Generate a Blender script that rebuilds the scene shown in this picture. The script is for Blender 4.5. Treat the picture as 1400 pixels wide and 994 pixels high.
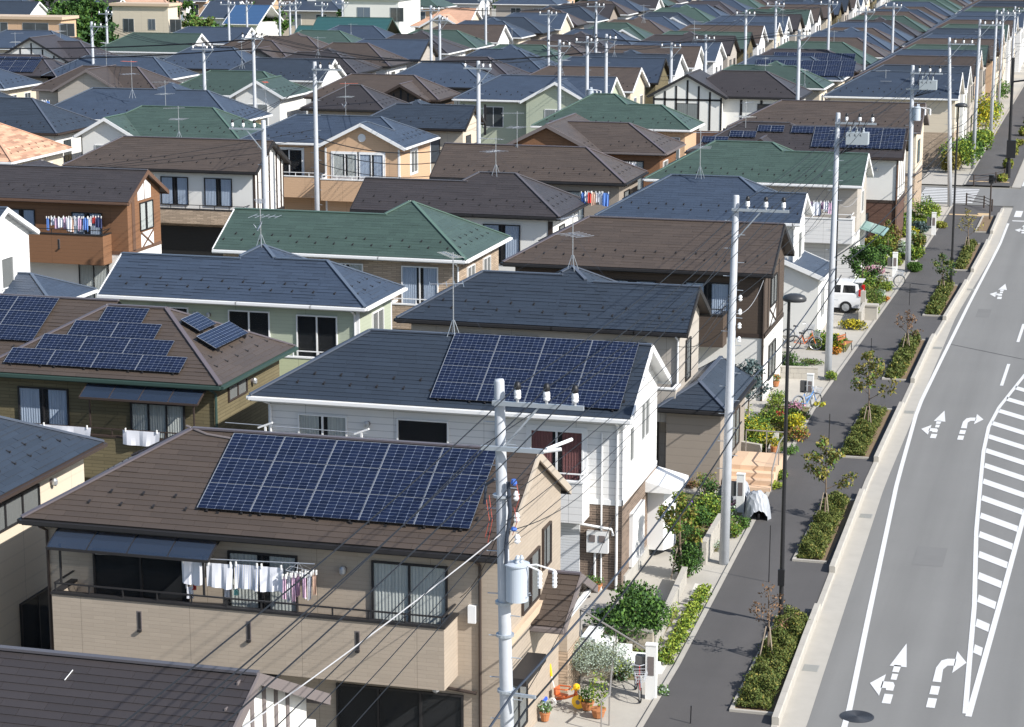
import bpy, math, random
import numpy as np
from mathutils import Vector, Matrix
RND = random.Random(11)
S = bpy.context.scene
C = S.collection
for o in list(bpy.data.objects): bpy.data.objects.remove(o)

# ---------------------------------------------------------------- camera, sky, sun, exposure
# the world's y axis runs along the street, x across it, z up, in metres
CAM_H = 21.5; FOC = 3000.0; HOR = -132.0
PITCH = math.atan((497 - HOR) / FOC); YAW = math.radians(15.5)
cd = bpy.data.cameras.new('camera'); cd.sensor_width = 36; cd.lens = FOC / 1400 * 36
cd.clip_start = 0.5; cd.clip_end = 3000
cam = bpy.data.objects.new('camera', cd); C.objects.link(cam)
cam.location = (0, 0, CAM_H); cam.rotation_euler = (math.pi / 2 - PITCH, 0, YAW)
S.camera = cam
SUN_EL = math.radians(37); SUN_DIR = Vector((2.52, -0.95, 0)).normalized()
W = bpy.data.worlds.new('World'); S.world = W; W.use_nodes = True
nt = W.node_tree; nt.nodes.clear()
sky = nt.nodes.new('ShaderNodeTexSky'); sky.sky_type = 'NISHITA'; sky.sun_disc = False
sky.sun_elevation = SUN_EL; sky.sun_rotation = math.atan2(SUN_DIR.x, SUN_DIR.y)
sky.air_density = 1.0; sky.dust_density = 0.8
bg = nt.nodes.new('ShaderNodeBackground'); bg.inputs[1].default_value = 0.12
wo = nt.nodes.new('ShaderNodeOutputWorld')
nt.links.new(sky.outputs[0], bg.inputs[0]); nt.links.new(bg.outputs[0], wo.inputs[0])
sl = bpy.data.lights.new('sun', 'SUN'); sl.energy = 4.8; sl.angle = math.radians(0.5); sl.color = (1.0, 0.965, 0.915)
so = bpy.data.objects.new('sun', sl); C.objects.link(so)
to_sun = Vector((SUN_DIR.x * math.cos(SUN_EL), SUN_DIR.y * math.cos(SUN_EL), math.sin(SUN_EL)))
so.rotation_euler = to_sun.to_track_quat('Z', 'Y').to_euler(); so.location = (30, -10, 60)
S.view_settings.view_transform = 'Standard'; S.view_settings.look = 'None'
S.view_settings.exposure = 0.5; S.view_settings.gamma = 1
S.cycles.max_bounces = 5; S.cycles.diffuse_bounces = 2; S.cycles.glossy_bounces = 2
S.cycles.transparent_max_bounces = 6; S.cycles.volume_bounces = 0

# picture point + height (or depth) -> place on the street
CY, SY = math.cos(YAW), math.sin(YAW)
def _ray(px, py):
    y = -(py - 497)
    dx = px - 700; dy = FOC * math.cos(PITCH) + y * math.sin(PITCH); dz = -FOC * math.sin(PITCH) + y * math.cos(PITCH)
    return (dx * CY - dy * SY, dx * SY + dy * CY, dz)
def at(px, py, z=0.0):
    d = _ray(px, py); t = (z - CAM_H) / d[2]; return (d[0] * t, d[1] * t)
def atv(px, py, v):
    d = _ray(px, py); t = v / d[1]; return (d[0] * t, CAM_H + d[2] * t)

# ---------------------------------------------------------------- materials
MATS = {}
def mat(name, col, rough=0.7, var=0.0, noise=0.0, nscale=8.0, bump=0.0, bscale=40.0, spec=0.4, metal=0.0, alpha=1.0, pattern=None, emis=None):
    if name in MATS: return MATS[name]
    m = bpy.data.materials.new(name); m.use_nodes = True; n = m.node_tree; N = n.nodes; L = n.links
    b = N['Principled BSDF']; b.inputs['Roughness'].default_value = rough
    b.inputs['Specular IOR Level'].default_value = spec; b.inputs['Metallic'].default_value = metal
    b.inputs['Alpha'].default_value = alpha
    def math_(op, a, c=None, clamp=False):
        k = N.new('ShaderNodeMath'); k.operation = op; k.use_clamp = clamp
        for i, q in enumerate((a, c)):
            if q is None: continue
            if isinstance(q, (int, float)): k.inputs[i].default_value = q
            else: L.new(q, k.inputs[i])
        return k.outputs[0]
    rgb = N.new('ShaderNodeRGB'); rgb.outputs[0].default_value = (*col, 1); out = rgb.outputs[0]
    def mul(colsock, fac):
        k = N.new('ShaderNodeMix'); k.data_type = 'RGBA'; k.blend_type = 'MULTIPLY'; k.inputs[0].default_value = 1
        L.new(colsock, k.inputs[6])
        cc = N.new('ShaderNodeCombineColor')
        for i in range(3): L.new(fac, cc.inputs[i])
        L.new(cc.outputs[0], k.inputs[7]); return k.outputs[2]
    hts = None
    if var:
        at_ = N.new('ShaderNodeAttribute'); at_.attribute_name = 'rnd'
        oi = N.new('ShaderNodeObjectInfo')
        s = math_('FRACT', math_('ADD', at_.outputs['Fac'], oi.outputs['Random']))
        out = mul(out, math_('ADD', math_('MULTIPLY', s, 2 * var), 1 - var))
    if noise:
        tc = N.new('ShaderNodeTexCoord'); nz = N.new('ShaderNodeTexNoise'); nz.inputs['Scale'].default_value = nscale / 10
        nz.inputs['Detail'].default_value = 6; nz.inputs['Roughness'].default_value = 0.65
        L.new(tc.outputs['Object'], nz.inputs['Vector'])
        out = mul(out, math_('ADD', math_('MULTIPLY', nz.outputs[0], 2 * noise), 1 - noise))
    if pattern:
        uvn = N.new('ShaderNodeUVMap'); uvn.uv_map = 'UVMap'
        sp = N.new('ShaderNodeSeparateXYZ'); L.new(uvn.outputs[0], sp.inputs[0])
        U, V = sp.outputs[0], sp.outputs[1]
        kind = pattern[0]
        def line(x, period, width, off=0.0):   # 1 on a thin line each period
            f = math_('FRACT', math_('ADD', math_('DIVIDE', x, period), off))
            return math_('LESS_THAN', f, width / period)
        if kind == 'course':       # far slate roofs: rows of slates
            f = math_('FRACT', math_('DIVIDE', V, 0.2)); row = math_('FLOOR', math_('DIVIDE', V, 0.2))
            wn = N.new('ShaderNodeTexWhiteNoise'); wn.noise_dimensions = '2D'
            cc = N.new('ShaderNodeCombineXYZ'); L.new(row, cc.inputs[0])
            L.new(math_('FLOOR', math_('DIVIDE', math_('ADD', U, math_('MULTIPLY', row, 0.37)), 0.91)), cc.inputs[1])
            L.new(cc.outputs[0], wn.inputs[0])
            ln = math_('LESS_THAN', f, 0.16)
            k = math_('SUBTRACT', math_('ADD', math_('MULTIPLY', wn.outputs[0], 0.16), 0.92), math_('MULTIPLY', ln, math_('ADD', 0.22, math_('MULTIPLY', wn.outputs[0], 0.25))))
            out = mul(out, k); hts = f
        elif kind == 'lap':        # lap siding, vertical joint each 3.03 m
            h = pattern[1]
            f = math_('FRACT', math_('DIVIDE', V, h))
            j = line(U, 3.03, 0.014, 0.3)
            out = mul(out, math_('SUBTRACT', math_('SUBTRACT', 1.0, math_('MULTIPLY', math_('LESS_THAN', f, 0.12), pattern[2])), math_('MULTIPLY', j, 0.45)))
            hts = f
        elif kind == 'brick':
            br = N.new('ShaderNodeTexBrick'); L.new(uvn.outputs[0], br.inputs[0])
            br.inputs['Scale'].default_value = 1; br.inputs['Brick Width'].default_value = pattern[1]; br.inputs['Row Height'].default_value = pattern[2]
            br.inputs['Mortar Size'].default_value = pattern[3]; br.inputs['Color1'].default_value = (1, 1, 1, 1)
            v2 = pattern[4]; br.inputs['Color2'].default_value = (1 - v2, 1 - v2, 1 - v2, 1); mo = pattern[5]
            br.inputs['Mortar'].default_value = (mo, mo, mo, 1)
            k = N.new('ShaderNodeMix'); k.data_type = 'RGBA'; k.blend_type = 'MULTIPLY'; k.inputs[0].default_value = 1
            L.new(out, k.inputs[6]); L.new(br.outputs[0], k.inputs[7]); out = k.outputs[2]
            j = line(U, 3.03, 0.014, 0.3); out = mul(out, math_('SUBTRACT', 1.0, math_('MULTIPLY', j, 0.4)))
            hts = math_('SUBTRACT', 1.0, br.outputs['Fac'])
        elif kind == 'cells':      # solar module: nx, ny, w, h printed cell grid
            nx, ny, w, h = pattern[1:5]
            a = math_('MULTIPLY', U, nx); c = math_('MULTIPLY', V, ny)
            fa = math_('ABSOLUTE', math_('SUBTRACT', math_('FRACT', a), 0.5)); fc = math_('ABSOLUTE', math_('SUBTRACT', math_('FRACT', c), 0.5))
            la = math_('GREATER_THAN', fa, 0.474); lc = math_('GREATER_THAN', fc, 0.465)
            dot = math_('GREATER_THAN', math_('ADD', fa, fc), 0.90)
            odd = math_('GREATER_THAN', math_('FRACT', math_('MULTIPLY', math_('ADD', math_('FLOOR', a), math_('FLOOR', c)), 0.5)), 0.25)
            lc2 = math_('MULTIPLY', lc, math_('ADD', 0.35, math_('MULTIPLY', odd, 0.5)))
            f = math_('MAXIMUM', math_('MAXIMUM', math_('MULTIPLY', la, 0.35), lc2), dot)
            wn = N.new('ShaderNodeTexWhiteNoise'); cc = N.new('ShaderNodeCombineXYZ')
            L.new(math_('FLOOR', a), cc.inputs[0]); L.new(math_('FLOOR', c), cc.inputs[1]); L.new(cc.outputs[0], wn.inputs[0])
            out = mul(out, math_('ADD', 0.75, math_('MULTIPLY', wn.outputs[0], 0.5)))
            k = N.new('ShaderNodeMix'); k.data_type = 'RGBA'; L.new(f, k.inputs[0]); L.new(out, k.inputs[6]); k.inputs[7].default_value = (0.22, 0.26, 0.34, 1); out = k.outputs[2]
        elif kind == 'fold':       # cloth / curtains
            f = math_('SINE', math_('MULTIPLY', U, pattern[1]))
            out = mul(out, math_('ADD', 0.93, math_('MULTIPLY', f, 0.07)))
        elif kind == 'stripe':
            f = math_('GREATER_THAN', math_('FRACT', math_('MULTIPLY', U, pattern[1])), 0.6)
            k = N.new('ShaderNodeMix'); k.data_type = 'RGBA'; L.new(f, k.inputs[0]); L.new(out, k.inputs[6]); k.inputs[7].default_value = (*pattern[2], 1); out = k.outputs[2]
        elif kind == 'road':
            nz = N.new('ShaderNodeTexNoise'); nz.inputs['Scale'].default_value = 1; nz.inputs['Detail'].default_value = 4
            cc = N.new('ShaderNodeCombineXYZ'); L.new(math_('MULTIPLY', U, 0.9), cc.inputs[0]); L.new(math_('MULTIPLY', V, 0.035), cc.inputs[1]); L.new(cc.outputs[0], nz.inputs['Vector'])
            n2 = N.new('ShaderNodeTexNoise'); n2.inputs['Scale'].default_value = 9; n2.inputs['Detail'].default_value = 8; n2.inputs['Roughness'].default_value = 0.8; L.new(uvn.outputs[0], n2.inputs['Vector'])
            tr = math_('SINE', math_('MULTIPLY', math_('ADD', U, 0.35), 3.7))
            out = mul(out, math_('SUBTRACT', math_('ADD', math_('ADD', 0.70, math_('MULTIPLY', nz.outputs[0], 0.46)), math_('ADD', math_('MULTIPLY', n2.outputs[0], 0.14), math_('MULTIPLY', tr, 0.02))), 0.0))
        elif kind == 'worn':
            n2 = N.new('ShaderNodeTexNoise'); n2.inputs['Scale'].default_value = 14; n2.inputs['Detail'].default_value = 8; n2.inputs['Roughness'].default_value = 0.75; L.new(uvn.outputs[0], n2.inputs['Vector'])
            f = math_('MULTIPLY', math_('GREATER_THAN', n2.outputs[0], 0.58), 0.6)
            k = N.new('ShaderNodeMix'); k.data_type = 'RGBA'; L.new(f, k.inputs[0]); L.new(out, k.inputs[6]); k.inputs[7].default_value = (0.42, 0.42, 0.41, 1); out = k.outputs[2]
        elif kind == 'slat':
            f = math_('FRACT', math_('DIVIDE', V, pattern[1])); out = mul(out, math_('SUBTRACT', 1.0, math_('MULTIPLY', math_('LESS_THAN', f, 0.25), pattern[2]))); hts = f
    L.new(out, b.inputs['Base Color'])
    if bump or hts is not None:
        bp = N.new('ShaderNodeBump'); bp.inputs['Strength'].default_value = 0.5; bp.inputs['Distance'].default_value = 0.01
        if bump:
            tc = N.new('ShaderNodeTexCoord'); nz = N.new('ShaderNodeTexNoise'); nz.inputs['Scale'].default_value = bscale; nz.inputs['Detail'].default_value = 4
            L.new(tc.outputs['Object'], nz.inputs['Vector'])
            h = math_('MULTIPLY', nz.outputs[0], bump)
            if hts is not None: h = math_('ADD', h, hts)
            L.new(h, bp.inputs['Height'])
        else: L.new(hts, bp.inputs['Height'])
        L.new(bp.outputs[0], b.inputs['Normal'])
    if name.startswith('slate'): b.inputs['Sheen Weight'].default_value = 0.08; b.inputs['Sheen Roughness'].default_value = 0.45
    if emis:
        b.inputs['Emission Color'].default_value = (*emis, 1); b.inputs['Emission Strength'].default_value = 1
    MATS[name] = m
    return m
def lin(r, g, b): return tuple(((c / 255) / 12.92 if c <= 10 else (((c / 255) + 0.055) / 1.055) ** 2.4) for c in (r, g, b))

ROOFC = {'blue': (0.034, 0.050, 0.079), 'dark': (0.023, 0.033, 0.049), 'brown': (0.065, 0.048, 0.037), 'dkbrown': (0.040, 0.034, 0.036),
         'green': (0.043, 0.072, 0.058), 'black': (0.036, 0.030, 0.030), 'terra': (0.55, 0.33, 0.22)}
ROOF, ROOFS = {}, {}
for k_, c_ in ROOFC.items():
    ROOFS[k_] = mat('slate_' + k_, c_, 0.5, var=0.10, noise=0.16, nscale=14, bump=0.6, bscale=60, spec=0.55)
    ROOF[k_] = mat('slate_rows_' + k_, c_, 0.5, var=0.13, noise=0.22, nscale=14, spec=0.55, pattern=('course',))
ROOFS['terra'] = mat('tile_terra', (0.50, 0.29, 0.19), 0.7, var=0.34, noise=0.2, nscale=20)
CAP = {'blue': mat('cap_blue', (0.085, 0.11, 0.15), 0.5), 'dark': mat('cap_dark', (0.075, 0.09, 0.12), 0.45), 'brown': mat('cap_brown', (0.11, 0.095, 0.105), 0.45),
       'dkbrown': mat('cap_dkbrown', (0.10, 0.095, 0.11), 0.45), 'green': mat('cap_green', (0.085, 0.14, 0.115), 0.5), 'black': mat('cap_black', (0.09, 0.085, 0.095), 0.45), 'terra': mat('cap_terra', (0.5, 0.3, 0.2), 0.6)}
WALL = {
 'beige': mat('siding_beige', (0.40, 0.335, 0.265), 0.8, noise=0.06, pattern=('brick', 0.62, 0.105, 0.005, 0.08, 0.82)),
 'white': mat('siding_white', (0.74, 0.73, 0.71), 0.7, noise=0.07, nscale=6, pattern=('lap', 0.227, 0.28)),
 'plaster': mat('plaster_white', (0.72, 0.71, 0.67), 0.85, noise=0.09, nscale=5),
 'cream': mat('siding_cream', (0.62, 0.54, 0.42), 0.8, noise=0.04, pattern=('lap', 0.455, 0.08)),
 'yellow': mat('siding_yellow', (0.62, 0.49, 0.28), 0.8, noise=0.04, pattern=('lap', 0.2, 0.12)),
 'tan': mat('siding_tan', (0.60, 0.40, 0.25), 0.8, noise=0.04, pattern=('lap', 0.152, 0.14)),
 'olive': mat('siding_olive', (0.175, 0.145, 0.080), 0.8, noise=0.08, pattern=('brick', 0.9, 0.12, 0.012, 0.2, 0.6)),
 'green': mat('siding_green', (0.42, 0.46, 0.35), 0.8, noise=0.03, pattern=('lap', 0.152, 0.14)),
 'palegreen': mat('siding_palegreen', (0.50, 0.53, 0.33), 0.8, noise=0.03, pattern=('lap', 0.152, 0.14)),
 'brick': mat('tile_cream_brick', (0.52, 0.40, 0.29), 0.8, noise=0.08, pattern=('brick', 0.45, 0.085, 0.014, 0.35, 0.55)),
 'brownbrick': mat('tile_brown_brick', (0.20, 0.15, 0.115), 0.8, noise=0.1, pattern=('brick', 0.42, 0.08, 0.014, 0.45, 1.35)),
 'redbrick': mat('tile_red_brick', (0.135, 0.075, 0.055), 0.8, noise=0.1, pattern=('brick', 0.42, 0.09, 0.012, 0.3, 0.7)),
 'orange': mat('siding_orange_brown', (0.215, 0.108, 0.055), 0.75, noise=0.06, pattern=('lap', 0.2, 0.22)),
 'dkwood': mat('siding_dark_brown', (0.085, 0.062, 0.047), 0.8, noise=0.08, pattern=('lap', 0.152, 0.3)),
 'grey': mat('siding_grey', (0.42, 0.38, 0.33), 0.8, noise=0.05, pattern=('lap', 0.455, 0.1)),
 'shade': mat('siding_mocha', (0.30, 0.255, 0.21), 0.8, noise=0.05, pattern=('lap', 0.303, 0.12)),
}
TR = {'w': mat('trim_white', (0.76, 0.76, 0.75), 0.5), 'b': mat('trim_black', (0.022, 0.021, 0.022), 0.5), 'br': mat('trim_brown', (0.13, 0.075, 0.05), 0.55),
      'g': mat('trim_dark_green', (0.035, 0.065, 0.055), 0.5), 'gb': mat('trim_grey_brown', (0.17, 0.145, 0.14), 0.55), 'si': mat('trim_silver', (0.5, 0.52, 0.54), 0.35, metal=0.6),
      'dk': mat('trim_dark_brown', (0.05, 0.036, 0.03), 0.5), 'tan2': mat('trim_beige', (0.42, 0.36, 0.29), 0.7), 'tan': mat('trim_tan', (0.55, 0.42, 0.3), 0.6)}
GLASS = mat('glass', (0.03, 0.038, 0.045), 0.04, spec=0.8, alpha=0.12)
GLASSF = mat('glass_dark', (0.055, 0.065, 0.07), 0.08, spec=0.7, noise=0.5, nscale=12)
GLF = [GLASSF, GLASSF, mat('glass_curtained', (0.20, 0.22, 0.22), 0.12, spec=0.7, pattern=('fold', 40)), mat('glass_blue_curtain', (0.13, 0.17, 0.22), 0.12, spec=0.7, pattern=('fold', 40)), mat('glass_sky', (0.10, 0.12, 0.14), 0.05, spec=0.9, noise=0.4, nscale=8)]
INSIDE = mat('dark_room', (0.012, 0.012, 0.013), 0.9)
CURT = mat('curtain_pale', (0.62, 0.66, 0.63), 0.9, pattern=('fold', 60))
CURTB = mat('curtain_blue', (0.50, 0.60, 0.74), 0.9, pattern=('fold', 60))
CURTR = mat('curtain_red', (0.24, 0.10, 0.095), 0.9, pattern=('fold', 50))
SCREEN = mat('insect_screen', (0.20, 0.21, 0.205), 0.9)
CONC = mat('concrete', (0.40, 0.385, 0.35), 0.9, noise=0.16, nscale=20, bump=0.6, bscale=25)
CONCL = mat('concrete_light', (0.40, 0.375, 0.33), 0.9, noise=0.16, nscale=12, bump=0.4, bscale=30)
POLEC = mat('pole_concrete', (0.44, 0.46, 0.49), 0.8, noise=0.16, nscale=30, bump=0.5, bscale=18)
GALV = mat('galvanised_steel', (0.42, 0.46, 0.50), 0.45, metal=0.5, noise=0.1)
PORC = mat('porcelain', (0.82, 0.82, 0.82), 0.25)
BLK = mat('black_rubber', (0.015, 0.015, 0.017), 0.5)
WIREM = mat('cable_black', (0.014, 0.016, 0.02), 0.6, spec=0.2)
WIREL = mat('cable_grey', (0.35, 0.35, 0.36), 0.6)
BLKP = mat('post_black', (0.018, 0.018, 0.02), 0.4)
SOIL = mat('soil', (0.20, 0.14, 0.085), 0.95, noise=0.3, nscale=40, bump=1, bscale=30)
BARK = mat('bark', (0.17, 0.125, 0.09), 0.9, noise=0.2, nscale=60)
def cellmat(nx, ny): return mat('solar_cells_%d_%d' % (nx, ny), (0.008, 0.013, 0.034), 0.18, spec=0.4, pattern=('cells', nx, ny, 1, 1))
LEAF = {}
for k_, c_ in {'hedge': (0.115, 0.135, 0.034), 'hedge2': (0.075, 0.11, 0.026), 'green': (0.075, 0.150, 0.028), 'dark': (0.038, 0.085, 0.024), 'lime': (0.23, 0.29, 0.04), 'autumn': (0.22, 0.19, 0.045),
               'grey': (0.30, 0.36, 0.29), 'yellow': (0.50, 0.42, 0.03), 'pink': (0.46, 0.22, 0.30), 'purple': (0.22, 0.10, 0.50), 'orange': (0.50, 0.20, 0.04), 'red': (0.38, 0.04, 0.04),
               'grass': (0.10, 0.145, 0.03), 'rust': (0.17, 0.10, 0.055), 'white': (0.7, 0.7, 0.66)}.items():
    LEAF[k_] = mat('leaf_' + k_, c_, 0.65, var=0.32, spec=0.2)

# ---------------------------------------------------------------- mesh building
class MB:
    def __init__(s, o=(0, 0, 0)): s.v = []; s.f = []; s.m = []; s.r = []; s.uv = {}; s.o = o
    def face(s, pts, m=0, r=0.0, uv=None):
        b = len(s.v); s.v.extend(pts); s.f.append(tuple(range(b, b + len(pts)))); s.m.append(m); s.r.append(r)
        if uv: s.uv[len(s.f) - 1] = uv
    def box(s, x0, x1, y0, y1, z0, z1, m=0, r=0.0):
        b = len(s.v)
        s.v += [(x0, y0, z0), (x1, y0, z0), (x1, y1, z0), (x0, y1, z0), (x0, y0, z1), (x1, y0, z1), (x1, y1, z1), (x0, y1, z1)]
        for q in ((0, 3, 2, 1), (4, 5, 6, 7), (0, 1, 5, 4), (1, 2, 6, 5), (2, 3, 7, 6), (3, 0, 4, 7)):
            s.f.append(tuple(b + i for i in q)); s.m.append(m); s.r.append(r)
    def obox(s, p, ax, ay, az, m=0, r=0.0):      # corner p, three edge vectors (right handed)
        p = Vector(p); ax, ay, az = Vector(ax), Vector(ay), Vector(az); b = len(s.v)
        for k in (p, p + ax, p + ax + ay, p + ay): s.v.append(tuple(k))
        for k in (p, p + ax, p + ax + ay, p + ay): s.v.append(tuple(k + az))
        for q in ((0, 3, 2, 1), (4, 5, 6, 7), (0, 1, 5, 4), (1, 2, 6, 5), (2, 3, 7, 6), (3, 0, 4, 7)):
            s.f.append(tuple(b + i for i in q)); s.m.append(m); s.r.append(r)
    def bar(s, a, b, w, h=None, m=0, up=(0, 0, 1)):   # square bar from a to b
        h = h or w; a, b = Vector(a), Vector(b); d = (b - a)
        if d.length < 1e-6: return
        d.normalize(); u = Vector(up)
        if abs(d.dot(u)) > 0.98: u = Vector((0, 1, 0))
        x = d.cross(u).normalized(); y = x.cross(d).normalized()
        s._bar(a, b, x, y, w, h, m)
    def _bar(s, a, b, x, y, w, h, m):
        k = len(s.v)
        for p in (a, b):
            for i, j in ((-1, -1), (1, -1), (1, 1), (-1, 1)): s.v.append(tuple(p + x * (w / 2 * i) + y * (h / 2 * j)))
        for q in ((0, 1, 2, 3), (7, 6, 5, 4), (0, 4, 5, 1), (1, 5, 6, 2), (2, 6, 7, 3), (3, 7, 4, 0)):
            s.f.append(tuple(k + i for i in q)); s.m.append(m); s.r.append(0)
    def tube(s, path, r, n=6, m=0, caps=True, r2=None):
        k0 = len(s.v); P = [Vector(p) for p in path]; N = len(P); rs = r if isinstance(r, (list, tuple)) else [r + ((r2 if r2 is not None else r) - r) * i / max(1, N - 1) for i in range(N)]
        for i, p in enumerate(P):
            d = (P[min(i + 1, N - 1)] - P[max(i - 1, 0)]); d = d.normalized() if d.length > 1e-9 else Vector((0, 0, 1))
            u = Vector((0, 0, 1)) if abs(d.z) < 0.95 else Vector((0, 1, 0))
            x = d.cross(u).normalized(); y = d.cross(x).normalized()
            for j in range(n):
                a = 2 * math.pi * j / n; s.v.append(tuple(p + (x * math.cos(a) + y * math.sin(a)) * rs[i]))
        for i in range(N - 1):
            for j in range(n):
                a = k0 + i * n + j; b = k0 + i * n + (j + 1) % n
                s.f.append((a, b, b + n, a + n)); s.m.append(m); s.r.append(0)
        if caps:
            s.f.append(tuple(k0 + j for j in reversed(range(n)))); s.m.append(m); s.r.append(0)
            s.f.append(tuple(k0 + (N - 1) * n + j for j in range(n))); s.m.append(m); s.r.append(0)
    def lathe(s, c, prof, n=12, m=0):           # prof: (radius, z) list, about a vertical axis at c
        k0 = len(s.v)
        for r, z in prof:
            for j in range(n):
                a = 2 * math.pi * j / n; s.v.append((c[0] + r * math.cos(a), c[1] + r * math.sin(a), c[2] + z))
        for i in range(len(prof) - 1):
            for j in range(n):
                a = k0 + i * n + j; b = k0 + i * n + (j + 1) % n
                s.f.append((a, b, b + n, a + n)); s.m.append(m); s.r.append(0)
        s.f.append(tuple(k0 + j for j in reversed(range(n)))); s.m.append(m); s.r.append(0)
        s.f.append(tuple(k0 + (len(prof) - 1) * n + j for j in range(n))); s.m.append(m); s.r.append(0)
    def prism(s, pts, y0, y1, m=0, axis='y'):    # polygon in (a, z) extruded along y (or x)
        f = (lambda a, z, y: (a, y, z)) if axis == 'y' else (lambda a, z, y: (y, a, z))
        n = len(pts); k = len(s.v)
        s.v += [f(a, z, y0) for a, z in pts] + [f(a, z, y1) for a, z in pts]
        fs = [tuple(k + i for i in range(n)), tuple(k + n + i for i in reversed(range(n)))] + [(k + i, k + n + i, k + n + (i + 1) % n, k + (i + 1) % n) for i in range(n)]
        for q in fs: s.f.append(q); s.m.append(m); s.r.append(0)
    def mesh(s, name, mats, smooth=False, uvs=True):
        me = bpy.data.meshes.new(name); ox, oy, oz = s.o
        me.from_pydata([(a - ox, b - oy, c - oz) for a, b, c in s.v] if s.o != (0, 0, 0) else s.v, [], s.f)
        for q in (mats if isinstance(mats, (list, tuple)) else [mats]): me.materials.append(q)
        if len(me.polygons) == len(s.f):
            if any(s.m): me.polygons.foreach_set('material_index', s.m)
            if smooth: me.polygons.foreach_set('use_smooth', [True] * len(s.f))
            if any(s.r):
                a = me.attributes.new('rnd', 'FLOAT', 'FACE'); a.data.foreach_set('value', s.r)
            if uvs:
                uv = me.uv_layers.new(name='UVMap'); out = []
                for fi, f in enumerate(s.f):
                    if fi in s.uv: out += [c for p in s.uv[fi] for c in p]; continue
                    p0, p1, p2 = s.v[f[0]], s.v[f[1]], s.v[f[2]]
                    ax, ay, az = p1[0] - p0[0], p1[1] - p0[1], p1[2] - p0[2]; bx, by, bz = p2[0] - p1[0], p2[1] - p1[1], p2[2] - p1[2]
                    nx, ny, nz = ay * bz - az * by, az * bx - ax * bz, ax * by - ay * bx
                    h = math.hypot(nx, ny); l = math.sqrt(h * h + nz * nz) or 1
                    if h / l < 0.15:
                        for i in f: out += [s.v[i][0], s.v[i][1]]
                    else:
                        tx, ty = -ny / h, nx / h; bbx, bby, bbz = -nx / l * nz / h, -ny / l * nz / h, h / l
                        if nz < 0: bbx, bby = -nx / l * nz / h, -ny / l * nz / h
                        for i in f:
                            x, y, z = s.v[i]; out += [x * tx + y * ty, x * bbx + y * bby + z * bbz]
                uv.data.foreach_set('uv', out)
        return me
    def build(s, name, mats, parent=None, **kw):
        if not s.f: return None
        me = s.mesh(name, mats, **{k: v for k, v in kw.items() if k in ('smooth', 'uvs')})
        kk = {k: v for k, v in kw.items() if k not in ('smooth', 'uvs')}
        if parent is None and s.o != (0, 0, 0) and 'loc' not in kk: kk['loc'] = tuple(s.o)
        return link(name, me, parent, **kk)
def link(name, me, parent=None, loc=None, label=None, cat=None, group=None, kind=None, mw=None):
    o = bpy.data.objects.new(name, me); C.objects.link(o)
    if parent: o.parent = parent
    if mw is not None: o.matrix_basis = mw
    elif loc: o.location = loc
    tag(o, label, cat, group, kind); return o
USED = {}
def tag(o, label=None, cat=None, group=None, kind=None):
    if label:
        o['label'] = label; USED.setdefault(label, 0); USED[label] += 1
    if cat: o['category'] = cat
    if group: o['group'] = group
    if kind: o['kind'] = kind
    return o
def empty(name, loc, label=None, cat=None, group=None, kind=None, rz=0):
    o = link(name, None, None, loc, label, cat, group, kind); o.rotation_euler.z = rz; o.empty_display_size = 0.3; return o
def copy_tree(o, parent=None):
    c = o.copy(); C.objects.link(c)
    if parent: c.parent = parent
    for ch in list(o.children): copy_tree(ch, c)
    return c
def struct(name, mb, mats, **kw): return mb.build(name, mats, kind='structure', **kw)

def leaves(name, pts, size, material, parent=None, up=0.0, seed=1, **kw):
    """many small leaf faces at pts (numpy n,3)"""
    n = len(pts); rg = np.random.RandomState(seed)
    a = rg.normal(size=(n, 3)); a[:, 2] *= 0.6; a /= np.linalg.norm(a, axis=1)[:, None]
    b = rg.normal(size=(n, 3)); b[:, 2] += up; b -= a * (a * b).sum(1)[:, None]; b /= np.linalg.norm(b, axis=1)[:, None]
    sz = size * rg.uniform(0.6, 1.3, size=(n, 1)); w = a * sz * 0.5; h = b * sz * 0.8
    V = np.empty((n, 4, 3)); V[:, 0] = pts - h; V[:, 1] = pts + w; V[:, 2] = pts + h; V[:, 3] = pts - w
    me = bpy.data.meshes.new(name); me.vertices.add(n * 4); me.vertices.foreach_set('co', V.reshape(-1))
    me.loops.add(n * 4); me.loops.foreach_set('vertex_index', np.arange(n * 4, dtype=np.int32))
    me.polygons.add(n); me.polygons.foreach_set('loop_start', np.arange(0, n * 4, 4, dtype=np.int32)); me.polygons.foreach_set('loop_total', np.full(n, 4, dtype=np.int32))
    ms = material if isinstance(material, (list, tuple)) else [material]
    for q in ms: me.materials.append(q)
    if len(ms) > 1: me.polygons.foreach_set('material_index', rg.choice(len(ms), n, p=kw.pop('prob', None)).astype(np.int32))
    me.update(calc_edges=True)
    at_ = me.attributes.new('rnd', 'FLOAT', 'FACE'); at_.data.foreach_set('value', rg.uniform(0, 0.98, n))
    kw.pop('prob', None)
    return link(name, me, parent, **kw)
def blob(rg, n, c, r, hollow=0.35):
    p = rg.normal(size=(n, 3)); p /= np.linalg.norm(p, axis=1)[:, None]
    p *= (hollow + (1 - hollow) * rg.uniform(size=(n, 1)) ** 0.6); return p * np.array(r) + np.array(c)

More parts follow.
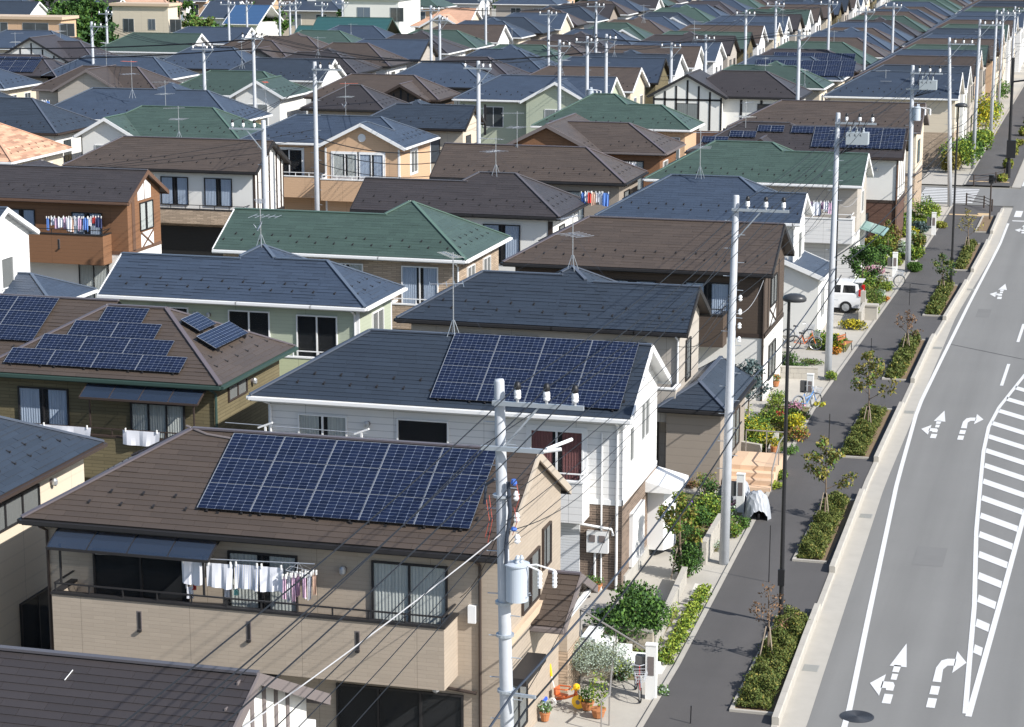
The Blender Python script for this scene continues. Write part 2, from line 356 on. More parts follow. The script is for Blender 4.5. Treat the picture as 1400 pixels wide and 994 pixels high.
# ---------------------------------------------------------------- roofs as the upper hull of eave-to-ridge planes
def clip(poly, g):             # keep g(p) >= 0, g = (a, b, c)
    out = []; n = len(poly)
    for i in range(n):
        p, q = poly[i], poly[(i + 1) % n]; gp = g[0] * p[0] + g[1] * p[1] + g[2]; gq = g[0] * q[0] + g[1] * q[1] + g[2]
        if gp >= -1e-9: out.append(p)
        if (gp > 1e-9 and gq < -1e-9) or (gp < -1e-9 and gq > 1e-9):
            t = gp / (gp - gq); out.append((p[0] + (q[0] - p[0]) * t, p[1] + (q[1] - p[1]) * t))
    return out
def area(p): return abs(sum(p[i][0] * p[(i + 1) % len(p)][1] - p[(i + 1) % len(p)][0] * p[i][1] for i in range(len(p)))) / 2 if len(p) > 2 else 0
def bplanes(b, k):
    u0, u1, v0, v1, ax, e = b
    F, B, L, R = (0, k, -k * v0), (0, -k, k * v1), (k, 0, -k * u0), (-k, 0, k * u1)
    if ax == 'x': return [F, B] + ([L] if e[0] == 'H' else []) + ([R] if e[1] == 'H' else [])
    return [L, R] + ([F] if e[0] == 'H' else []) + ([B] if e[1] == 'H' else [])
def bh(b, pl, u, v):
    if not (b[0] - 1e-6 <= u <= b[1] + 1e-6 and b[2] - 1e-6 <= v <= b[3] + 1e-6): return -1
    return min(a * u + c * v + d for a, c, d in pl)
def roof_pieces(blocks, k):
    pls = [bplanes(b, k) for b in blocks]; out = []
    for i, b in enumerate(blocks):
        for pi, p in enumerate(pls[i]):
            poly = [(b[0], b[2]), (b[1], b[2]), (b[1], b[3]), (b[0], b[3])]
            for qi, q in enumerate(pls[i]):
                if qi != pi: poly = clip(poly, (q[0] - p[0], q[1] - p[1], q[2] - p[2]))
            todo = [poly]
            for j, c in enumerate(blocks):
                if j == i: continue
                eps = 1e-4 if j > i else -1e-4
                gs = [(1, 0, -c[0]), (-1, 0, c[1]), (0, 1, -c[2]), (0, -1, c[3])] + [(r[0] - p[0], r[1] - p[1], r[2] - p[2] - eps) for r in pls[j]]
                nxt = []
                for po in todo:
                    rem = po; outs = []
                    for g in gs:
                        o = clip(rem, (-g[0], -g[1], -g[2])); rem = clip(rem, g)
                        if area(o) > 1e-3: outs.append(o)
                        if area(rem) < 1e-3: rem = None; break
                    nxt += outs if rem is not None else [po]
                todo = nxt
            out += [(p, po) for po in todo if area(po) > 1e-3]
    return out, pls
def wrect(b, oe, og):
    u0, u1, v0, v1, ax, e = b; d = {'H': oe, 'G': og, 'O': 0}
    if ax == 'x': return (u0 + d[e[0]], u1 - d[e[1]], v0 + oe, v1 - oe)
    return (u0 + oe, u1 - oe, v0 + d[e[0]], v1 - d[e[1]])
def exposed(rects, i, side):
    """intervals of one side of rect i that no other rect covers"""
    u0, u1, v0, v1 = rects[i]
    vert = side in 'LR'; a, b = (v0, v1) if vert else (u0, u1); c = {'F': v0, 'B': v1, 'L': u0, 'R': u1}[side]; sg = -1 if side in 'FL' else 1
    iv = [(a, b)]
    for j, r in enumerate(rects):
        if j == i: continue
        ra, rb = (r[2], r[3]) if vert else (r[0], r[1]); c0, c1 = (r[0], r[1]) if vert else (r[2], r[3])
        same = {'F': r[2], 'B': r[3], 'L': r[0], 'R': r[1]}[side]
        if (c0 < c + sg * 1e-3 < c1) or (abs(same - c) < 1e-3 and j < i):
            n = []
            for s, e in iv:
                if s < ra: n.append((s, min(e, ra)))
                if e > rb: n.append((max(s, rb), e))
            iv = [(s, e) for s, e in n if e - s > 0.02]
    return c, iv

def shingles(pieces, ze, o, root_roof, rk, single, budget=300):
    """slate courses laid from the eave up; `single` makes the largest ones objects of their own"""
    EX, WD = 0.2, 0.91; big = []; mb = MB(o); full = None
    for p, poly in pieces:
        g = math.hypot(p[0], p[1]); sx, sy = -p[0] / g, -p[1] / g           # downhill (plan)
        tx, ty = -sy, sx; cs = 1 / math.sqrt(1 + g * g)
        if p[1] < -1e-6: continue                                          # back slopes carry the drawn rows only
        off = p[2] / g                                                     # plan distance to eave = -(s.x)+off
        def st(q): return (q[0] * tx + q[1] * ty, (-(q[0] * sx + q[1] * sy) + off) / cs)
        P = [st(q) for q in poly]; s0, s1 = min(q[0] for q in P), max(q[0] for q in P); t0, t1 = min(q[1] for q in P), max(q[1] for q in P)
        nv = Vector((-p[0], -p[1], 1)).normalized(); up = Vector((-sx * cs, -sy * cs, g * cs))
        def world(s, t, h):
            d = t * cs - off; x, y = tx * s - sx * d, ty * s - sy * d
            z = ze + p[0] * x + p[1] * y + p[2]; return (x + nv.x * h, y + nv.y * h, z + nv.z * h)
        for r in range(int(t0 / EX + 1e-6), int(t1 / EX) + 1):
            a, b = r * EX, (r + 1) * EX + 0.004
            sh = (0.455 if r % 2 else 0) + RND.uniform(-0.12, 0.12)
            for c in range(int((s0 - sh) / WD) - 1, int((s1 - sh) / WD) + 2):
                x0, x1 = sh + c * WD + 0.004, sh + (c + 1) * WD - 0.004
                q = [(x0, a), (x1, a), (x1, b), (x0, b)]
                n_ = len(P); ccw = sum(P[i][0] * P[(i + 1) % n_][1] - P[(i + 1) % n_][0] * P[i][1] for i in range(n_)) > 0
                for i in range(n_):
                    (ax, ay), (bx, by) = P[i], P[(i + 1) % n_]; ga, gb = -(by - ay), (bx - ax); gc = -(ga * ax + gb * ay)
                    if not ccw: ga, gb, gc = -ga, -gb, -gc
                    q = clip(q, (ga, gb, gc))
                    if len(q) < 3: break
                if len(q) < 3: continue
                A = area(q)
                if A < 0.004: continue
                bt = RND.choice((0.011, 0.015, 0.018, 0.028) if poly[0][1] < 92 else (0.008, 0.010, 0.012, 0.016)); hh = lambda t: bt - (bt - 0.006) * (t - a) / EX
                if single and A > 0.17 and len(big) < budget:
                    big.append((world(x0, a, 0), tx, ty, up, nv)); continue
                k = len(mb.v); m = len(q); rr = RND.uniform(0.01, 0.99)
                mb.v += [world(s, t, hh(t)) for s, t in q] + [world(s, t, 0.001) for s, t in q]
                mb.f.append(tuple(range(k, k + m))); mb.m.append(0); mb.r.append(rr)
                for i in range(m):
                    if q[i][1] > b - 0.001 and q[(i + 1) % m][1] > b - 0.001: continue
                    mb.f.append((k + i, k + m + i, k + m + (i + 1) % m, k + (i + 1) % m)); mb.m.append(0); mb.r.append(rr)
    if mb.f:
        me = mb.mesh('shingles', ROOFS[rk], uvs=False); link('shingle_rows', me, root_roof, kind='stuff')
    if big:
        f = MB(); w = WD - 0.008; h1 = 0.004; L_ = EX + 0.004
        f.v = [(0, 0, 0.019), (w, 0, 0.019), (w, L_, 0.006), (0, L_, 0.006), (0, 0, 0.001), (w, 0, 0.001), (w, L_, 0.001), (0, L_, 0.001)]
        for q in ((0, 1, 2, 3), (4, 5, 1, 0), (5, 6, 2, 1), (7, 4, 0, 3)): f.f.append(q); f.m.append(0); f.r.append(0)
        me = f.mesh('shingle', ROOFS[rk], uvs=False)
        for (w0, tx, ty, up, nv) in big:
            M = Matrix(((tx, up.x, nv.x, w0[0] - o[0]), (ty, up.y, nv.y, w0[1] - o[1]), (0, up.z, nv.z, w0[2] - o[2]), (0, 0, 0, 1)))
            link('shingle', me, root_roof, mw=M)

def roof(root, o, blocks, rk, trim, ze=5.8, k=0.55, detail=1, oe=0.45, og=0.3, name='roof', guards=True, budget=300, vtrim=None):
    pieces, pls = roof_pieces(blocks, k)
    mb = MB(o)
    for p, poly in pieces:
        z = lambda q: ze + p[0] * q[0] + p[1] * q[1] + p[2]
        if sum(poly[i][0] * poly[(i + 1) % len(poly)][1] - poly[(i + 1) % len(poly)][0] * poly[i][1] for i in range(len(poly))) < 0: poly = poly[::-1]
        # uv: v measured up the slope from the eave
        g = math.hypot(p[0], p[1]); cs = 1 / math.sqrt(1 + g * g); sx, sy = -p[0] / g, -p[1] / g
        uv = [(-q[0] * sy + q[1] * sx, (-(q[0] * sx + q[1] * sy) + p[2] / g) / cs) for q in poly]
        mb.face([(q[0], q[1], z(q)) for q in poly], 0, 0, uv)
        mb.face([(q[0], q[1], z(q) - 0.14) for q in poly[::-1]], 1)
    rf = mb.build(name, [ROOF[rk], TR['w'] if trim in ('w', 'tan') else TR['dk' if trim != 'g' else 'g']], root)
    if detail >= 1: shingles(pieces, ze, o, rf, rk, detail >= 2, budget)
    # fascia, gutter, verge boards
    fa = MB(o); gu = MB(o); va = MB(o) if vtrim else fa; H = lambda u, v: max(bh(b, pls[i], u, v) for i, b in enumerate(blocks))
    rects = [b[:4] for b in blocks]
    for i, b in enumerate(blocks):
        ax, e = b[4], b[5]
        for side in 'FBLR':
            if ax == 'x': t = 'E' if side in 'FB' else e['LR'.index(side)]
            else: t = 'E' if side in 'LR' else e['FB'.index(side)]
            if t == 'O': continue
            c, iv = exposed(rects, i, side)
            sg = -1 if side in 'FL' else 1
            for s, q in iv:
                if t in 'EH':
                    if side in 'FB':
                        fa.box(s, q, min(c, c - sg * 0.04), max(c, c - sg * 0.04), ze - 0.19, ze - 0.015)
                        gu.box(s - 0.02, q + 0.02, min(c + sg * 0.003, c + sg * 0.12), max(c + sg * 0.003, c + sg * 0.12), ze - 0.13, ze - 0.03)
                    else:
                        fa.box(min(c, c - sg * 0.04), max(c, c - sg * 0.04), s, q, ze - 0.19, ze - 0.015)
                        gu.box(min(c + sg * 0.003, c + sg * 0.12), max(c + sg * 0.003, c + sg * 0.12), s - 0.02, q + 0.02, ze - 0.13, ze - 0.03)
                else:
                    mid = (b[2] + b[3]) / 2 if ax == 'x' else (b[0] + b[1]) / 2
                    for a0, a1 in ((max(s, (b[2] if ax == 'x' else b[0])), min(q, mid)), (max(s, mid), q)):
                        if a1 - a0 < 0.05: continue
                        if side in 'LR':
                            z0, z1 = ze + H(c, a0 + 1e-4), ze + H(c, a1 - 1e-4)
                            P = [(a0, z0 - 0.20), (a1, z1 - 0.20), (a1, z1 + 0.035), (a0, z0 + 0.035)]
                            va.prism(P, min(c, c + sg * 0.05), max(c, c + sg * 0.05), axis='x')
                        else:
                            z0, z1 = ze + H(a0 + 1e-4, c), ze + H(a1 - 1e-4, c)
                            P = [(a0, z0 - 0.20), (a1, z1 - 0.20), (a1, z1 + 0.035), (a0, z0 + 0.035)]
                            va.prism(P, min(c, c + sg * 0.05), max(c, c + sg * 0.05), axis='y')
    if vtrim: va.build('verge_board', TR[vtrim], root)
    fa.build('fascia', TR[trim], root); gu.build('gutter', TR[trim], root)
    # ridge and hip caps
    cp = MB(o); capw = 0.15
    for i, b in enumerate(blocks):
        u0, u1, v0, v1, ax, e = b; segs = []
        if ax == 'x':
            h = (v1 - v0) / 2; m = (v0 + v1) / 2; lo = u0 + (h if e[0] == 'H' else 0); hi = u1 - (h if e[1] == 'H' else 0)
            segs.append(((lo, m), (hi, m)))
            if e[0] == 'H': segs += [((u0, v0), (lo, m)), ((u0, v1), (lo, m))]
            if e[1] == 'H': segs += [((u1, v0), (hi, m)), ((u1, v1), (hi, m))]
        else:
            h = (u1 - u0) / 2; m = (u0 + u1) / 2; lo = v0 + (h if e[0] == 'H' else 0); hi = v1 - (h if e[1] == 'H' else 0)
            segs.append(((m, lo), (m, hi)))
            if e[0] == 'H': segs += [((u0, v0), (m, lo)), ((u1, v0), (m, lo))]
            if e[1] == 'H': segs += [((u0, v1), (m, hi)), ((u1, v1), (m, hi))]
        for (a, c) in segs:
            L = math.hypot(c[0] - a[0], c[1] - a[1])
            if L < 0.3: continue
            n = max(4, int(L / 0.25)); run = None
            for q in range(n + 1):
                t = q / n; x, y = a[0] + (c[0] - a[0]) * t, a[1] + (c[1] - a[1]) * t
                mine = bh(b, pls[i], x, y); vis = mine >= H(x, y) - 0.01
                if vis and len(blocks) > 1 and 0 < q < n:
                    ex, ey = -(c[1] - a[1]) / L * 0.12, (c[0] - a[0]) / L * 0.12; crs = lambda f: f(x + ex, y + ey) + f(x - ex, y - ey) - 2 * f(x, y)
                    if crs(H) > -0.01: vis = False
                    for j in range(i):
                        if abs(bh(blocks[j], pls[j], x, y) - mine) < 0.01 and crs(lambda u_, v_: bh(blocks[j], pls[j], u_, v_)) < -0.01: vis = False
                if vis and run is None: run = (x, y, mine)
                if (not vis or q == n) and run is not None:
                    e2 = (x, y, mine)
                    if math.hypot(e2[0] - run[0], e2[1] - run[1]) > 0.3:
                        cp.bar((run[0], run[1], ze + run[2] + 0.035), (e2[0], e2[1], ze + e2[2] + 0.035), capw, 0.05)
                    run = None
    cp.build('ridge_cap', CAP[rk], root)
    if guards:
        sg_ = MB(o)
        for p, poly in pieces:
            if p[1] < -1e-6: continue
            g = math.hypot(p[0], p[1]); sx, sy = -p[0] / g, -p[1] / g; tx, ty = -sy, sx; off = p[2] / g
            ss = [q[0] * tx + q[1] * ty for q in poly]; n_ = len(poly)
            for row, d in enumerate((0.62, 1.02)):
                s = math.ceil(min(ss) / 0.91) * 0.91 + row * 0.455
                while s < max(ss):
                    dd = d - off; x, y = tx * s - sx * dd, ty * s - sy * dd
                    inside = True; sgn = None
                    for i in range(n_):
                        a, c = poly[i], poly[(i + 1) % n_]; cr = (c[0] - a[0]) * (y - a[1]) - (c[1] - a[1]) * (x - a[0])
                        L = math.hypot(c[0] - a[0], c[1] - a[1])
                        if sgn is None: sgn = 1 if sum(poly[k_][0] * poly[(k_ + 1) % n_][1] - poly[(k_ + 1) % n_][0] * poly[k_][1] for k_ in range(n_)) > 0 else -1
                        if cr * sgn < 0.12 * L: inside = False; break
                    if inside:
                        z = ze + p[0] * x + p[1] * y + p[2]
                        sg_.obox((x - tx * 0.04 , y - ty * 0.04, z + 0.005), (tx * 0.07, ty * 0.07, 0), (sx * 0.012, sy * 0.012, 0), (0, 0, 0.065))
                        sg_.obox((x - tx * 0.03 - sx * 0.12, y - ty * 0.03 - sy * 0.12, z + 0.018 + g * 0.12), (tx * 0.06, ty * 0.06, 0), (sx * 0.13, sy * 0.13, -g * 0.13), (0, 0, 0.012))
                    s += 0.91
        sg_.build('snow_guard', TR['b'] if rk != 'terra' else TR['br'], root, kind='stuff')
    return H, rf

def walls(root, o, blocks, H, wall, ze=5.8, oe=0.45, og=0.3, split=2.95, z0=0.0, band=None, trim='w', corner=None):
    rects = [wrect(b, oe, og) for b in blocks]; mb = MB(o); low, up = wall
    def seg(side, c, s, q):
        cuts = [s, q]
        for b in blocks:
            m = (b[2] + b[3]) / 2 if b[4] == 'x' else (b[0] + b[1]) / 2
            if (side in 'LR') == (b[4] == 'x') and s < m < q: cuts.append(m)
        for r in rects:
            for w in ((r[2], r[3]) if side in 'LR' else (r[0], r[1])):
                if s + 0.01 < w < q - 0.01: cuts += [w - 0.003, w + 0.003]
        n = max(2, int((q - s) / 0.6)); cuts += [s + (q - s) * i / n for i in range(1, n)] if side in 'LR' or any(b[4] == 'y' for b in blocks) else []
        cuts = sorted(set(cuts))
        sg = -1 if side in 'FL' else 1; P = (lambda x, z: (x, c, z)) if side in 'FB' else (lambda x, z: (c, x, z))
        top = [ze + max(0.0, (H(x, c) if side in 'FB' else H(c, x))) - 0.08 for x in cuts]
        fl = side in 'BL'
        sp = min(split, ze - 0.2)
        if z0 < sp:
            f = [P(s, z0), P(q, z0), P(q, sp), P(s, sp)]; mb.face(f[::-1] if fl else f, 0)
        lo = max(sp, z0)
        f = [P(s, lo), P(q, lo)] + [P(x, t) for x, t in zip(reversed(cuts), reversed(top))]
        mb.face(f[::-1] if fl else f, 1)
    cb = MB(o)
    for i in range(len(blocks)):
        for side in 'FBLR':
            e = blocks[i][5]; ax = blocks[i][4]
            t = 'E'
            if ax == 'x' and side in 'LR': t = e['LR'.index(side)]
            if ax == 'y' and side in 'FB': t = e['FB'.index(side)]
            if t == 'O': continue
            c, iv = exposed(rects, i, side)
            for s, q in iv:
                seg(side, c, s, q)
                if band:
                    sg = -1 if side in 'FL' else 1; a, d = min(c, c + sg * 0.03), max(c, c + sg * 0.03)
                    if side in 'FB': cb.box(s - 0.03, q + 0.03, a, d, split - 0.09, split + 0.09)
                    else: cb.box(a, d, s - 0.03, q + 0.03, split - 0.09, split + 0.09)
    mb.build('wall', [WALL[low], WALL[up]], root)
    if band: cb.build('belt_course', TR[band], root)
    r = rects[0]
    if corner:
        w = 0.11
        rr = (min(r[0] for r in rects), max(r[1] for r in rects), min(r[2] for r in rects), max(r[3] for r in rects))
        for i, r in enumerate(rects):
            for x, y in ((r[0], r[2]), (r[1], r[2]), (r[1], r[3])):
                if any(j != i and q[0] - 0.01 < x < q[1] + 0.01 and q[2] - 0.01 < y < q[3] + 0.01 for j, q in enumerate(rects)): continue
                sx = -1 if x == r[0] else 1; sy = -1 if y == r[2] else 1
                kb = MB(o); kb.box(min(x + sx * 0.015, x - sx * w), max(x + sx * 0.015, x - sx * w), min(y + sy * 0.015, y - sy * w), max(y + sy * 0.015, y - sy * w), z0, ze - 0.15); kb.build('corner_trim', TR[corner], root)
    return rects

def fr(side, c):
    """(along, up, out) -> place, for a wall facing side at c"""
    if side == 'F': return lambda s, z, t: (s, c - t, z)
    if side == 'R': return lambda s, z, t: (c + t, s, z)
    if side == 'L': return lambda s, z, t: (c - t, s, z)
def wbox(mb, P, s0, s1, z0, z1, t0, t1, m=0):
    a, b = P(s0, z0, t0), P(s1, z1, t1)
    mb.box(min(a[0], b[0]), max(a[0], b[0]), min(a[1], b[1]), max(a[1], b[1]), a[2], b[2], m)
def window(root, o, side, c, s0, s1, z0, z1, frame='w', style='c', n=2, surround=None, detail=1):
    P = fr(side, c); w = 0.05; mb = MB(o)
    if detail == 0:
        wbox(mb, P, s0, s1, z0, z1, 0.0, 0.045, 0)
        m = (s1 - s0 - w * (n + 1)) / n
        for i in range(n):
            a = s0 + w + i * (m + w); wbox(mb, P, a, a + m, z0 + w, z1 - w, 0.01, 0.05, 1)
        if surround: wbox(mb, P, s0 - 0.1, s1 + 0.1, z0 - 0.1, z1 + 0.1, 0, 0.02, 2)
        return mb.build('window', [TR[frame], RND.choice(GLF)] + ([TR[surround]] if surround else []), root)
    for a, b, q, r in ((s0, s1, z0, z0 + w), (s0, s1, z1 - w, z1), (s0, s0 + w, z0 + w, z1 - w), (s1 - w, s1, z0 + w, z1 - w)):
        wbox(mb, P, a, b, q, r, 0, 0.07)
    for i in range(1, n):
        m = s0 + (s1 - s0) * i / n; wbox(mb, P, m - 0.03, m + 0.03, z0 + w, z1 - w, 0.0, 0.066)
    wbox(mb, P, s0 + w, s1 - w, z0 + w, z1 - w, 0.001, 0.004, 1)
    if surround:
        for a, b, q, r in ((s0 - 0.12, s1 + 0.12, z1, z1 + 0.12), (s0 - 0.12, s1 + 0.12, z0 - 0.12, z0), (s0 - 0.12, s0, z0, z1), (s1, s1 + 0.12, z0, z1)):
            wbox(mb, P, a, b, q, r, 0, 0.045, 2)
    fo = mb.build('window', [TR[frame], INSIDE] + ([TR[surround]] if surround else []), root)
    for i in range(n):
        a = s0 + (s1 - s0) * i / n + 0.04; b = s0 + (s1 - s0) * (i + 1) / n - 0.04; t = 0.045 if i % 2 else 0.055
        pm = MB(o); wbox(pm, P, a, b, z0 + w, z1 - w, t, t + 0.005); pm.build('pane', GLASS, fo)
    if style != 'd':
        cm = MB(o); mt = {'c': CURT, 'b': CURTB, 'r': CURTR, 's': SCREEN}[style]
        spans = [(s0 + w, s1 - w)] if style in 'cs' and RND.random() < 0.5 else [(s0 + w, s0 + (s1 - s0) * 0.42), (s0 + (s1 - s0) * 0.60, s1 - w)]
        for a, b in spans:
            k = max(6, int((b - a) / 0.045)); pts = []
            for j in range(k + 1): pts.append((a + (b - a) * j / k, 0.014 + 0.012 * (j % 2) + RND.uniform(0, 0.004)))
            for j in range(k): cm.face([P(pts[j][0], z0 + w, pts[j][1]), P(pts[j + 1][0], z0 + w, pts[j + 1][1]), P(pts[j + 1][0], z1 - w, pts[j + 1][1]), P(pts[j][0], z1 - w, pts[j][1])])
        cm.build('curtain', mt, fo)
    return fo
def balcony(root, o, side, c, s0, s1, depth, zb, zt, wall, cap, rail=None, slots=(), label=None):
    P = fr(side, c); mb = MB(o); t = 0.13
    def wq(a, b, q, r, t0, t1, m=0): wbox(mb, P, a, b, q, r, t0, t1, m)
    wq(s0, s1, zb, zt, depth - t, depth); wq(s0, s0 + t, zb, zt, 0.002, depth - t); wq(s1 - t, s1, zb, zt, 0.002, depth - t)
    wq(s0 + t, s1 - t, zb, zb + 0.25, 0.002, depth - t)
    bo = mb.build('balcony', WALL[wall], root)
    cm = MB(o)
    wbox(cm, P, s0 - 0.03, s1 + 0.03, zt + 0.001, zt + 0.06, depth - t - 0.03, depth + 0.03)
    wbox(cm, P, s0 - 0.03, s0 + t + 0.03, zt + 0.001, zt + 0.06, 0.003, depth - t - 0.031); wbox(cm, P, s1 - t - 0.03, s1 + 0.03, zt + 0.001, zt + 0.06, 0.003, depth - t - 0.031)
    cm.build('coping', TR[cap], bo)
    if rail:
        rm = MB(o); zr = zt + 0.28
        a, b = P(s0 + 0.06, zr, depth - 0.06), P(s1 - 0.06, zr, depth - 0.06); rm.bar(a, b, 0.05, 0.035)
        rm.bar(P(s0 + 0.06, zr, 0.02), a, 0.05, 0.035); rm.bar(P(s1 - 0.06, zr, 0.02), b, 0.05, 0.035)
        n = max(2, int((s1 - s0) / 0.95))
        for i in range(n + 1):
            s = s0 + 0.08 + (s1 - s0 - 0.16) * i / n; rm.bar(P(s, zt + 0.06, depth - 0.06), P(s, zr - 0.01, depth - 0.06), 0.035, 0.035, up=(1, 0, 0))
        rm.build('handrail', TR[rail], bo)
    for s in slots:
        sm = MB(o); wbox(sm, P, s - 0.06, s + 0.06, zt - 0.75, zt - 0.25, depth + 0.001, depth + 0.012, 0); wbox(sm, P, s - 0.035, s + 0.035, zt - 0.72, zt - 0.28, depth + 0.012, depth + 0.02, 1)
        wbox(sm, P, s - 0.05, s + 0.05, zt - 0.8, zt - 0.74, depth + 0.001, depth + 0.08, 1); sm.build('drain_slot', [TR['gb'], TR['b']], bo)
    return bo
def pipe(root, o, x, y, z0, z1, m, r=0.035, kick=None):
    mb = MB(o); path = [(x, y, z0), (x, y, z1)]
    if kick: path += [(x + kick[0] * 0.5, y + kick[1] * 0.5, z1 + 0.12), (x + kick[0], y + kick[1], z1 + 0.22)]
    mb.tube(path, r, 8); mb.build('downpipe', TR[m], root)
def awning(root, o, side, c, s0, s1, z, depth, drop, frame='b', n=4):
    """translucent balcony canopy of n curved panes on a metal frame"""
    P = fr(side, c); fm = MB(o); k = 6
    prof = [(depth * i / k, z - drop * (i / k) ** 1.6) for i in range(k + 1)]
    for i in range(n + 1):
        s = s0 + (s1 - s0) * i / n
        for j in range(k): fm.bar(P(s, prof[j][1], prof[j][0] + 0.01), P(s, prof[j + 1][1], prof[j + 1][0] + 0.01), 0.035, 0.05)
    fm.bar(P(s0, prof[-1][1], depth), P(s1, prof[-1][1], depth), 0.06, 0.07); fm.bar(P(s0, prof[0][1], 0.03), P(s1, prof[0][1], 0.03), 0.05, 0.05)
    for s in (s0 + 0.25, s1 - 0.25): fm.bar(P(s, z - 1.4, depth - 0.25), P(s, prof[-2][1] - 0.03, depth - 0.25), 0.05, 0.05, up=(1, 0, 0)); 
    cn = fm.build('canopy', TR[frame], root)
    for i in range(n):
        a, b = s0 + (s1 - s0) * i / n + 0.02, s0 + (s1 - s0) * (i + 1) / n - 0.02; pm = MB(o)
        for j in range(k):
            q = [P(a, prof[j][1] + 0.03, prof[j][0] + 0.01), P(b, prof[j][1] + 0.03, prof[j][0] + 0.01), P(b, prof[j + 1][1] + 0.03, prof[j + 1][0] + 0.01), P(a, prof[j + 1][1] + 0.03, prof[j + 1][0] + 0.01)]
            pm.face(q[::-1]); pm.face([(x, y, zz - 0.006) for x, y, zz in q])
        pm.build('canopy_pane', CANOPY, cn, smooth=True)
CANOPY = mat('canopy_smoked', (0.03, 0.045, 0.075), 0.10, spec=0.8, alpha=0.6)
def wall_lamp(root, o, side, c, s, z, m='g_'):
    P = fr(side, c); mb = MB(o); a = P(s, z, 0.0); b = P(s, z, 0.09)
    mb.tube([a, b], 0.09, 10, 0); mb.lathe(P(s, z - 0.12, 0.12), [(0.04, 0.0), (0.09, 0.05), (0.09, 0.16), (0.05, 0.22)], 10, 1)
    mb.build('wall_lamp', [TR['gb'], TR['si']], root)
def timber(root, o, side, c, strips, m='b', t=0.03):
    """half-timber boards: (s0, z0, s1, z1, w)"""
    P = fr(side, c)
    for (s0, z0, s1, z1, w) in strips:
        mb = MB(o); mb.bar(P(s0, z0, t / 2), P(s1, z1, t / 2), w if side == 'F' or s0 != s1 or z0 == z1 else w, t, up=(0, 1, 0) if side == 'F' else (1, 0, 0)); mb.build('timber_board', TR[m], root)

def solar(root, o, p, ze, s_anchor, t_anchor, cols, rows, w, h, nx, ny, skip=None, gap=0.012, lift=0.07):
    """modules on roof plane p; anchor is the lower left corner (plan distance from the eave t)"""
    g = math.hypot(p[0], p[1]); sx, sy = -p[0] / g, -p[1] / g; tx, ty = -sy, sx; cs = 1 / math.sqrt(1 + g * g); off = p[2] / g
    up = Vector((-sx * cs, -sy * cs, g * cs)); nv = Vector((-p[0], -p[1], 1)).normalized()
    key = 'solar_%d_%d_%.2f' % (nx, ny, w); me = bpy.data.meshes.get(key)
    if not me:
        f = MB(); f.box(0, w, 0, h, 0, 0.035, 2)
        e = 0.006; f.box(0, 0.016, 0.0, h, 0.0351, 0.037, 0); f.box(w - 0.005, w, 0.0, h, 0.0351, 0.037, 0); f.box(0.016, w - 0.016, h - 0.01, h, 0.0351, 0.037, 0)
        f.face([(0.017, e, 0.0366), (w - 0.006, e, 0.0366), (w - 0.006, h - 0.011, 0.0366), (0.017, h - 0.011, 0.0366)], 1, 0, [(0, 0), (1, 0), (1, 1), (0, 1)])
        me = f.mesh(key, [TR['si'], cellmat(nx, ny), TR['b']])
    rk = MB(o)
    for r in range(rows):
        for c in range(cols):
            if skip and skip(c, r): continue
            sh = skip.shift(r) if hasattr(skip, 'shift') else 0
            s = s_anchor + c * (w + gap) + sh; t = t_anchor / cs + r * (h + gap); d = t * cs - off
            x, y = tx * s - sx * d, ty * s - sy * d; z = ze + p[0] * x + p[1] * y + p[2]
            q = Vector((x, y, z)) + nv * lift
            M = Matrix(((tx, up.x, nv.x, q.x - o[0]), (ty, up.y, nv.y, q.y - o[1]), (0, up.z, nv.z, q.z - o[2]), (0, 0, 0, 1)))
            link('solar_panel', me, root, mw=M)
            for a in (0.25, w - 0.25):
                b0 = q + Vector((tx, ty, 0)) * a - up * 0.05 - nv * lift; rk.obox(b0, Vector((tx, ty, 0)) * 0.05, up * (h + 0.06), nv * (lift - 0.003))
    rk.build('panel_rail', TR['b'], root)

# ---------------------------------------------------------------- ground and street
def interp(tab, v):
    for (a, x), (b, y) in zip(tab, tab[1:]):
        if v <= b: return x + (y - x) * max(0, (v - a)) / (b - a)
    return tab[-1][1]
KERB = [(-60, -7.9), (50, -7.9), (62, -8.2), (81, -8.55), (109, -8.55), (125, -8.15), (141, -7.9), (500, -7.9)]
GUT = [(-60, -7.2), (55, -7.2), (81, -7.85), (117, -7.9), (141, -7.2), (500, -7.2)]
WHI = [(-60, -6.2), (55.7, -6.2), (64.7, -6.65), (81.6, -7.45), (94.5, -7.85), (105, -7.72), (121, -7.5), (143, -7.1), (500, -7.1)]
WALK = [(-60, -11.3), (59, -11.35), (83, -11.9), (94, -12.1), (125, -11.6), (156, -11.4), (500, -11.6)]
def sheet(name, m, left, right, z, v0, v1, step=3.0, lz=0.0, **kw):
    mb = MB(); n = max(1, int((v1 - v0) / step)); f = lambda t, v: interp(t, v) if isinstance(t, list) else t
    for i in range(n):
        a, b = v0 + (v1 - v0) * i / n, v0 + (v1 - v0) * (i + 1) / n
        mb.face([(f(left, a), a, z), (f(right, a), a, z), (f(right, b), b, z), (f(left, b), b, z)])
    return mb.build(name, m, kind='structure', **kw)
GROUND = mat('ground', (0.20, 0.19, 0.165), 0.95, noise=0.3, nscale=1.5, bump=0.6, bscale=8)
ASPH = mat('asphalt_road', (0.188, 0.186, 0.178), 0.9, noise=0.10, nscale=2, bump=0.7, bscale=60, pattern=('road',))
ASPHD = mat('asphalt_pavement', (0.083, 0.079, 0.078), 0.92, noise=0.15, nscale=5, bump=0.9, bscale=50, pattern=('road',))
PAINT = mat('road_paint', (0.64, 0.64, 0.63), 0.7, noise=0.1, nscale=30, pattern=('worn',))
TACT = mat('paving_tan', (0.52, 0.38, 0.22), 0.85, noise=0.08)
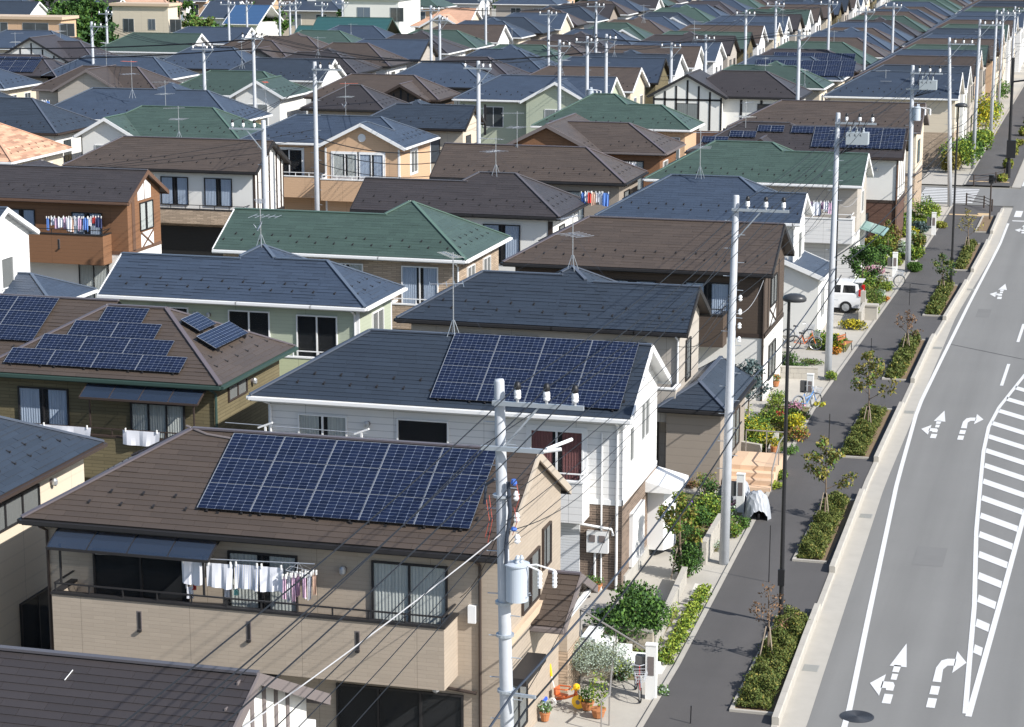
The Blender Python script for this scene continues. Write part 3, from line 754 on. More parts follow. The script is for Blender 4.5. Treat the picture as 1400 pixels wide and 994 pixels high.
mb = MB(); mb.face([(-1500, -400, -0.03), (1500, -400, -0.03), (1500, 2500, -0.03), (-1500, 2500, -0.03)]); struct('ground', mb, GROUND)
sheet('road', ASPH, GUT, 9.0, 0.0, -40, 480)
sheet('gutter_channel', CONCL, KERB, GUT, 0.006, -40, 161); sheet('gutter_channel', CONCL, KERB, GUT, 0.006, 173, 480)
sheet('sidewalk', ASPHD, WALK, KERB, 0.10, -40, 161); sheet('sidewalk', ASPHD, WALK, KERB, 0.10, 173, 480)
sheet('sidewalk_edging', CONCL, [(v, x - 0.16) for v, x in WALK], WALK, 0.112, -40, 161)
sheet('sidewalk_edging', CONCL, [(v, x - 0.16) for v, x in WALK], WALK, 0.112, 173, 480)
mb = MB(); mb.face([(-140, 162, 0.004), (-7.2, 162, 0.004), (-7.2, 172, 0.004), (-140, 172, 0.004)]); struct('side_street', mb, ASPH)
mb = MB(); mb.face([(-48.5, -40, 0.002), (-41.5, -40, 0.002), (-41.5, 162, 0.002), (-48.5, 162, 0.002)]); mb.face([(-40, 172, 0.002), (-36.4, 172, 0.002), (-36.4, 400, 0.002), (-40, 400, 0.002)])
mb.face([(-67.5, 172, 0.002), (-64, 172, 0.002), (-64, 400, 0.002), (-67.5, 400, 0.002)]); struct('back_street', mb, ASPH)
mb = MB(); mb.face([(9.0, -40, 0.11), (13, -40, 0.11), (13, 480, 0.11), (9, 480, 0.11)]); struct('far_sidewalk', mb, ASPHD)
mb = MB(); mb.box(8.8, 9.0, -40, 480, -0.02, 0.13); struct('far_kerb', mb, CONCL)
# front yards: pale paving between the house walls and the sidewalk
sheet('front_yard_paving', CONCL, -15.5, [(v, x - 0.16) for v, x in WALK], 0.06, 40, 161.5)
sheet('front_yard_paving', CONCL, -15.0, [(v, x - 0.16) for v, x in WALK], 0.06, 173, 400)
# kerb stones, one by one as far as they can be told apart
kb = empty('kerb', (interp(KERB, 80), 80, 0), kind='structure')
PL = [(55.7, 64.1, -9.35, -8.1), (70.0, 78.1, -9.75, -8.6), (84.4, 93.3, -10.1, -8.85), (99.4, 109.3, -9.95, -8.85), (116.0, 126.0, -9.6, -8.5), (131.4, 142.4, -9.2, -8.3), (147.5, 155.5, -9.0, -8.25)]
v = 44.0; stone = {}
while v < 160:
    raised = any(a - 0.6 < v + 0.5 < b + 0.6 for a, b, _, _ in PL)
    key = raised
    if key not in stone:
        f = MB(); h = 0.34 if raised else 0.125; f.prism([(-0.09, -0.05), (0.10, -0.05), (0.10, h - 0.03), (0.075, h), (-0.09, h)], 0.004, 0.992); stone[key] = f.mesh('kerb_stone', CONCL)
    x = interp(KERB, v); x2 = interp(KERB, v + 1); o = link('kerb_stone', stone[key], kb, loc=(x - kb.location.x + 0.03, v - 80, 0)); o.rotation_euler.z = -math.atan((x2 - x)); v += 1.0
mb = MB()
for i in range(80):
    a = 160 + i * 4
    if a < 174: continue
    mb.box(-8.0, -7.82, a, a + 3.99, -0.02, 0.13)
mb.build('kerb_run', CONCL, kb, kind='stuff')
# painted markings
def strip(mb, pts, w, z=0.010):
    for (a, b) in zip(pts, pts[1:]):
        d = Vector((b[0] - a[0], b[1] - a[1])); d.normalize(); n = Vector((-d.y, d.x)) * w / 2
        mb.face([(a[0] - n.x, a[1] - n.y, z), (a[0] + n.x, a[1] + n.y, z), (b[0] + n.x, b[1] + n.y, z), (b[0] - n.x, b[1] - n.y, z)][::-1])
mark = empty('road_markings', (-5, 90, 0), kind='structure')
def mk(name, mb): mb.o = (-5, 90, 0); return mb.build(name, PAINT, mark)
mb = MB(); pts = [(interp(WHI, v), v) for v in range(-30, 154, 3)]; strip(mb, pts, 0.16); mk('edge_line', mb)
mb = MB(); strip(mb, [(interp(WHI, v), v) for v in range(174, 480, 6)], 0.15); mk('edge_line', mb)
HL = [(-3.2, 57.5), (-3.35, 61), (-3.6, 67.1), (-4.1, 75.5), (-4.4, 82.4), (-4.6, 87.3), (-4.66, 91.6), (-4.45, 95.5), (-3.7, 102.6), (-2.7, 110)]
HR = [(-3.1, 57.3), (-2.85, 67), (-2.6, 77.6), (-2.2, 90), (-1.8, 100), (-1.6, 110)]
mb = MB(); strip(mb, HL, 0.15); mk('hatch_line', mb)
mb = MB(); strip(mb, HR, 0.17, 0.011); mk('hatch_line', mb)
hl = lambda v: interp([(b, a) for a, b in HL], v); hr = lambda v: interp([(b, a) for a, b in HR], v)
v = 62.6
while v < 108:
    a, b = hl(v) + 0.08, hr(v - 1.6) - 0.08; dv = (b - a) * 1.05; w = 0.76
    mb = MB(); mb.face([(a, v, 0.010), (b, v - dv, 0.010), (b, v - dv + w, 0.010), (a, v + w, 0.010)]); mk('hatch_stripe', mb); v += 2.45
for v in (100.0, 110.6, 121.0, 131.5):
    mb = MB(); x = -4.6 + (v - 100) * 0.02; strip(mb, [(x, v), (x + 0.06, v + 5)], 0.15); mk('lane_dash', mb)
mb = MB(); mb.face([(-6.9, 154.2, 0.01), (8, 154.2, 0.01), (8, 154.6, 0.01), (-6.9, 154.6, 0.01)]); mk('stop_line', mb)
for i in range(16):
    x = -6.9 + i * 0.95; mb = MB(); mb.face([(x, 156.4, 0.01), (x + 0.5, 156.4, 0.01), (x + 0.5, 159.6, 0.01), (x, 159.6, 0.01)]); mk('crossing_bar', mb)
for i in range(9):
    y = 163.0 + i * 0.95; mb = MB(); mb.face([(-14.3, y, 0.012), (-10.2, y, 0.012), (-10.2, y + 0.5, 0.012), (-14.3, y + 0.5, 0.012)]); mk('crossing_bar', mb)
def arrow(name, x, y, kind, s=1.0):
    mb = MB(); z = 0.011
    F = lambda pts: mb.face([(x + a * s * (1 if abs(a) < .13 else .62), y + b * s, z) for a, b in pts])
    if kind == 'R':
        F([(-.12, 0), (.12, 0), (.12, .75), (-.12, .75)]); F([(-.12, 1.05), (.12, 1.05), (.12, 1.75), (-.12, 1.75)])
        F([(-.12, 2.1), (.12, 2.1), (.14, 3.2), (.30, 3.55), (.22, 4.15), (-.02, 3.95), (-.12, 3.3)]); F([(.30, 3.55), (.62, 3.6), (.62, 4.2), (.22, 4.15)]); F([(.58, 2.95), (1.12, 3.95), (.58, 4.9)])
    else:
        F([(-.12, 0), (.12, 0), (.12, .75), (-.12, .75)])
        F([(-.12, 1.05), (.14, 1.05), (.14, 1.5), (.02, 1.75), (-.45, 1.75), (-.45, 1.2), (-.2, 1.2)]); F([(-.40, .55), (-.40, 2.35), (-.98, 1.5)])
        F([(-.08, 1.95), (.14, 1.95), (.14, 2.45), (-.08, 2.45)]) ; F([(-.10, 2.6), (.14, 2.6), (.16, 3.2), (-.10, 3.2)]); F([(-.36, 3.1), (.42, 3.1), (.06, 5.2)])
    mk(name, mb)
arrow('ahead_left_arrow', -5.35, 57.7, 'L'); arrow('turn_right_arrow', -4.15, 57.7, 'R')
arrow('ahead_left_arrow', -6.75, 89.0, 'L'); arrow('turn_right_arrow', -5.65, 89.0, 'R')
arrow('ahead_left_arrow', -6.0, 122.8, 'L'); arrow('ahead_left_arrow', -5.9, 148.5, 'L')
mb = MB(); strip(mb, [(-7.8, 109.3), (-4.0, 106.4), (1.0, 105.0), (8.9, 104.4)], 0.07, 0.006); struct('road_dark_line', mb, mat('dark_line_grey', (0.05, 0.05, 0.05), .8))  # thin dark line laid across the whole carriageway
for (a, b, c, d) in ((-5.9, -4.9, 71.0, 73.2), (-1.5, 0.5, 84, 88), (-6.9, -6.2, 117, 119.5)):
    mb = MB(); mb.face([(a, c, .005), (b, c, .005), (b, d, .005), (a, d, .005)]); struct('road_patch', mb, mat('asphalt_patch', (0.170, 0.168, 0.162), .9, noise=.15, nscale=6))
# tan tactile paving at the crossing
for (a, b, c, d, e) in ((-11.3, -8.7, 155.6, 156.1, 0.108), (-9.4, -8.6, 155.3, 157.0, 0.112), (-11.3, -8.2, 175.2, 175.7, 0.108)):
    mb = MB(); mb.face([(a, c, e), (b, c, e), (b, d, e), (a, d, e)]); mb.build('tactile_strip', TACT, kind='structure')
# manhole and grates
MET = mat('cast_iron', (0.05, 0.055, 0.065), 0.6, noise=0.3, nscale=80, metal=0.3)
mb = MB(); mb.lathe((-6.0, 56.5, 0), [(0.46, 0.0), (0.46, 0.014)], 28, 0)
for i in range(6): mb.tube([(-6.0 + (0.06 + i * .07) * math.cos(t * math.pi / 12), 56.5 + (0.06 + i * .07) * math.sin(t * math.pi / 12), 0.016) for t in range(25)], 0.008, 4)
tag(mb.build('manhole_cover', MET), 'round dark iron manhole cover beside the white edge line', 'manhole cover')
for v in (60.0, 76.5, 93.5, 108.0, 125.5):
    x = interp(KERB, v) + 0.42; mb = MB((x, v, 0)); mb.box(x - 0.22, x + 0.22, v - 0.28, v + 0.28, 0.004, 0.012)
    for i in range(8): mb.box(x - 0.2, x + 0.2, v - 0.25 + i * 0.065, v - 0.215 + i * 0.065, 0.012, 0.02)
    tag(mb.build('drain_grate', mat('grate_grey', (0.3, 0.3, 0.28), 0.7)), 'grey drain grate in the pale gutter, ' + {60.0: 'nearest one, beside the first planter', 76.5: 'beside the second planter', 93.5: 'by the third planter', 108.0: 'by the fourth planter', 125.5: 'by the fifth planter'}[v], 'drain grate', 'drain grates along the gutter')

# ---------------------------------------------------------------- houses near the camera, one by one
GRP = 'houses of the suburb'
def house(label, blocks, rk, trim, wall, ze=5.8, k=0.55, detail=1, band=None, corner=None, guards=True, split=2.95, oe=0.45, og=0.3, budget=300, vtrim=None):
    b = blocks[0]; o = (round((b[0] + b[1]) / 2, 2), round((b[2] + b[3]) / 2, 2), 0)
    root = empty('house', o, label, 'house', GRP)
    H, rf = roof(root, o, blocks, rk, trim, ze, k, detail, oe, og, guards=guards, budget=budget, vtrim=vtrim)
    rects = walls(root, o, blocks, H, wall, ze, oe, og, split, 0.0, band, trim, corner)
    return root, o, H, rects, rf
def lowroof(root, o, blocks, rk, trim, ze, k=0.5, wall=None, detail=1, oe=0.3, og=0.25):
    H, rf = roof(root, o, blocks, rk, trim, ze, k, detail, oe, og, name='porch_roof', guards=False)
    if wall: walls(root, o, blocks, H, wall, ze, oe, og, 0.8)
def front(k, v0): return (0, k, -k * v0)

# A0: bottom left, dark slate roof with half timbered gable
r, o, H, q, rf = house('dark slate roofed house with white half timbered gable, nearest of the street front', [(-27.5, -14.85, 32.3, 39.6, 'x', 'GG')], 'black', 'gb', ('plaster', 'plaster'), k=0.47, detail=2, guards=False)
c = q[0][1]
timber(r, o, 'R', c, [(s, 5.4, s, 5.75 + 0.5 * min(s - 32.3, 39.6 - s), 0.14) for s in (33.3, 33.9, 34.5, 35.1, 35.7, 36.3, 36.9, 37.5, 38.1)] + [(32.8, 5.3, 39.1, 5.3, 0.16)], 'gb')
mb = MB(o); wbox(mb, fr('R', c), 38.05, 38.75, 5.0, 5.6, 0.02, 0.35); mb.build('vent_hood', TR['w'], r)
mb = MB(o); mb.bar((-18.5, 35.35, 5.8 + .47 * 3.05 + .03), (-18.45, 35.6, 5.8 + .47 * 3.3 + .03), 0.012, 0.012); mb.build('flashing_strip', TR['w'], r)

# A1: front house with 15 solar panels
A1B = [(-27.1, -14.05, 49.8, 56.6, 'x', 'HG')]
r, o, H, q, rf = house('brown slate roofed beige house with fifteen solar panels and a long balcony of laundry', A1B, 'brown', 'b', ('beige', 'beige'), k=0.535, detail=2, og=0.14, budget=300, vtrim='tan2')
cF, cR = q[0][2], q[0][1]; A1 = (r, o)
solar(r, o, front(0.535, 49.8), 5.8, -22.42, 0.69, 5, 3, 1.456, 0.962, 6, 8)
window(r, o, 'F', cF, -17.6, -15.6, 3.05, 5.3, 'b', 'c', 2); window(r, o, 'F', cF, -21.5, -19.6, 3.3, 5.25, 'b', 'c', 2)
window(r, o, 'F', cF, -25.3, -22.6, 2.75, 5.0, 'b', 'd', 2)
balcony(r, o, 'F', cF, -25.95, -15.35, 1.15, 2.45, 4.05, 'beige', 'b', 'b', slots=(-23.5, -20.5, -17.6))
awning(r, o, 'F', cF, -26.1, -21.6, 5.62, 1.05, 0.38, 'b', 4)
wall_lamp(r, o, 'F', cF, -18.35, 5.0); wall_lamp(r, o, 'F', cF, -22.15, 5.0); wall_lamp(r, o, 'F', cF, -15.9, 2.1)
pipe(r, o, -14.75, cF - 0.05, 0, 5.4, 'dk', 0.04, (0.0, -0.4)); pipe(r, o, -26.6, cF - 0.05, 0, 5.4, 'dk', 0.04, (0, -0.4))
mb = MB(o); mb.tube([(-16.9, cF - 0.5, 2.42), (-16.8, cF - 0.1, 2.25), (-14.85, cF - 0.07, 2.05)], 0.045, 8); mb.build('downpipe', TR['dk'], r)
window(r, o, 'F', cF, -18.6, -15.2, 0.2, 1.95, 'b', 'd', 3); window(r, o, 'F', cF, -22.9, -20.2, 0.2, 2.0, 'b', 'd', 2)
window(r, o, 'R', cR, 52.05, 53.75, 3.55, 4.95, 'dk', 's', 2); window(r, o, 'R', cR, 54.1, 54.95, 4.15, 5.3, 'dk', 's', 1)
window(r, o, 'R', cR, 50.9, 52.5, 0.5, 2.1, 'b', 's', 2)
mb = MB(o); wbox(mb, fr('R', cR), 50.7, 52.7, 2.15, 2.35, 0, 0.5); mb.build('window_hood', TR['b'], r)
mb = MB(o); wbox(mb, fr('R', cR), 50.4, 54.2, 3.2, 3.42, 0.0, 0.12); mb.build('sill_band', TR['tan'], r)
lowroof(r, o, [(-14.7, -13.3, 53.0, 56.7, 'x', 'OG')], 'brown', 'gb', 3.0, 0.48, detail=1)
mb = MB(o); mb.box(-14.7, -13.95, 56.0, 57.4, 1.26, 3.1); mb.build('porch_wall', WALL['beige'], r)
mb = MB(o); mb.box(-14.7, -13.93, 55.98, 57.42, 0.0, 1.25); mb.build('porch_base', WALL['brick'], r)
mb = MB(o); mb.bar((-13.4, 53.4, 3.02), (-13.4, 56.3, 3.02), 0.1, 0.14); mb.bar((-14.4, 53.2, 2.95), (-13.35, 53.2, 2.95), 0.08, 0.12); mb.build('porch_beam', TR['w'], r)
mb = MB(o); P_ = fr('F', cF); wbox(mb, P_, -15.05, -14.85, 3.9, 4.35, 0.0, 0.12); mb.build('meter_box', [TR['w']], r)
mb = MB(o); mb.tube([(-23.9, 53.25, 7.68), (-23.2, 53.0, 7.55), (-22.4, 52.9, 7.5), (-21.4, 52.95, 7.54)], 0.035, 6); mb.build('conduit', TR['gb'], r)

# A2: white house with sixteen panels
A2B = [(-26.9, -14.2, 65.0, 71.2, 'x', 'HG')]
r, o, H, q, rf = house('white sided house with charcoal slate roof and sixteen solar panels behind the first pole', A2B, 'dark', 'w', ('brownbrick', 'white'), k=0.56, detail=2, band='w', og=0.35)
cF, cR = q[0][2], q[0][1]; A2 = (r, o)
solar(r, o, front(0.56, 65.0), 5.8, -20.82, 0.27, 4, 4, 1.545, 0.80, 9, 6)
window(r, o, 'F', cF, -25.4, -23.7, 3.6, 5.2, 'w', 'c', 2); window(r, o, 'F', cF, -22.0, -20.25, 3.9, 5.25, 'w', 'd', 1)
window(r, o, 'F', cF, -17.55, -15.8, 3.0, 5.2, 'w', 'r', 2, 'w')
balcony(r, o, 'F', cF, -17.8, -15.6, 0.95, 2.45, 3.75, 'white', 'w', 'w')
window(r, o, 'R', cR, 66.3, 66.9, 4.0, 5.2, 'w', 's', 1); window(r, o, 'R', cR, 68.0, 69.3, 4.3, 5.6, 'w', 's', 2)
for s in (-23.0, -18.6): wall_lamp(r, o, 'F', cF, s, 5.0)
SHUT = mat('roller_shutter', (0.66, 0.68, 0.70), 0.5, pattern=('slat', 0.09, 0.25))
mb = MB(o); wbox(mb, fr('F', cF), -17.9, -15.9, 0.1, 2.45, 0.01, 0.08); mb.build('roller_shutter', SHUT, r)
pipe(r, o, -14.7, cF - 0.06, 0, 5.45, 'w', 0.045, (0, -0.4)); pipe(r, o, -15.2, cF - 0.04, 0, 5.2, 'w', 0.03)
pipe(r, o, -26.35, cF - 0.06, 0, 5.45, 'w', 0.045, (-0.2, -0.35))
mb = MB(o); P_ = fr('F', cF); wbox(mb, P_, -15.65, -14.95, 1.3, 2.0, 0.005, 0.16, 0)
for a in (-15.60, -15.28): wbox(mb, P_, a + .03, a + 0.23, 1.66, 1.88, 0.16, 0.18, 1)
mb.tube([P_(-15.4, 1.3, .05), P_(-15.4, 0.1, 0.05)], 0.04, 6, 0); mb.build('meter_box', [TR['w'], TR['gb']], r)
mb = MB(o); mb.tube([(-16.3, cF - 0.3, 2.35), (-16.2, cF - 0.3, 2.3), (-14.85, cF - 0.12, 2.1), (-14.8, cF - 0.1, 1.9)], 0.045, 8); mb.build('downpipe', TR['w'], r)
mb = MB(o); mb.prism([(-14.55, 2.75), (-13.5, 2.5), (-13.5, 2.38), (-14.55, 2.38)], 69.0, 71.1); mb.build('porch_canopy', TR['w'], r)
for (a, b, z0, z1) in ((66.6, 68.4, 0.5, 2.3), (69.4, 71.0, 0.3, 2.35)):
    mb = MB(o); P_ = fr('R', cR); n = 8
    for i in range(n):
        t0, t1 = math.sin(math.pi * i / n) * 0.25 if a > 69 else 0.12, math.sin(math.pi * (i + 1) / n) * 0.25 if a > 69 else 0.12
        s0_, s1_ = a + (b - a) * i / n, a + (b - a) * (i + 1) / n
        if a > 69: t0 += 0.55; t1 += 0.55
        mb.face([P_(s0_, z0, t0), P_(s1_, z0, t1), P_(s1_, z1, t1), P_(s0_, z1, t0)]); mb.face([P_(s0_, z1, 0), P_(s0_, z1, t0), P_(s1_, z1, t1), P_(s1_, z1, 0)][::-1])
    mb.face([P_(a, z0, 0), P_(a, z0, 0.12 if a < 69 else 0.55), P_(a, z1, 0.12 if a < 69 else 0.55), P_(a, z1, 0)]); mb.build('bay_shutter' if a < 69 else 'bay_window', TR['w'], r)
mb = MB(o); wbox(mb, fr('R', cR), 65.8, 71.3, 0.0, 0.45, 0.0, 0.06); mb.build('plinth', CONC, r)
# clothes pole brackets
for s in (-26.2, -22.9):
    mb = MB(o); P_ = fr('F', cF); mb.bar(P_(s, 4.2, 0.9), P_(s, 4.95, 0.9), 0.06, 0.06, up=(1, 0, 0)); mb.bar(P_(s - 0.25, 4.85, 0.9), P_(s + 0.25, 5.05, 0.9), 0.08, 0.05); mb.build('clothes_bracket', TR['w'], r)
mb = MB(o); mb.tube([P_(-27.6, 4.95, 0.9), P_(-22.7, 4.9, 0.9)], 0.015, 5); mb.build('clothes_rod', TR['si'], r)

# A3: charcoal roof, three ridges
A3B = [(-26.6, -20.4, 79.2, 84.6, 'x', 'HO'), (-23.6, -17.2, 79.2, 85.6, 'x', 'HH'), (-20.4, -15.2, 79.2, 84.0, 'x', 'OG')]
r, o, H, q, rf = house('grey sided house with charcoal slate roof rising to a small peak, behind the white house', A3B, 'dark', 'b', ('grey', 'grey'), k=0.56, og=0.35)
cF, cR = q[0][2], q[2][1]
for a, b in ((-24.6, -22.9), (-22.7, -21.0), (-18.4, -16.8)): window(r, o, 'F', cF, a, b, 3.6, 5.28, 'b', 'c', 2)
balcony(r, o, 'F', cF, -17.4, -15.5, 0.9, 2.45, 3.7, 'grey', 'w', None)
window(r, o, 'R', cR, 80.8, 81.7, 3.6, 5.2, 'b', 's', 1)
mb = MB(o); wbox(mb, fr('F', cF), -18.6, -16.3, 0.1, 2.4, 0.01, 0.06); mb.build('roller_shutter', mat('shutter_black', (0.018, 0.018, 0.018), 0.5, pattern=('slat', 0.09, 0.4)), r)
lowroof(r, o, [(-16.1, -13.45, 78.3, 84.3, 'y', 'HG')], 'dark', 'b', 3.1, 0.6, wall=('shade', 'shade'))
window(r, o, 'R', -13.75, 80.9, 82.6, 0.9, 2.4, 'dk', 's', 2)
pipe(r, o, -15.6, cF - 0.06, 0, 5.4, 'w', 0.04, (0, -0.4))

# A4: brown roof, dark brown siding
A4B = [(-26.3, -14.2, 93.3, 99.7, 'x', 'HG')]
r, o, H, q, rf = house('dark brown sided house with brown slate roof and white cross braces', A4B, 'brown', 'b', ('plaster', 'dkwood'), k=0.54, band='dk', og=0.35)
cF, cR = q[0][2], q[0][1]
window(r, o, 'F', cF, -18.1, -16.1, 3.2, 5.25, 'b', 'b', 2); window(r, o, 'F', cF, -21.6, -19.4, 3.8, 5.2, 'b', 'b', 2); window(r, o, 'F', cF, -25.2, -23.4, 3.8, 5.2, 'b', 'c', 2)
balcony(r, o, 'F', cF, -24.0, -16.2, 1.0, 2.55, 3.95, 'dkwood', 'b', 'b')
window(r, o, 'R', cR, 95.2, 96.9, 4.0, 5.3, 'b', 's', 2); window(r, o, 'R', cR, 95.0, 96.9, 0.7, 2.3, 'b', 's', 2)
timber(r, o, 'R', cR, [(94.6, 3.2, 94.6, 5.6, 0.12), (97.6, 3.2, 97.6, 5.8, 0.12)], 'dk')
mb = MB(o); wbox(mb, fr('R', cR), 95.1, 96.9, 3.1, 3.9, 0.005, 0.02); mb.build('brace_panel', TR['w'], r)
timber(r, o, 'R', cR + 0.021, [(95.1, 3.1, 96.9, 3.9, 0.09), (95.1, 3.9, 96.9, 3.1, 0.09)], 'dk')
pipe(r, o, -14.6, cF - 0.05, 0, 5.4, 'dk', 0.045, (0, -0.4))

# A5: blue roof, white walls
A5B = [(-25.8, -15.6, 109.0, 115.6, 'x', 'HH'), (-18.9, -15.25, 109.0, 113.4, 'x', 'OG')]
r, o, H, q, rf = house('white house with blue slate roof and a lean-to porch beside the parked car', A5B, 'blue', 'w', ('white', 'plaster'), k=0.55, band='w')
cF, cR = q[0][2], q[1][1]
for a in (-24.8, -21.5): window(r, o, 'F', cF, a, a + 1.7, 3.5, 5.2, 'w', 'c', 2)
window(r, o, 'R', cR, 110.5, 111.6, 3.7, 5.1, 'w', 's', 1)
lowroof(r, o, [(-18.0, -13.95, 108.9, 113.2, 'y', 'GG')], 'blue', 'w', 3.1, 0.4, wall=('plaster', 'plaster'))
window(r, o, 'R', -14.25, 109.8, 111.2, 0.8, 2.4, 'w', 's', 2)
pipe(r, o, -15.6, cF - 0.05, 0, 5.4, 'w', 0.045, (0, -0.35))

# A6: green roof, pale siding
A6B = [(-26.6, -16.2, 124.9, 131.9, 'x', 'HH'), (-19.6, -14.0, 124.9, 130.4, 'x', 'OG')]
r, o, H, q, rf = house('pale clapboard house with large green slate roof by the third pole', A6B, 'green', 'w', ('white', 'grey'), k=0.55, band='w')
cF, cR = q[0][2], q[1][1]
window(r, o, 'F', cF, -20.5, -18.6, 3.8, 5.2, 'w', 'c', 2); window(r, o, 'F', cF, -24.5, -22.6, 3.8, 5.2, 'w', 'c', 2)
balcony(r, o, 'F', cF, -17.9, -14.4, 1.0, 2.5, 3.9, 'white', 'w', 'w')
window(r, o, 'R', cR, 127.2, 128.2, 3.9, 5.2, 'w', 's', 1)
mb = MB(o); mb.prism([(-14.3, 3.1), (-12.9, 2.7), (-12.9, 2.64), (-14.3, 3.04)], 127.0, 130.0); mb.build('glass_canopy', [mat('canopy_glass', (0.25, 0.40, 0.36), 0.1, spec=0.8)], r)

# A7: dark brown roof with solar, white and red brick
A7B = [(-27.0, -17.7, 139.5, 145.7, 'x', 'HH'), (-20.7, -13.15, 139.5, 145.2, 'x', 'OG'), (-23.9, -20.3, 138.9, 143.2, 'y', 'GO')]
r, o, H, q, rf = house('white and red brick house with dark brown roof carrying two groups of solar panels', A7B, 'black', 'dk', ('redbrick', 'plaster'), k=0.55, band='dk', corner='dk')
cF, cR = q[0][2], q[1][1]
solar(r, o, front(0.55, 139.5), 5.8, -19.05, 0.72, 4, 3, 1.44, 0.75, 6, 4)
solar(r, o, front(0.55, 139.5), 5.8, -20.55, 2.05, 1, 1, 1.44, 0.75, 6, 4)
def step(cc, rr): return cc < rr * 2 or cc > rr * 2 + 1
solar(r, o, front(0.55, 139.5), 5.8, -26.2, 0.85, 6, 3, 0.85, 0.7, 4, 3, skip=step)
window(r, o, 'F', cF, -18.0, -16.0, 3.3, 5.2, 'b', 'b', 2); window(r, o, 'F', cF, -25.3, -23.9, 3.4, 5.2, 'b', 'c', 2)
balcony(r, o, 'F', cF, -19.6, -15.6, 1.0, 2.5, 3.8, 'redbrick', 'dk', 'b'); wall_lamp(r, o, 'F', cF, -14.8, 5.0)
window(r, o, 'F', cF, -18.3, -15.2, 0.2, 2.2, 'b', 'c', 3)
timber(r, o, 'R', cR, [(s, 3.1, s, 5.6 + 0.55 * min(s - 139.5, 145 - s), 0.12) for s in (141.0, 142.25, 143.5)], 'dk')
pipe(r, o, -13.5, cF - 0.05, 0, 5.3, 'br', 0.05)

# A8: brown roof beside the side street
r, o, H, q, rf = house('brown slate roofed house at the corner of the side street', [(-26.9, -13.4, 154.3, 160.9, 'x', 'HG')], 'brown', 'gb', ('brick', 'cream'), ze=6.0, k=0.5, band='gb')
for a in (-24, -20, -16.4): window(r, o, 'F', q[0][2], a, a + 1.8, 3.5, 5.3, 'b', 'c', 2, detail=0)
window(r, o, 'R', q[0][1], 156, 157.6, 3.6, 5.2, 'b', 's', 2, detail=0)

# B1: blue roof at the left edge of the view, cream wall
r, o, H, q, rf = house('cream walled house with blue slate hip roof, lit side wall facing the solar house', [(-41.0, -28.7, 50.5, 57.95, 'x', 'HH')], 'dark', 'dk', ('cream', 'cream'), k=0.5, detail=2, budget=220)
window(r, o, 'R', q[0][1], 51.6, 54.6, 4.55, 5.35, 'b', 's', 3); wall_lamp(r, o, 'R', q[0][1], 55.4, 5.2)
window(r, o, 'R', q[0][1], 53.2, 55.3, 0.3, 2.2, 'b', 'd', 2); window(r, o, 'R', q[0][1], 56.2, 57.2, 0.3, 2.2, 'b', 'd', 1)

# B2: olive brick, stepped solar rows
B2B = [(-37.5, -28.4, 66.1, 73.0, 'x', 'HH'), (-46.0, -34.4, 67.9, 74.3, 'x', 'GO')]
r, o, H, q, rf = house('olive brick house with brown hip roof and solar panels in stepped rows', B2B, 'brown', 'g', ('olive', 'olive'), k=0.53, detail=2, budget=300)
cF, cR = q[0][2], q[0][1]; B2 = (r, o)
class Sk:
    def __init__(s, f, sh): s.f = f; s.sh = sh
    def __call__(s, c, r): return s.f(c, r)
    def shift(s, r): return s.sh[r]
solar(r, o, front(0.53, 66.1), 5.8, -36.55, 0.36, 4, 4, 1.625, 0.82, 9, 6, skip=Sk(lambda c, r: c >= (4, 3, 2, 1)[r], (0, 0.85, 1.7, 2.55)))
solar(r, o, (-0.53, 0, 0.53 * -28.4), 5.8, 68.9, 2.0, 1, 1, 1.45, 0.8, 9, 6, lift=0.16); solar(r, o, (-0.53, 0, 0.53 * -28.4), 5.8, 68.3, 1.15, 1, 1, 2.9, 0.82, 14, 6, lift=0.16)
solar(r, o, front(0.53, 67.9), 5.8, -43.2, 0.9, 4, 3, 1.625, 0.82, 9, 6)
window(r, o, 'F', cF, -36.1, -34.2, 3.1, 5.25, 'b', 'b', 2); window(r, o, 'F', cF, -31.9, -29.9, 3.1, 4.95, 'b', 'c', 3)
awning(r, o, 'F', cF, -33.3, -29.0, 5.6, 1.0, 0.38, 'dk', 4)
balcony(r, o, 'F', cF, -38, -29.1, 1.15, 2.5, 3.95, 'olive', 'dk', 'dk', slots=(-34.9,))
window(r, o, 'R', cR, 67.75, 69.4, 4.85, 5.4, 'dk', 's', 2); wall_lamp(r, o, 'R', cR, 69.9, 5.15)
pipe(r, o, -28.75, cF - 0.05, 0, 5.4, 'g', 0.05, (0, -0.4))

# B3: green walled, blue roof
B3B = [(-40.1, -34.0, 81.0, 85.8, 'x', 'GO'), (-37.4, -30.8, 81.0, 87.5, 'x', 'HH'), (-34.0, -28.5, 81.0, 86.0, 'x', 'OH')]
r, o, H, q, rf = house('pale green clapboard house with blue slate roof rising to one peak', B3B, 'blue', 'w', ('palegreen', 'green'), k=0.55, corner='w')
cF, cR = q[0][2], q[2][1]
window(r, o, 'F', cF, -38.0, -36.3, 3.9, 5.35, 'w', 'd', 2); window(r, o, 'F', cF, -34.55, -32.75, 3.9, 5.35, 'w', 'd', 2); window(r, o, 'F', cF, -31.6, -29.85, 3.1, 5.3, 'w', 'd', 2)
window(r, o, 'R', cR, 83.0, 84.4, 3.8, 5.2, 'w', 's', 2)
balcony(r, o, 'F', cF, -32.6, -29.2, 0.9, 2.5, 3.7, 'palegreen', 'w', 'w')
for s in (-35.4, -36.0): wall_lamp(r, o, 'F', cF, s, 5.1)
pipe(r, o, -29.1, cF - 0.05, 0, 5.4, 'w', 0.045, (0, -0.4)); pipe(r, o, -39.45, cF - 0.05, 0, 5.4, 'w', 0.045, (0.1, -0.4))

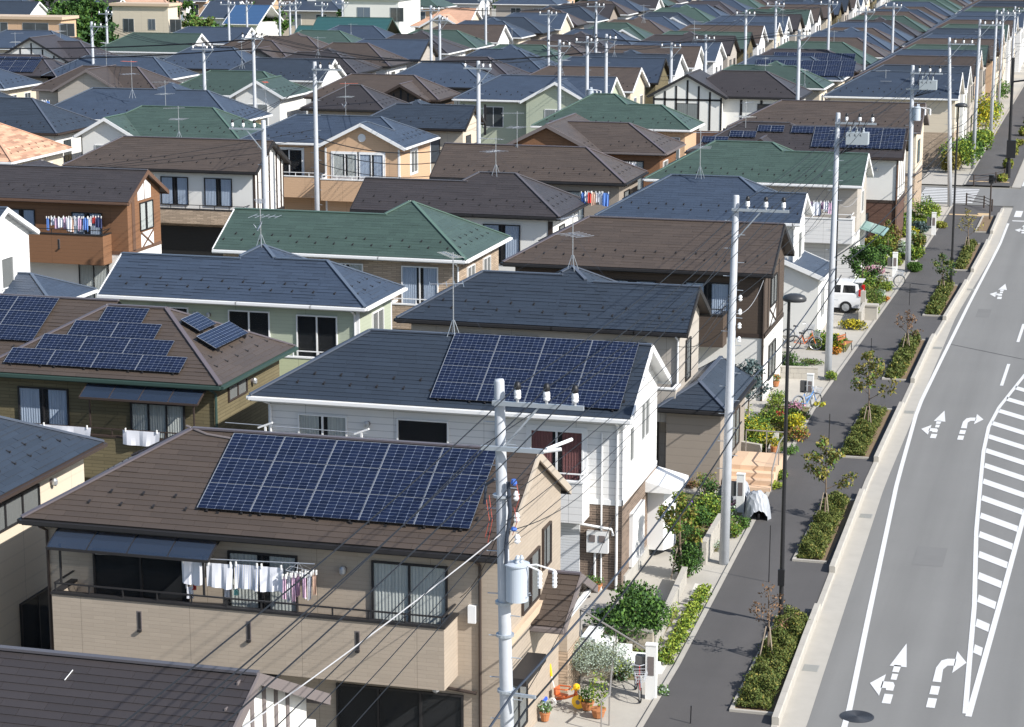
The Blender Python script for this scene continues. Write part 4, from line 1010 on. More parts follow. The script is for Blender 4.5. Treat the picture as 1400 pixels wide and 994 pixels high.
# B4: green roof, cream brick
B4B = [(-40.3, -32.2, 93.4, 98.9, 'x', 'GO'), (-35.6, -28.05, 93.4, 100.8, 'x', 'HH')]
r, o, H, q, rf = house('cream brick house with green slate roof and blue curtains', B4B, 'green', 'w', ('brick', 'brick'), k=0.55)
cF, cR = q[0][2], q[1][1]
window(r, o, 'F', cF, -31.25, -29.5, 3.4, 5.35, 'w', 'b', 2); window(r, o, 'F', cF, -34.8, -33.1, 3.9, 5.35, 'w', 'c', 2)
balcony(r, o, 'F', cF, -31.6, -29.0, 0.9, 2.6, 3.7, 'brick', 'w', 'w')
window(r, o, 'R', cR, 95.0, 96.2, 3.6, 5.2, 'w', 's', 2); window(r, o, 'R', cR, 97.6, 98.8, 3.6, 5.2, 'w', 's', 2); pipe(r, o, -28.55, cF - 0.05, 0, 5.4, 'w', 0.045, (0, -0.4))

# B5: near black roof, white walls
B5B = [(-38.7, -32.0, 107.9, 112.8, 'x', 'GO'), (-35.8, -27.4, 107.9, 114.3, 'x', 'HH')]
r, o, H, q, rf = house('white walled house with near black slate roof and long low ridge', B5B, 'black', 'b', ('plaster', 'plaster'), k=0.55)
cF, cR = q[0][2], q[1][1]
window(r, o, 'F', cF, -31.6, -29.6, 3.2, 5.25, 'b', 'b', 2); window(r, o, 'R', cR, 109.5, 110.6, 3.8, 5.1, 'b', 's', 1); wall_lamp(r, o, 'F', cF, -32.6, 5.0); window(r, o, 'F', cF, -37.0, -35.4, 3.6, 5.2, 'b', 'c', 2)
timber(r, o, 'F', cF, [(-28.0, 0, -28.0, 5.5, 0.25)], 'dk'); pipe(r, o, -38.2, cF - 0.05, 0, 5.4, 'b', 0.045, (0, -0.4))

# B6 brown
r, o, H, q, rf = house('mocha sided house with plain brown slate hip roof and laundry outside', [(-38.9, -27.2, 122.3, 128.3, 'x', 'GH')], 'brown', 'b', ('shade', 'shade'), k=0.55)
window(r, o, 'F', q[0][2], -32.1, -29.7, 3.2, 5.2, 'b', 'c', 2); window(r, o, 'R', q[0][1], 124, 125.4, 3.7, 5.1, 'b', 's', 1)
# B7 brown with a wide front gable
r, o, H, q, rf = house('dark brown house with brown slate roof and wide brown front gable', [(-36.6, -28.1, 138.2, 144.4, 'x', 'OH'), (-39.2, -32.3, 137.2, 145, 'y', 'GG')], 'brown', 'gb', ('orange', 'orange'), k=0.5)
window(r, o, 'F', q[0][2], -31.4, -29.6, 3.3, 5.2, 'b', 'c', 2); window(r, o, 'R', q[0][1], 139.6, 141, 3.5, 5.1, 'w', 's', 1)
# B8 green
r, o, H, q, rf = house('tan walled house under a large green slate hip roof with two ridges', [(-41.0, -32.0, 153.2, 160.6, 'x', 'HH'), (-36, -29.4, 153.2, 158.4, 'x', 'OH')], 'green', 'w', ('tan', 'tan'), k=0.56)
window(r, o, 'F', q[0][2], -31.9, -30.2, 3.6, 5.2, 'w', 'c', 2, detail=0)

# C0: white house at the left edge
r, o, H, q, rf = house('white house with blue porch roof at the left edge of the view', [(-64.0, -50.9, 90.6, 96.6, 'x', 'HG')], 'blue', 'w', ('redbrick', 'white'), k=0.5)
window(r, o, 'R', q[0][1], 93.2, 94.4, 3.4, 4.9, 'w', 's', 1)
lowroof(r, o, [(-51.6, -48.2, 92.6, 97.2, 'x', 'OH')], 'blue', 'w', 2.9, 0.45, wall=('redbrick', 'redbrick'))
# C1: orange brown house with laundry
C1B = [(-66.0, -51.1, 107.2, 112.4, 'x', 'HG'), (-61.5, -56.0, 107.2, 115, 'x', 'HH')]
r, o, H, q, rf = house('orange brown sided house with near black roof, white gable panels and crowded laundry', C1B, 'black', 'br', ('plaster', 'orange'), k=0.55, band='br', oe=0.5)
cF, cR = q[0][2], q[0][1]
window(r, o, 'F', cF, -58.6, -56.9, 3.2, 5.15, 'b', 'b', 2); window(r, o, 'F', cF, -54.7, -52.9, 3.2, 5.1, 'b', 'b', 2); window(r, o, 'F', cF, -54.4, -52.6, 0.2, 2.3, 'b', 'c', 2)
balcony(r, o, 'F', cF, -59.5, -52.4, 1.05, 2.4, 4.0, 'orange', 'b', 'b', slots=(-55.0,))
window(r, o, 'R', cR, 109.2, 110.9, 3.95, 5.5, 'b', 'c', 2)
mb = MB(o); P_ = fr('R', cR)
for a, b, t0, t1 in ((109.0, 109.8, 6.35, 6.75), (109.9, 110.7, 6.8, 6.35)): mb.face([P_(a, 5.65, 0.02), P_(b, 5.65, 0.02), P_(b, t1, 0.02), P_(a, t0, 0.02)])
mb.build('gable_panel', TR['w'], r)
mb = MB(o); wbox(mb, P_, 109.3, 110.9, 2.95, 3.85, 0.005, 0.02); mb.build('brace_panel', TR['w'], r); timber(r, o, 'R', cR + 0.021, [(109.3, 2.95, 110.9, 3.85, 0.1), (109.3, 3.85, 110.9, 2.95, 0.1)], 'br'); timber(r, o, 'R', cR, [(108.4, 3.0, 108.4, 5.8, 0.35)], 'br')
# C2: white half timbered upper floor over brick
r, o, H, q, rf = house('white walled house over pale brick with brown slate roof beside the tall pole', [(-62.3, -49.6, 121.7, 127.3, 'x', 'HG')], 'brown', 'b', ('brick', 'plaster'), k=0.56, band='b', corner='dk', split=3.0)
cF, cR = q[0][2], q[0][1]
window(r, o, 'F', cF, -56.0, -54.2, 3.6, 5.3, 'b', 'b', 2); window(r, o, 'F', cF, -53.15, -51.35, 3.6, 5.3, 'b', 'b', 2)
balcony(r, o, 'F', cF, -57.0, -50.2, 0.9, 2.6, 3.45, 'brick', 'b', 'b')
timber(r, o, 'R', cR, [(s, 3.1, s, 5.7 + 0.56 * min(s - 121.7, 127.3 - s), 0.2) for s in (122.6, 123.3, 124.5, 125.7, 126.4)], 'dk')
mb = MB(o); wbox(mb, fr('F', q[0][2]), -56.2, -50.4, 0.1, 2.3, 0.01, 0.05); mb.build('roller_shutter', MATS['shutter_black'], r)
# C3: tan house with white front gable
C3B = [(-57.5, -45.2, 137.9, 144.1, 'x', 'HH'), (-51.3, -45.2, 136.6, 141, 'y', 'GH')]
r, o, H, q, rf = house('tan clapboard house with blue roof and white trimmed front gable', C3B, 'blue', 'w', ('tan', 'tan'), k=0.5, corner='w')
cF, cG, cR = q[0][2], q[1][2], q[0][1]
window(r, o, 'F', cG, -50.3, -48.6, 3.7, 5.3, 'w', 'c', 2, 'w'); window(r, o, 'F', cG, -48.45, -46.75, 3.7, 5.3, 'w', 'b', 2, 'w')
window(r, o, 'F', cF, -54.9, -53.0, 3.2, 5.3, 'w', 'd', 2, 'w'); window(r, o, 'F', cF, -56.6, -55.6, 3.2, 5.3, 'w', 'd', 1, 'w')
mb = MB(o); mb.tube([fr('F', cG)(-48.25, 6.35, 0), fr('F', cG)(-48.25, 6.35, 0.05)], 0.27, 20); mb.build('gable_vent', TR['w'], r)
balcony(r, o, 'F', cG, -50.9, -45.5, 0.8, 2.2, 3.6, 'tan', 'w', 'w'); balcony(r, o, 'F', cF, -57.0, -51.1, 1.2, 2.2, 3.6, 'tan', 'w', 'w')
window(r, o, 'R', cR, 139.2, 140.6, 3.8, 5.3, 'w', 's', 2, 'w')
# C4
r, o, H, q, rf = house('cream house with dark blue roof peaking in three steps beside a pole', [(-53.5, -44.9, 149.4, 154.6, 'x', 'HG'), (-52.6, -46.4, 149.4, 156.2, 'x', 'HH')], 'dark', 'b', ('cream', 'cream'), k=0.55)
window(r, o, 'F', q[0][2], -48.3, -46.9, 3.3, 5.2, 'b', 'c', 2, detail=0); window(r, o, 'R', q[0][1], 150.6, 151.8, 3.6, 5.2, 'b', 's', 1, detail=0)

# ---------------------------------------------------------------- houses further back
RN = {'blue': 'blue', 'dark': 'charcoal', 'brown': 'brown', 'dkbrown': 'dark brown', 'green': 'green', 'black': 'near black', 'terra': 'terracotta tile'}
WN = {'plaster': 'white', 'white': 'white clapboard', 'cream': 'cream', 'yellow': 'yellow', 'tan': 'tan', 'grey': 'grey', 'shade': 'mocha', 'brick': 'cream brick', 'brownbrick': 'brown brick', 'redbrick': 'red brick', 'orange': 'orange brown', 'dkwood': 'dark brown', 'olive': 'olive', 'green': 'green', 'palegreen': 'pale green', 'beige': 'beige'}
def far(label, u0, u1, v0, d, typ, rk, wall, trim='w', ze=5.8, k=0.55, gpos=0.3, gw=5.0, timberg=None, det=0, sol=0, win=True):
    b = [(u0, u1, v0, v0 + d, 'x', typ[:2])]; w = u1 - u0
    if 'p' in typ: c = u0 + w * (0.36 if 'l' in typ else 0.58); b.append((c - d * 0.62, c + d * 0.62, v0, v0 + d * 1.28, 'x', 'HH'))
    if 'f' in typ: c = u0 + w * gpos; b.append((c - gw / 2, c + gw / 2, v0 - 0.9, v0 + d * 0.75, 'y', 'GO'))
    r, o, H, q, rf = house(label, b, rk, trim, (wall, wall) if isinstance(wall, str) else wall, ze, k, detail=det, guards=v0 < 215 and det >= 0, band=None)
    cF, cR = q[0][2], q[0][1]; fc = 'b' if trim in ('b', 'dk', 'gb', 'br') else 'w'
    gi = len(b) - 1 if 'f' in typ else None
    if win:
        ss = [u0 + w * t for t in ((0.22, 0.62) if w > 9 else (0.5,))]
        for s in ss:
            s = s + RND.uniform(-0.6, 0.6)
            if gi and q[gi][0] - 1.8 < s < q[gi][1] + 0.1: continue
            window(r, o, 'F', cF, s, s + 1.7, 3.5, 5.2, fc, 'c', 2, detail=0)
        if gi: gm = (q[gi][0] + q[gi][1]) / 2; window(r, o, 'F', q[gi][2], gm - 0.9, gm + 0.9, 3.4, 5.2, fc, 'c', 2, detail=0)
        for s in (v0 + d * 0.25, v0 + d * 0.62): window(r, o, 'R', cR, s, s + 1.1, 3.6, 5.1, fc, 'c', 2, detail=0)
        if v0 < 260: window(r, o, 'R', cR, v0 + d * 0.4, v0 + d * 0.4 + 1.5, 0.4, 2.3, fc, 'c', 2, detail=0)
    if timberg and gi:
        gq = q[gi]; n = 6
        timber(r, o, 'F', gq[2], [(gq[0] + (gq[1] - gq[0]) * i / n, 3.0, gq[0] + (gq[1] - gq[0]) * i / n, ze - 0.1 + k * 0.9 * min(i, n - i) * (gq[1] - gq[0]) / n, 0.16) for i in range(n + 1) if i != 3 or True] + [(gq[0], 5.5, gq[1], 5.5, 0.16)], timberg)
        timber(r, o, 'F', cF, [(s, 3.0, s, 5.5, 0.2) for s in (gq[1] + 1.5, gq[1] + 3.2, gq[1] + 5)] + [(gq[1], 3.0, u1 - 0.6, 3.0, 0.2)], timberg)
    if sol: solar(r, o, front(k, v0), ze, u0 + d * 0.55, 0.4, sol, 3, 1.3, 0.85, 6, 4)
    return r, o, H, q
# hand placed ones in the middle distance
far('white and black half timbered house with near black roof, facing the side street', -36.2, -25.6, 181.2, 6.8, 'HHf', 'black', ('redbrick', 'plaster'), 'b', gpos=0.12, gw=6.6, timberg='b')
far('cream house with green slate hip roof rising to one peak, behind the half timbered house', -36.5, -25.0, 191.4, 6.0, 'HHp', 'green', 'cream')
far('blue roofed cream house with a long row of solar panels across its front slope', -36.5, -24.7, 201.0, 6.6, 'HH', 'blue', 'cream', sol=7)
far('dark brown roofed house covered by a wide dotted solar array', -36.5, -24.6, 211.5, 6.6, 'HH', 'dkbrown', 'grey', 'dk', sol=6)
far('blue roofed house with white gable wall at the corner across the side street', -24.0, -13.0, 184.0, 6.8, 'HG', 'blue', ('brick', 'cream'))
far('pale green walled house with blue roof and white trimmed front gable with round vent', -53.0, -40.0, 173.0, 6.4, 'HGf', 'blue', 'green', 'w', gpos=0.68, gw=5.8)
far('yellow walled house with long blue slate roof and white fascia', -79.0, -62.4, 149.2, 7.2, 'HHp', 'blue', 'yellow', 'w')
far('near black roofed house in the gap behind the tan clapboard house', -62.0, -55.0, 161.6, 6.0, 'HH', 'black', 'grey', 'b')
far('tan and white house with green roof and white front gable, left of the brown roof', -69.6, -57.8, 138.9, 6.4, 'HHf', 'green', ('tan', 'plaster'), 'w', gpos=0.19, gw=4.6, det=1)
far('white walled house with dark blue hip roof beside the terracotta roof', -84.0, -71.5, 139.0, 7.4, 'HH', 'dark', 'plaster', 'dk', det=1)
r, o, H, q = far('terracotta tiled hip roof house with cream walls at the left edge', -80.0, -66.2, 122.6, 8.2, 'HH', 'terra', 'cream', 'w', det=1)
far('brown roofed house with broad pale grey front gable', -91.0, -79.2, 172.6, 6.6, 'HHf', 'brown', 'grey', 'gb', gpos=0.48, gw=6.6)
far('green roofed white house with wide front gable in the middle distance', -78.2, -67.0, 171.2, 6.4, 'HHf', 'green', ('cream', 'plaster'), 'w', gpos=0.8, gw=4.8)
far('dark brown timbered house with brown roof and crossed gable boards', -65.5, -53.8, 171.6, 6.2, 'HHf', 'brown', ('dkwood', 'dkwood'), 'dk', gpos=0.74, gw=4.6, timberg='b')
far('black timbered white house with big front gable near the left edge', -112.5, -100.8, 205.0, 6.4, 'HHf', 'dkbrown', 'plaster', 'b', gpos=0.42, gw=8.4, timberg='b')
far('dark brown roofed house with blue solar panels at the left edge', -108, -95.5, 186.0, 6.2, 'HH', 'dkbrown', 'shade', 'b', sol=5)
far('blue roofed white house right of the solar roofed one', -97.0, -83.9, 186.0, 6.2, 'HHl', 'blue', 'plaster', 'w')
# rows beyond, each (first v, spacing, roofs, walls)
def row(u0, u1, start, cols, wallseq, typ, name, dmax=6.6, step=9.9, jit=0.5, last=380):
    v = start; i = 0; ordn = ['nearest', 'second', 'third', 'fourth', 'fifth', 'sixth', 'seventh', 'eighth', 'ninth', 'tenth', 'eleventh', 'twelfth', 'thirteenth', 'fourteenth', 'fifteenth', 'sixteenth', 'seventeenth', 'eighteenth', 'nineteenth', 'twentieth', 'twenty-first', 'last']
    while v < last and i < 22:
        rk = cols[i % len(cols)]; wl = wallseq[(i * 7 // 3) % len(wallseq)]; ty = typ[(i * 5) % len(typ)]
        d = dmax + RND.uniform(-0.5, 0.4); tm = 'w' if wl in ('plaster', 'white', 'cream', 'tan', 'green') and RND.random() < 0.8 else 'b'
        lab = '%s roofed %s house, %s in row %s' % (RN[rk], WN[wl], ordn[i], name)
        far(lab, u0 + RND.uniform(-jit, jit), u1 + RND.uniform(-0.3, 0.3), v, d, ty, rk, wl, tm, k=0.55 + RND.uniform(-0.05, 0.03), gpos=0.7 if RND.random() < .5 else 0.3)
        v += step + RND.uniform(-0.8, 0.8); i += 1
row(-24.0, -13.1, 195.0, ['dark', 'brown', 'blue', 'green', 'brown', 'blue', 'dark', 'green', 'brown', 'blue', 'blue', 'green', 'brown', 'dark'], ['plaster', 'cream', 'grey', 'white', 'tan'], ['HG', 'HG', 'HG'], 'along the main street', last=470)
row(-36.3, -24.3, 222.0, ['green', 'brown', 'blue', 'brown', 'blue', 'black', 'green', 'brown', 'blue', 'brown', 'blue', 'green'], ['cream', 'tan', 'plaster', 'orange', 'white', 'grey'], ['HH', 'HHp', 'HH'], 'behind the main street houses', last=470)
row(-52.4, -40.4, 184.0, ['brown', 'blue', 'dark', 'brown', 'blue', 'black', 'green', 'brown', 'blue', 'blue', 'black', 'green', 'brown'], ['cream', 'plaster', 'olive', 'white', 'white', 'grey'], ['HG', 'HGp', 'HG'], 'west of the first back street', last=420)
row(-63.9, -53.2, 184.0, ['blue', 'dkbrown', 'blue', 'green', 'brown', 'black', 'blue', 'green', 'brown', 'blue', 'dark', 'green'], ['grey', 'cream', 'shade', 'plaster', 'yellow'], ['HH', 'HHp', 'HHf'], 'in the middle of the suburb', last=430)
row(-80.4, -69.6, 187.5, ['dark', 'black', 'brown', 'blue', 'black', 'green', 'brown', 'blue', 'dark', 'blue', 'brown'], ['plaster', 'cream', 'grey', 'shade', 'white'], ['HG', 'HH', 'HHp'], 'west of the second back street', last=430)
row(-92.4, -81.2, 198.5, ['blue', 'brown', 'brown', 'green', 'blue', 'brown', 'green', 'black', 'blue', 'dark'], ['cream', 'shade', 'grey', 'plaster'], ['HH', 'HHp', 'HHf'], 'before the old trees', step=11.0, last=250)
row(-108.4, -97.2, 220.0, ['green', 'blue'], ['white', 'tan'], ['HG'], 'under the cream apartment house', step=14.5, last=246)
row(-124.5, -112.4, 221.0, ['blue', 'dark'], ['cream', 'shade'], ['HH'], 'at the far left', step=14.5, last=232)
row(-104.0, -93.5, 172.0, ['blue'], ['cream'], ['HH'], 'at the left edge', step=11.0, last=180)
row(-124.5, -113.0, 188.0, ['dark', 'brown'], ['white'], ['HH'], 'outermost on the left', step=14.0, last=210)
row(-92, -80.0, 148.0, ['dark'], ['plaster'], ['HH'], 'cut by the left edge', step=14.0, last=155)

# ---------------------------------------------------------------- utility poles and wires
def pole(x, y, top, r0=0.17, r1=0.105, kit='top', label=None, arm=1, arm2=True, n=14, group='utility poles'):
    """top = (x, y, z) of the head; kit: top / trans / plain / far"""
    root = empty('utility_pole', (round(x, 2), round(y, 2), 0), label, 'utility pole', group); o = (round(x, 2), round(y, 2), 0)
    mb = MB(o); L = lambda z: (x + (top[0] - x) * z / top[2], y + (top[1] - y) * z / top[2], z); h = top[2]
    mb.tube([L(-0.1), L(h * 0.5), L(h - 0.02), L(h + 0.03)], [r0, (r0 + r1) / 2, r1, r1 * 0.85], n)
    mb.build('shaft', POLEC, root, smooth=True)
    ins = []
    if kit == 'plain': return root, L, ins
    z = h - 0.42; p = L(z); am = MB(o); x0, x1 = (p[0] - 0.1, p[0] + 1.78) if arm > 0 else (p[0] - 1.78, p[0] + 0.1)
    if kit == 'far': x0, x1 = p[0] - 0.9, p[0] + 0.9
    am.box(x0, x1, p[1] - 0.22, p[1] - 0.14, z - 0.045, z + 0.045)
    am.bar((p[0] + 0.05 * arm, p[1] - 0.18, z - 1.0), (p[0] + 0.85 * arm, p[1] - 0.18, z - 0.05), 0.04)
    ao = am.build('crossarm', GALV, root)
    im = bpy.data.meshes.get('pin_insulator')
    if not im:
        f = MB(); f.lathe((0, 0, 0), [(0.03, 0), (0.03, 0.06), (0.065, 0.07), (0.075, 0.12), (0.06, 0.13), (0.075, 0.16), (0.065, 0.24), (0.04, 0.26)], 10, 0); f.lathe((0, 0, 0.26), [(0.06, 0), (0.075, 0.04), (0.055, 0.14), (0.02, 0.16)], 10, 1); im = f.mesh('pin_insulator', [PORC, BLK], smooth=True)
    offs = (0.42, 1.02, 1.6) if kit != 'far' else (-0.8, 0.35, 0.8)
    for a in offs:
        q = (p[0] + a * (arm if kit != 'far' else 1), p[1] - 0.18, z + 0.045); link('insulator', im, ao, loc=(q[0] - o[0], q[1] - o[1], q[2])); ins.append((q[0], q[1], q[2] + 0.33))
    bm = MB(o)
    for i in range(int((h - 3.5) / 0.45)):
        q = L(3.2 + i * 0.45); s = 1 if i % 2 else -1; bm.tube([(q[0], q[1], q[2]), (q[0] + s * 0.34, q[1] - 0.03, q[2])], 0.012, 4)
    bm.build('step_bolt', GALV, root, kind='stuff')
    if arm2:
        z2 = h - 1.35; p2 = L(z2); m2 = MB(o); m2.box(p2[0] - 0.35, p2[0] + 0.95, p2[1] - 0.24, p2[1] - 0.16, z2 - 0.045, z2 + 0.045); a2 = m2.build('crossarm', GALV, root)
        si = MB(o)
        for dz, dx in ((0.0, 0.95), (0.05, 1.0)): si.tube([(p2[0] + dx, p2[1] - 0.2, z2 + dz), (p2[0] + dx + 0.35, p2[1] + (0.5 if dz else -0.15), z2 + dz + 0.06)], 0.038, 8)
        si.build('strain_insulator', PORC, a2)
    if kit == 'trans':
        pass
    return root, L, ins
def transformer(root, L, z, dx=0.32, dy=-0.1, r=0.23, hh=0.78):
    o = tuple(root.location); p = L(z); c = (p[0] + dx, p[1] + dy, z - hh); mb = MB(o)
    mb.lathe(c, [(r, 0), (r, hh - 0.03), (r + 0.03, hh - 0.03), (r + 0.03, hh), (r * 0.5, hh + 0.05)], 32)
    for k in range(7): a = k * math.pi / 6 - 0.4; mb.bar((c[0] + math.cos(a) * r, c[1] + math.sin(a) * r, z - hh * 0.85), (c[0] + math.cos(a) * (r + 0.06), c[1] + math.sin(a) * (r + 0.06), z - hh * 0.85), 0.02, hh * 0.01)
    mb.bar((p[0], p[1], z - hh * 0.3), (c[0], c[1], z - hh * 0.3), 0.08); mb.bar((p[0], p[1], z - hh * 0.8), (c[0], c[1], z - hh * 0.8), 0.08)
    for a in (-0.5, -1.3): mb.lathe((c[0] + math.cos(a) * 0.12, c[1] + math.sin(a) * 0.12, z), [(0.03, 0), (0.05, .06), (0.03, .1), (0.05, .14), (0.02, 0.2)], 8)
    mb.build('transformer', mat('transformer_grey', (0.44, 0.49, 0.55), 0.4, noise=0.06), root, smooth=False)
    fm = MB(o)
    for k, (a, b) in enumerate(((0.5, -0.1), (0.78, 0.02))):
        q = (c[0] + a, c[1] + b, z - 0.45)
        fm.lathe(q, [(0.04, 0), (0.055, .05), (0.04, .08), (0.055, .12), (0.04, .16), (0.055, .2), (0.04, .24), (0.055, .3), (0.03, .36)], 8)
        fm.tube([(q[0], q[1], q[2] + .36), (q[0] - a * .5, q[1], z + 0.0), (c[0] + 0.1, c[1], z - 0.05)], 0.018, 5)
    fm.build('fuse_cutout', PORC, root)
def wire(a, b, sag, r, label, m=None, n=14, group='overhead wires', sides=4):
    pts = []
    for i in range(n + 1):
        t = i / n; pts.append((a[0] + (b[0] - a[0]) * t, a[1] + (b[1] - a[1]) * t, a[2] + (b[2] - a[2]) * t - 4 * sag * t * (1 - t)))
    mb = MB(); mb.tube(pts, r, sides); o = mb.build('overhead_wire', m or WIREM, uvs=False); tag(o, label, 'wire', group); return o
SP = [(-11.5, 12.0, (-11.6, 12.2, 12.2), 'utility pole under the camera where the street wires begin'),
      (-11.45, 41.3, (-11.72, 41.3, 12.15), 'nearest concrete utility pole with grey cylinder transformer in front of the solar house'),
      (-11.9, 69.2, (-12.05, 71.0, 12.1), 'second concrete utility pole leaning in front of the dark brown sided house'),
      (-12.4, 99.2, (*atv(1146, 155, 101.2)[:1], 101.2, atv(1146, 155, 101.2)[1]), 'third concrete utility pole beside the white car'),
      (-11.8, 130.9, (*atv(1248, 90, 132.5)[:1], 132.5, atv(1248, 90, 132.5)[1]), 'fourth concrete utility pole, wrapped with cables by the red brick house'),
      (-11.6, 160.2, (*atv(1298, 52, 162)[:1], 162.0, atv(1298, 52, 162)[1]), 'utility pole at the pedestrian crossing of the side street'),
      (-11.6, 183.0, (*atv(1340, 27, 184)[:1], 184.0, atv(1340, 27, 184)[1]), 'utility pole just beyond the side street, leaning slightly'),
      (-11.5, 208.0, (*atv(1363, 14, 208)[:1], 208.0, atv(1363, 14, 208)[1]), 'utility pole second beyond the side street on the main street'),
      (-11.3, 236.0, (*atv(1372, 12, 236)[:1], 236.0, atv(1372, 12, 236)[1]), 'utility pole third beyond the side street on the main street'),
      (-11.0, 264.0, (*atv(1388, 9, 262)[:1], 262.0, atv(1388, 9, 262)[1]), 'utility pole fourth beyond the side street on the main street'),
      (-10.6, 296.0, (-10.6, 296.0, 13.0), 'utility pole fifth beyond the side street, last before the frame ends')]
POLES = []
for i, (x, y, top, lab) in enumerate(SP):
    if i > 5: x, y = top[0] - 0.08, top[1]
    r_, L_, ins = pole(x, y, top, kit='top', label=lab, arm2=i in (1, 4))
    if i == 1:
        transformer(r_, L_, 8.4)
        o = tuple(r_.location); mb = MB(o)
        for k in range(4): p = L_(9.9 - k * 0.45); mb.lathe((p[0] + 0.32, p[1] - 0.05, p[2] - 0.2), [(0.03, 0), (0.07, .05), (0.04, .09), (0.07, .13), (0.03, .2)], 8)
        mb.build('rack_insulator', PORC, r_, kind='stuff')
        mb = MB(o); p = L_(10)
        mb.tube([(p[0] + 0.17, p[1] - 0.12, 10.1), (p[0] + 0.22, p[1] - 0.14, 9.5), (p[0] + 0.14, p[1] - 0.16, 8.8), (p[0] + 0.15, p[1] - 0.2, 8.4)], 0.04, 7)
        mb.tube([(p[0] - 0.1, p[1] - 0.15, 10.15), (p[0] - 0.3, p[1] - 0.1, 10.0), (p[0] - 0.33, p[1] - 0.1, 9.6)], 0.035, 7); mb.build('cable_riser', mat('cable_sleeve', (0.04, 0.05, 0.07), 0.6, spec=0.2), r_)
        mb = MB(o)
        for k, (cx, z0, z1) in enumerate(((0.35, 10.1, 9.5), (-0.28, 9.7, 8.9), (-0.22, 9.8, 8.8), (0.3, 9.6, 9.0))): mb.tube([(p[0] + cx, p[1] - 0.15, z0), (p[0] + cx + 0.08, p[1] - 0.2, (z0 + z1) / 2), (p[0] + cx - 0.03, p[1] - 0.15, z1)], 0.008, 4)
        mb.build('jumper_lead', mat('lead_red', (0.35, 0.07, 0.05), 0.6), r_)
        mb = MB(o); mb.lathe((p[0] + 0.3, p[1] - 0.15, 10.05), [(0.05, 0), (0.07, 0.04), (0.05, 0.12)], 8); mb.lathe((p[0] + 0.3, p[1] - 0.15, 9.1), [(0.05, 0), (0.07, 0.03), (0.05, 0.07)], 8); mb.build('clamp_cap', mat('clamp_blue', (0.05, 0.13, 0.45), 0.5), r_)
        mb = MB(o)
        for z in (9.75, 7.5, 6.8, 5.6): q = L_(z); mb.lathe((q[0], q[1], z), [(0.19, 0), (0.19, 0.05)], 14)
        mb.bar((q[0], q[1] - 0.1, 5.6), (q[0] + 0.7, q[1] - 0.3, 5.65), 0.06); mb.build('pole_band', GALV, r_)
    if i in (3, 4):
        o = tuple(r_.location); p = L_(top[2] - 1.0); mb = MB(o); mb.box(p[0] + 0.45, p[0] + 1.45, p[1] - 0.5, p[1] + 0.1, p[2] - 0.35, p[2] + 0.2)
        for k in range(3): mb.lathe((p[0] + 0.6 + k * 0.3, p[1] - 0.2, p[2] + 0.2), [(0.05, 0), (0.07, .06), (0.04, .1), (0.06, .16), (0.03, .24)], 8)
        mb.build('switch_box', mat('switch_grey', (0.36, 0.40, 0.42), 0.5), r_)
        mb = MB(o)
        for k in range(4): mb.tube([(p[0] + 0.5 + k * .28, p[1] - 0.25, p[2] + 0.75), (p[0] + 0.35 + k * .25, p[1] - 0.5, p[2] + 0.1), (p[0] + 0.55 + k * .28, p[1] - 0.4, p[2] - 0.4), (p[0] + 0.15, p[1] - 0.2, p[2] - 0.8)], 0.022, 5)
        mb.build('jumper_lead', BLK, r_)
        if i == 4: transformer(r_, L_, top[2] - 2.4)
        mb = MB(o); q = L_(top[2] - 2.0); mb.tube([L_(top[2] - 1.2), (q[0] + 0.13, q[1] - 0.12, q[2] - 1.5), (q[0] + 0.15, q[1] - 0.14, 4.0)], 0.05, 6); mb.build('cable_riser', BLK, r_)
    if i in (2,):
        o = tuple(r_.location); mb = MB(o)
        for k in range(4): p = L_(8.9 - k * 0.45); mb.lathe((p[0] + 0.26, p[1] - 0.05, p[2] - 0.2), [(0.03, 0), (0.07, .05), (0.04, .09), (0.07, .13), (0.03, .2)], 8)
        mb.build('rack_insulator', PORC, r_, kind='stuff')
    POLES.append((r_, L_, ins))
onames = ['from below the camera to the nearest pole', 'between the nearest pole and the second pole', 'between the second and the third street pole', 'between the third and the fourth street pole', 'from the fourth pole to the crossing pole', 'over the side street', 'far along the street', 'farther along the street', 'farther still along the street', 'at the far end of the street']
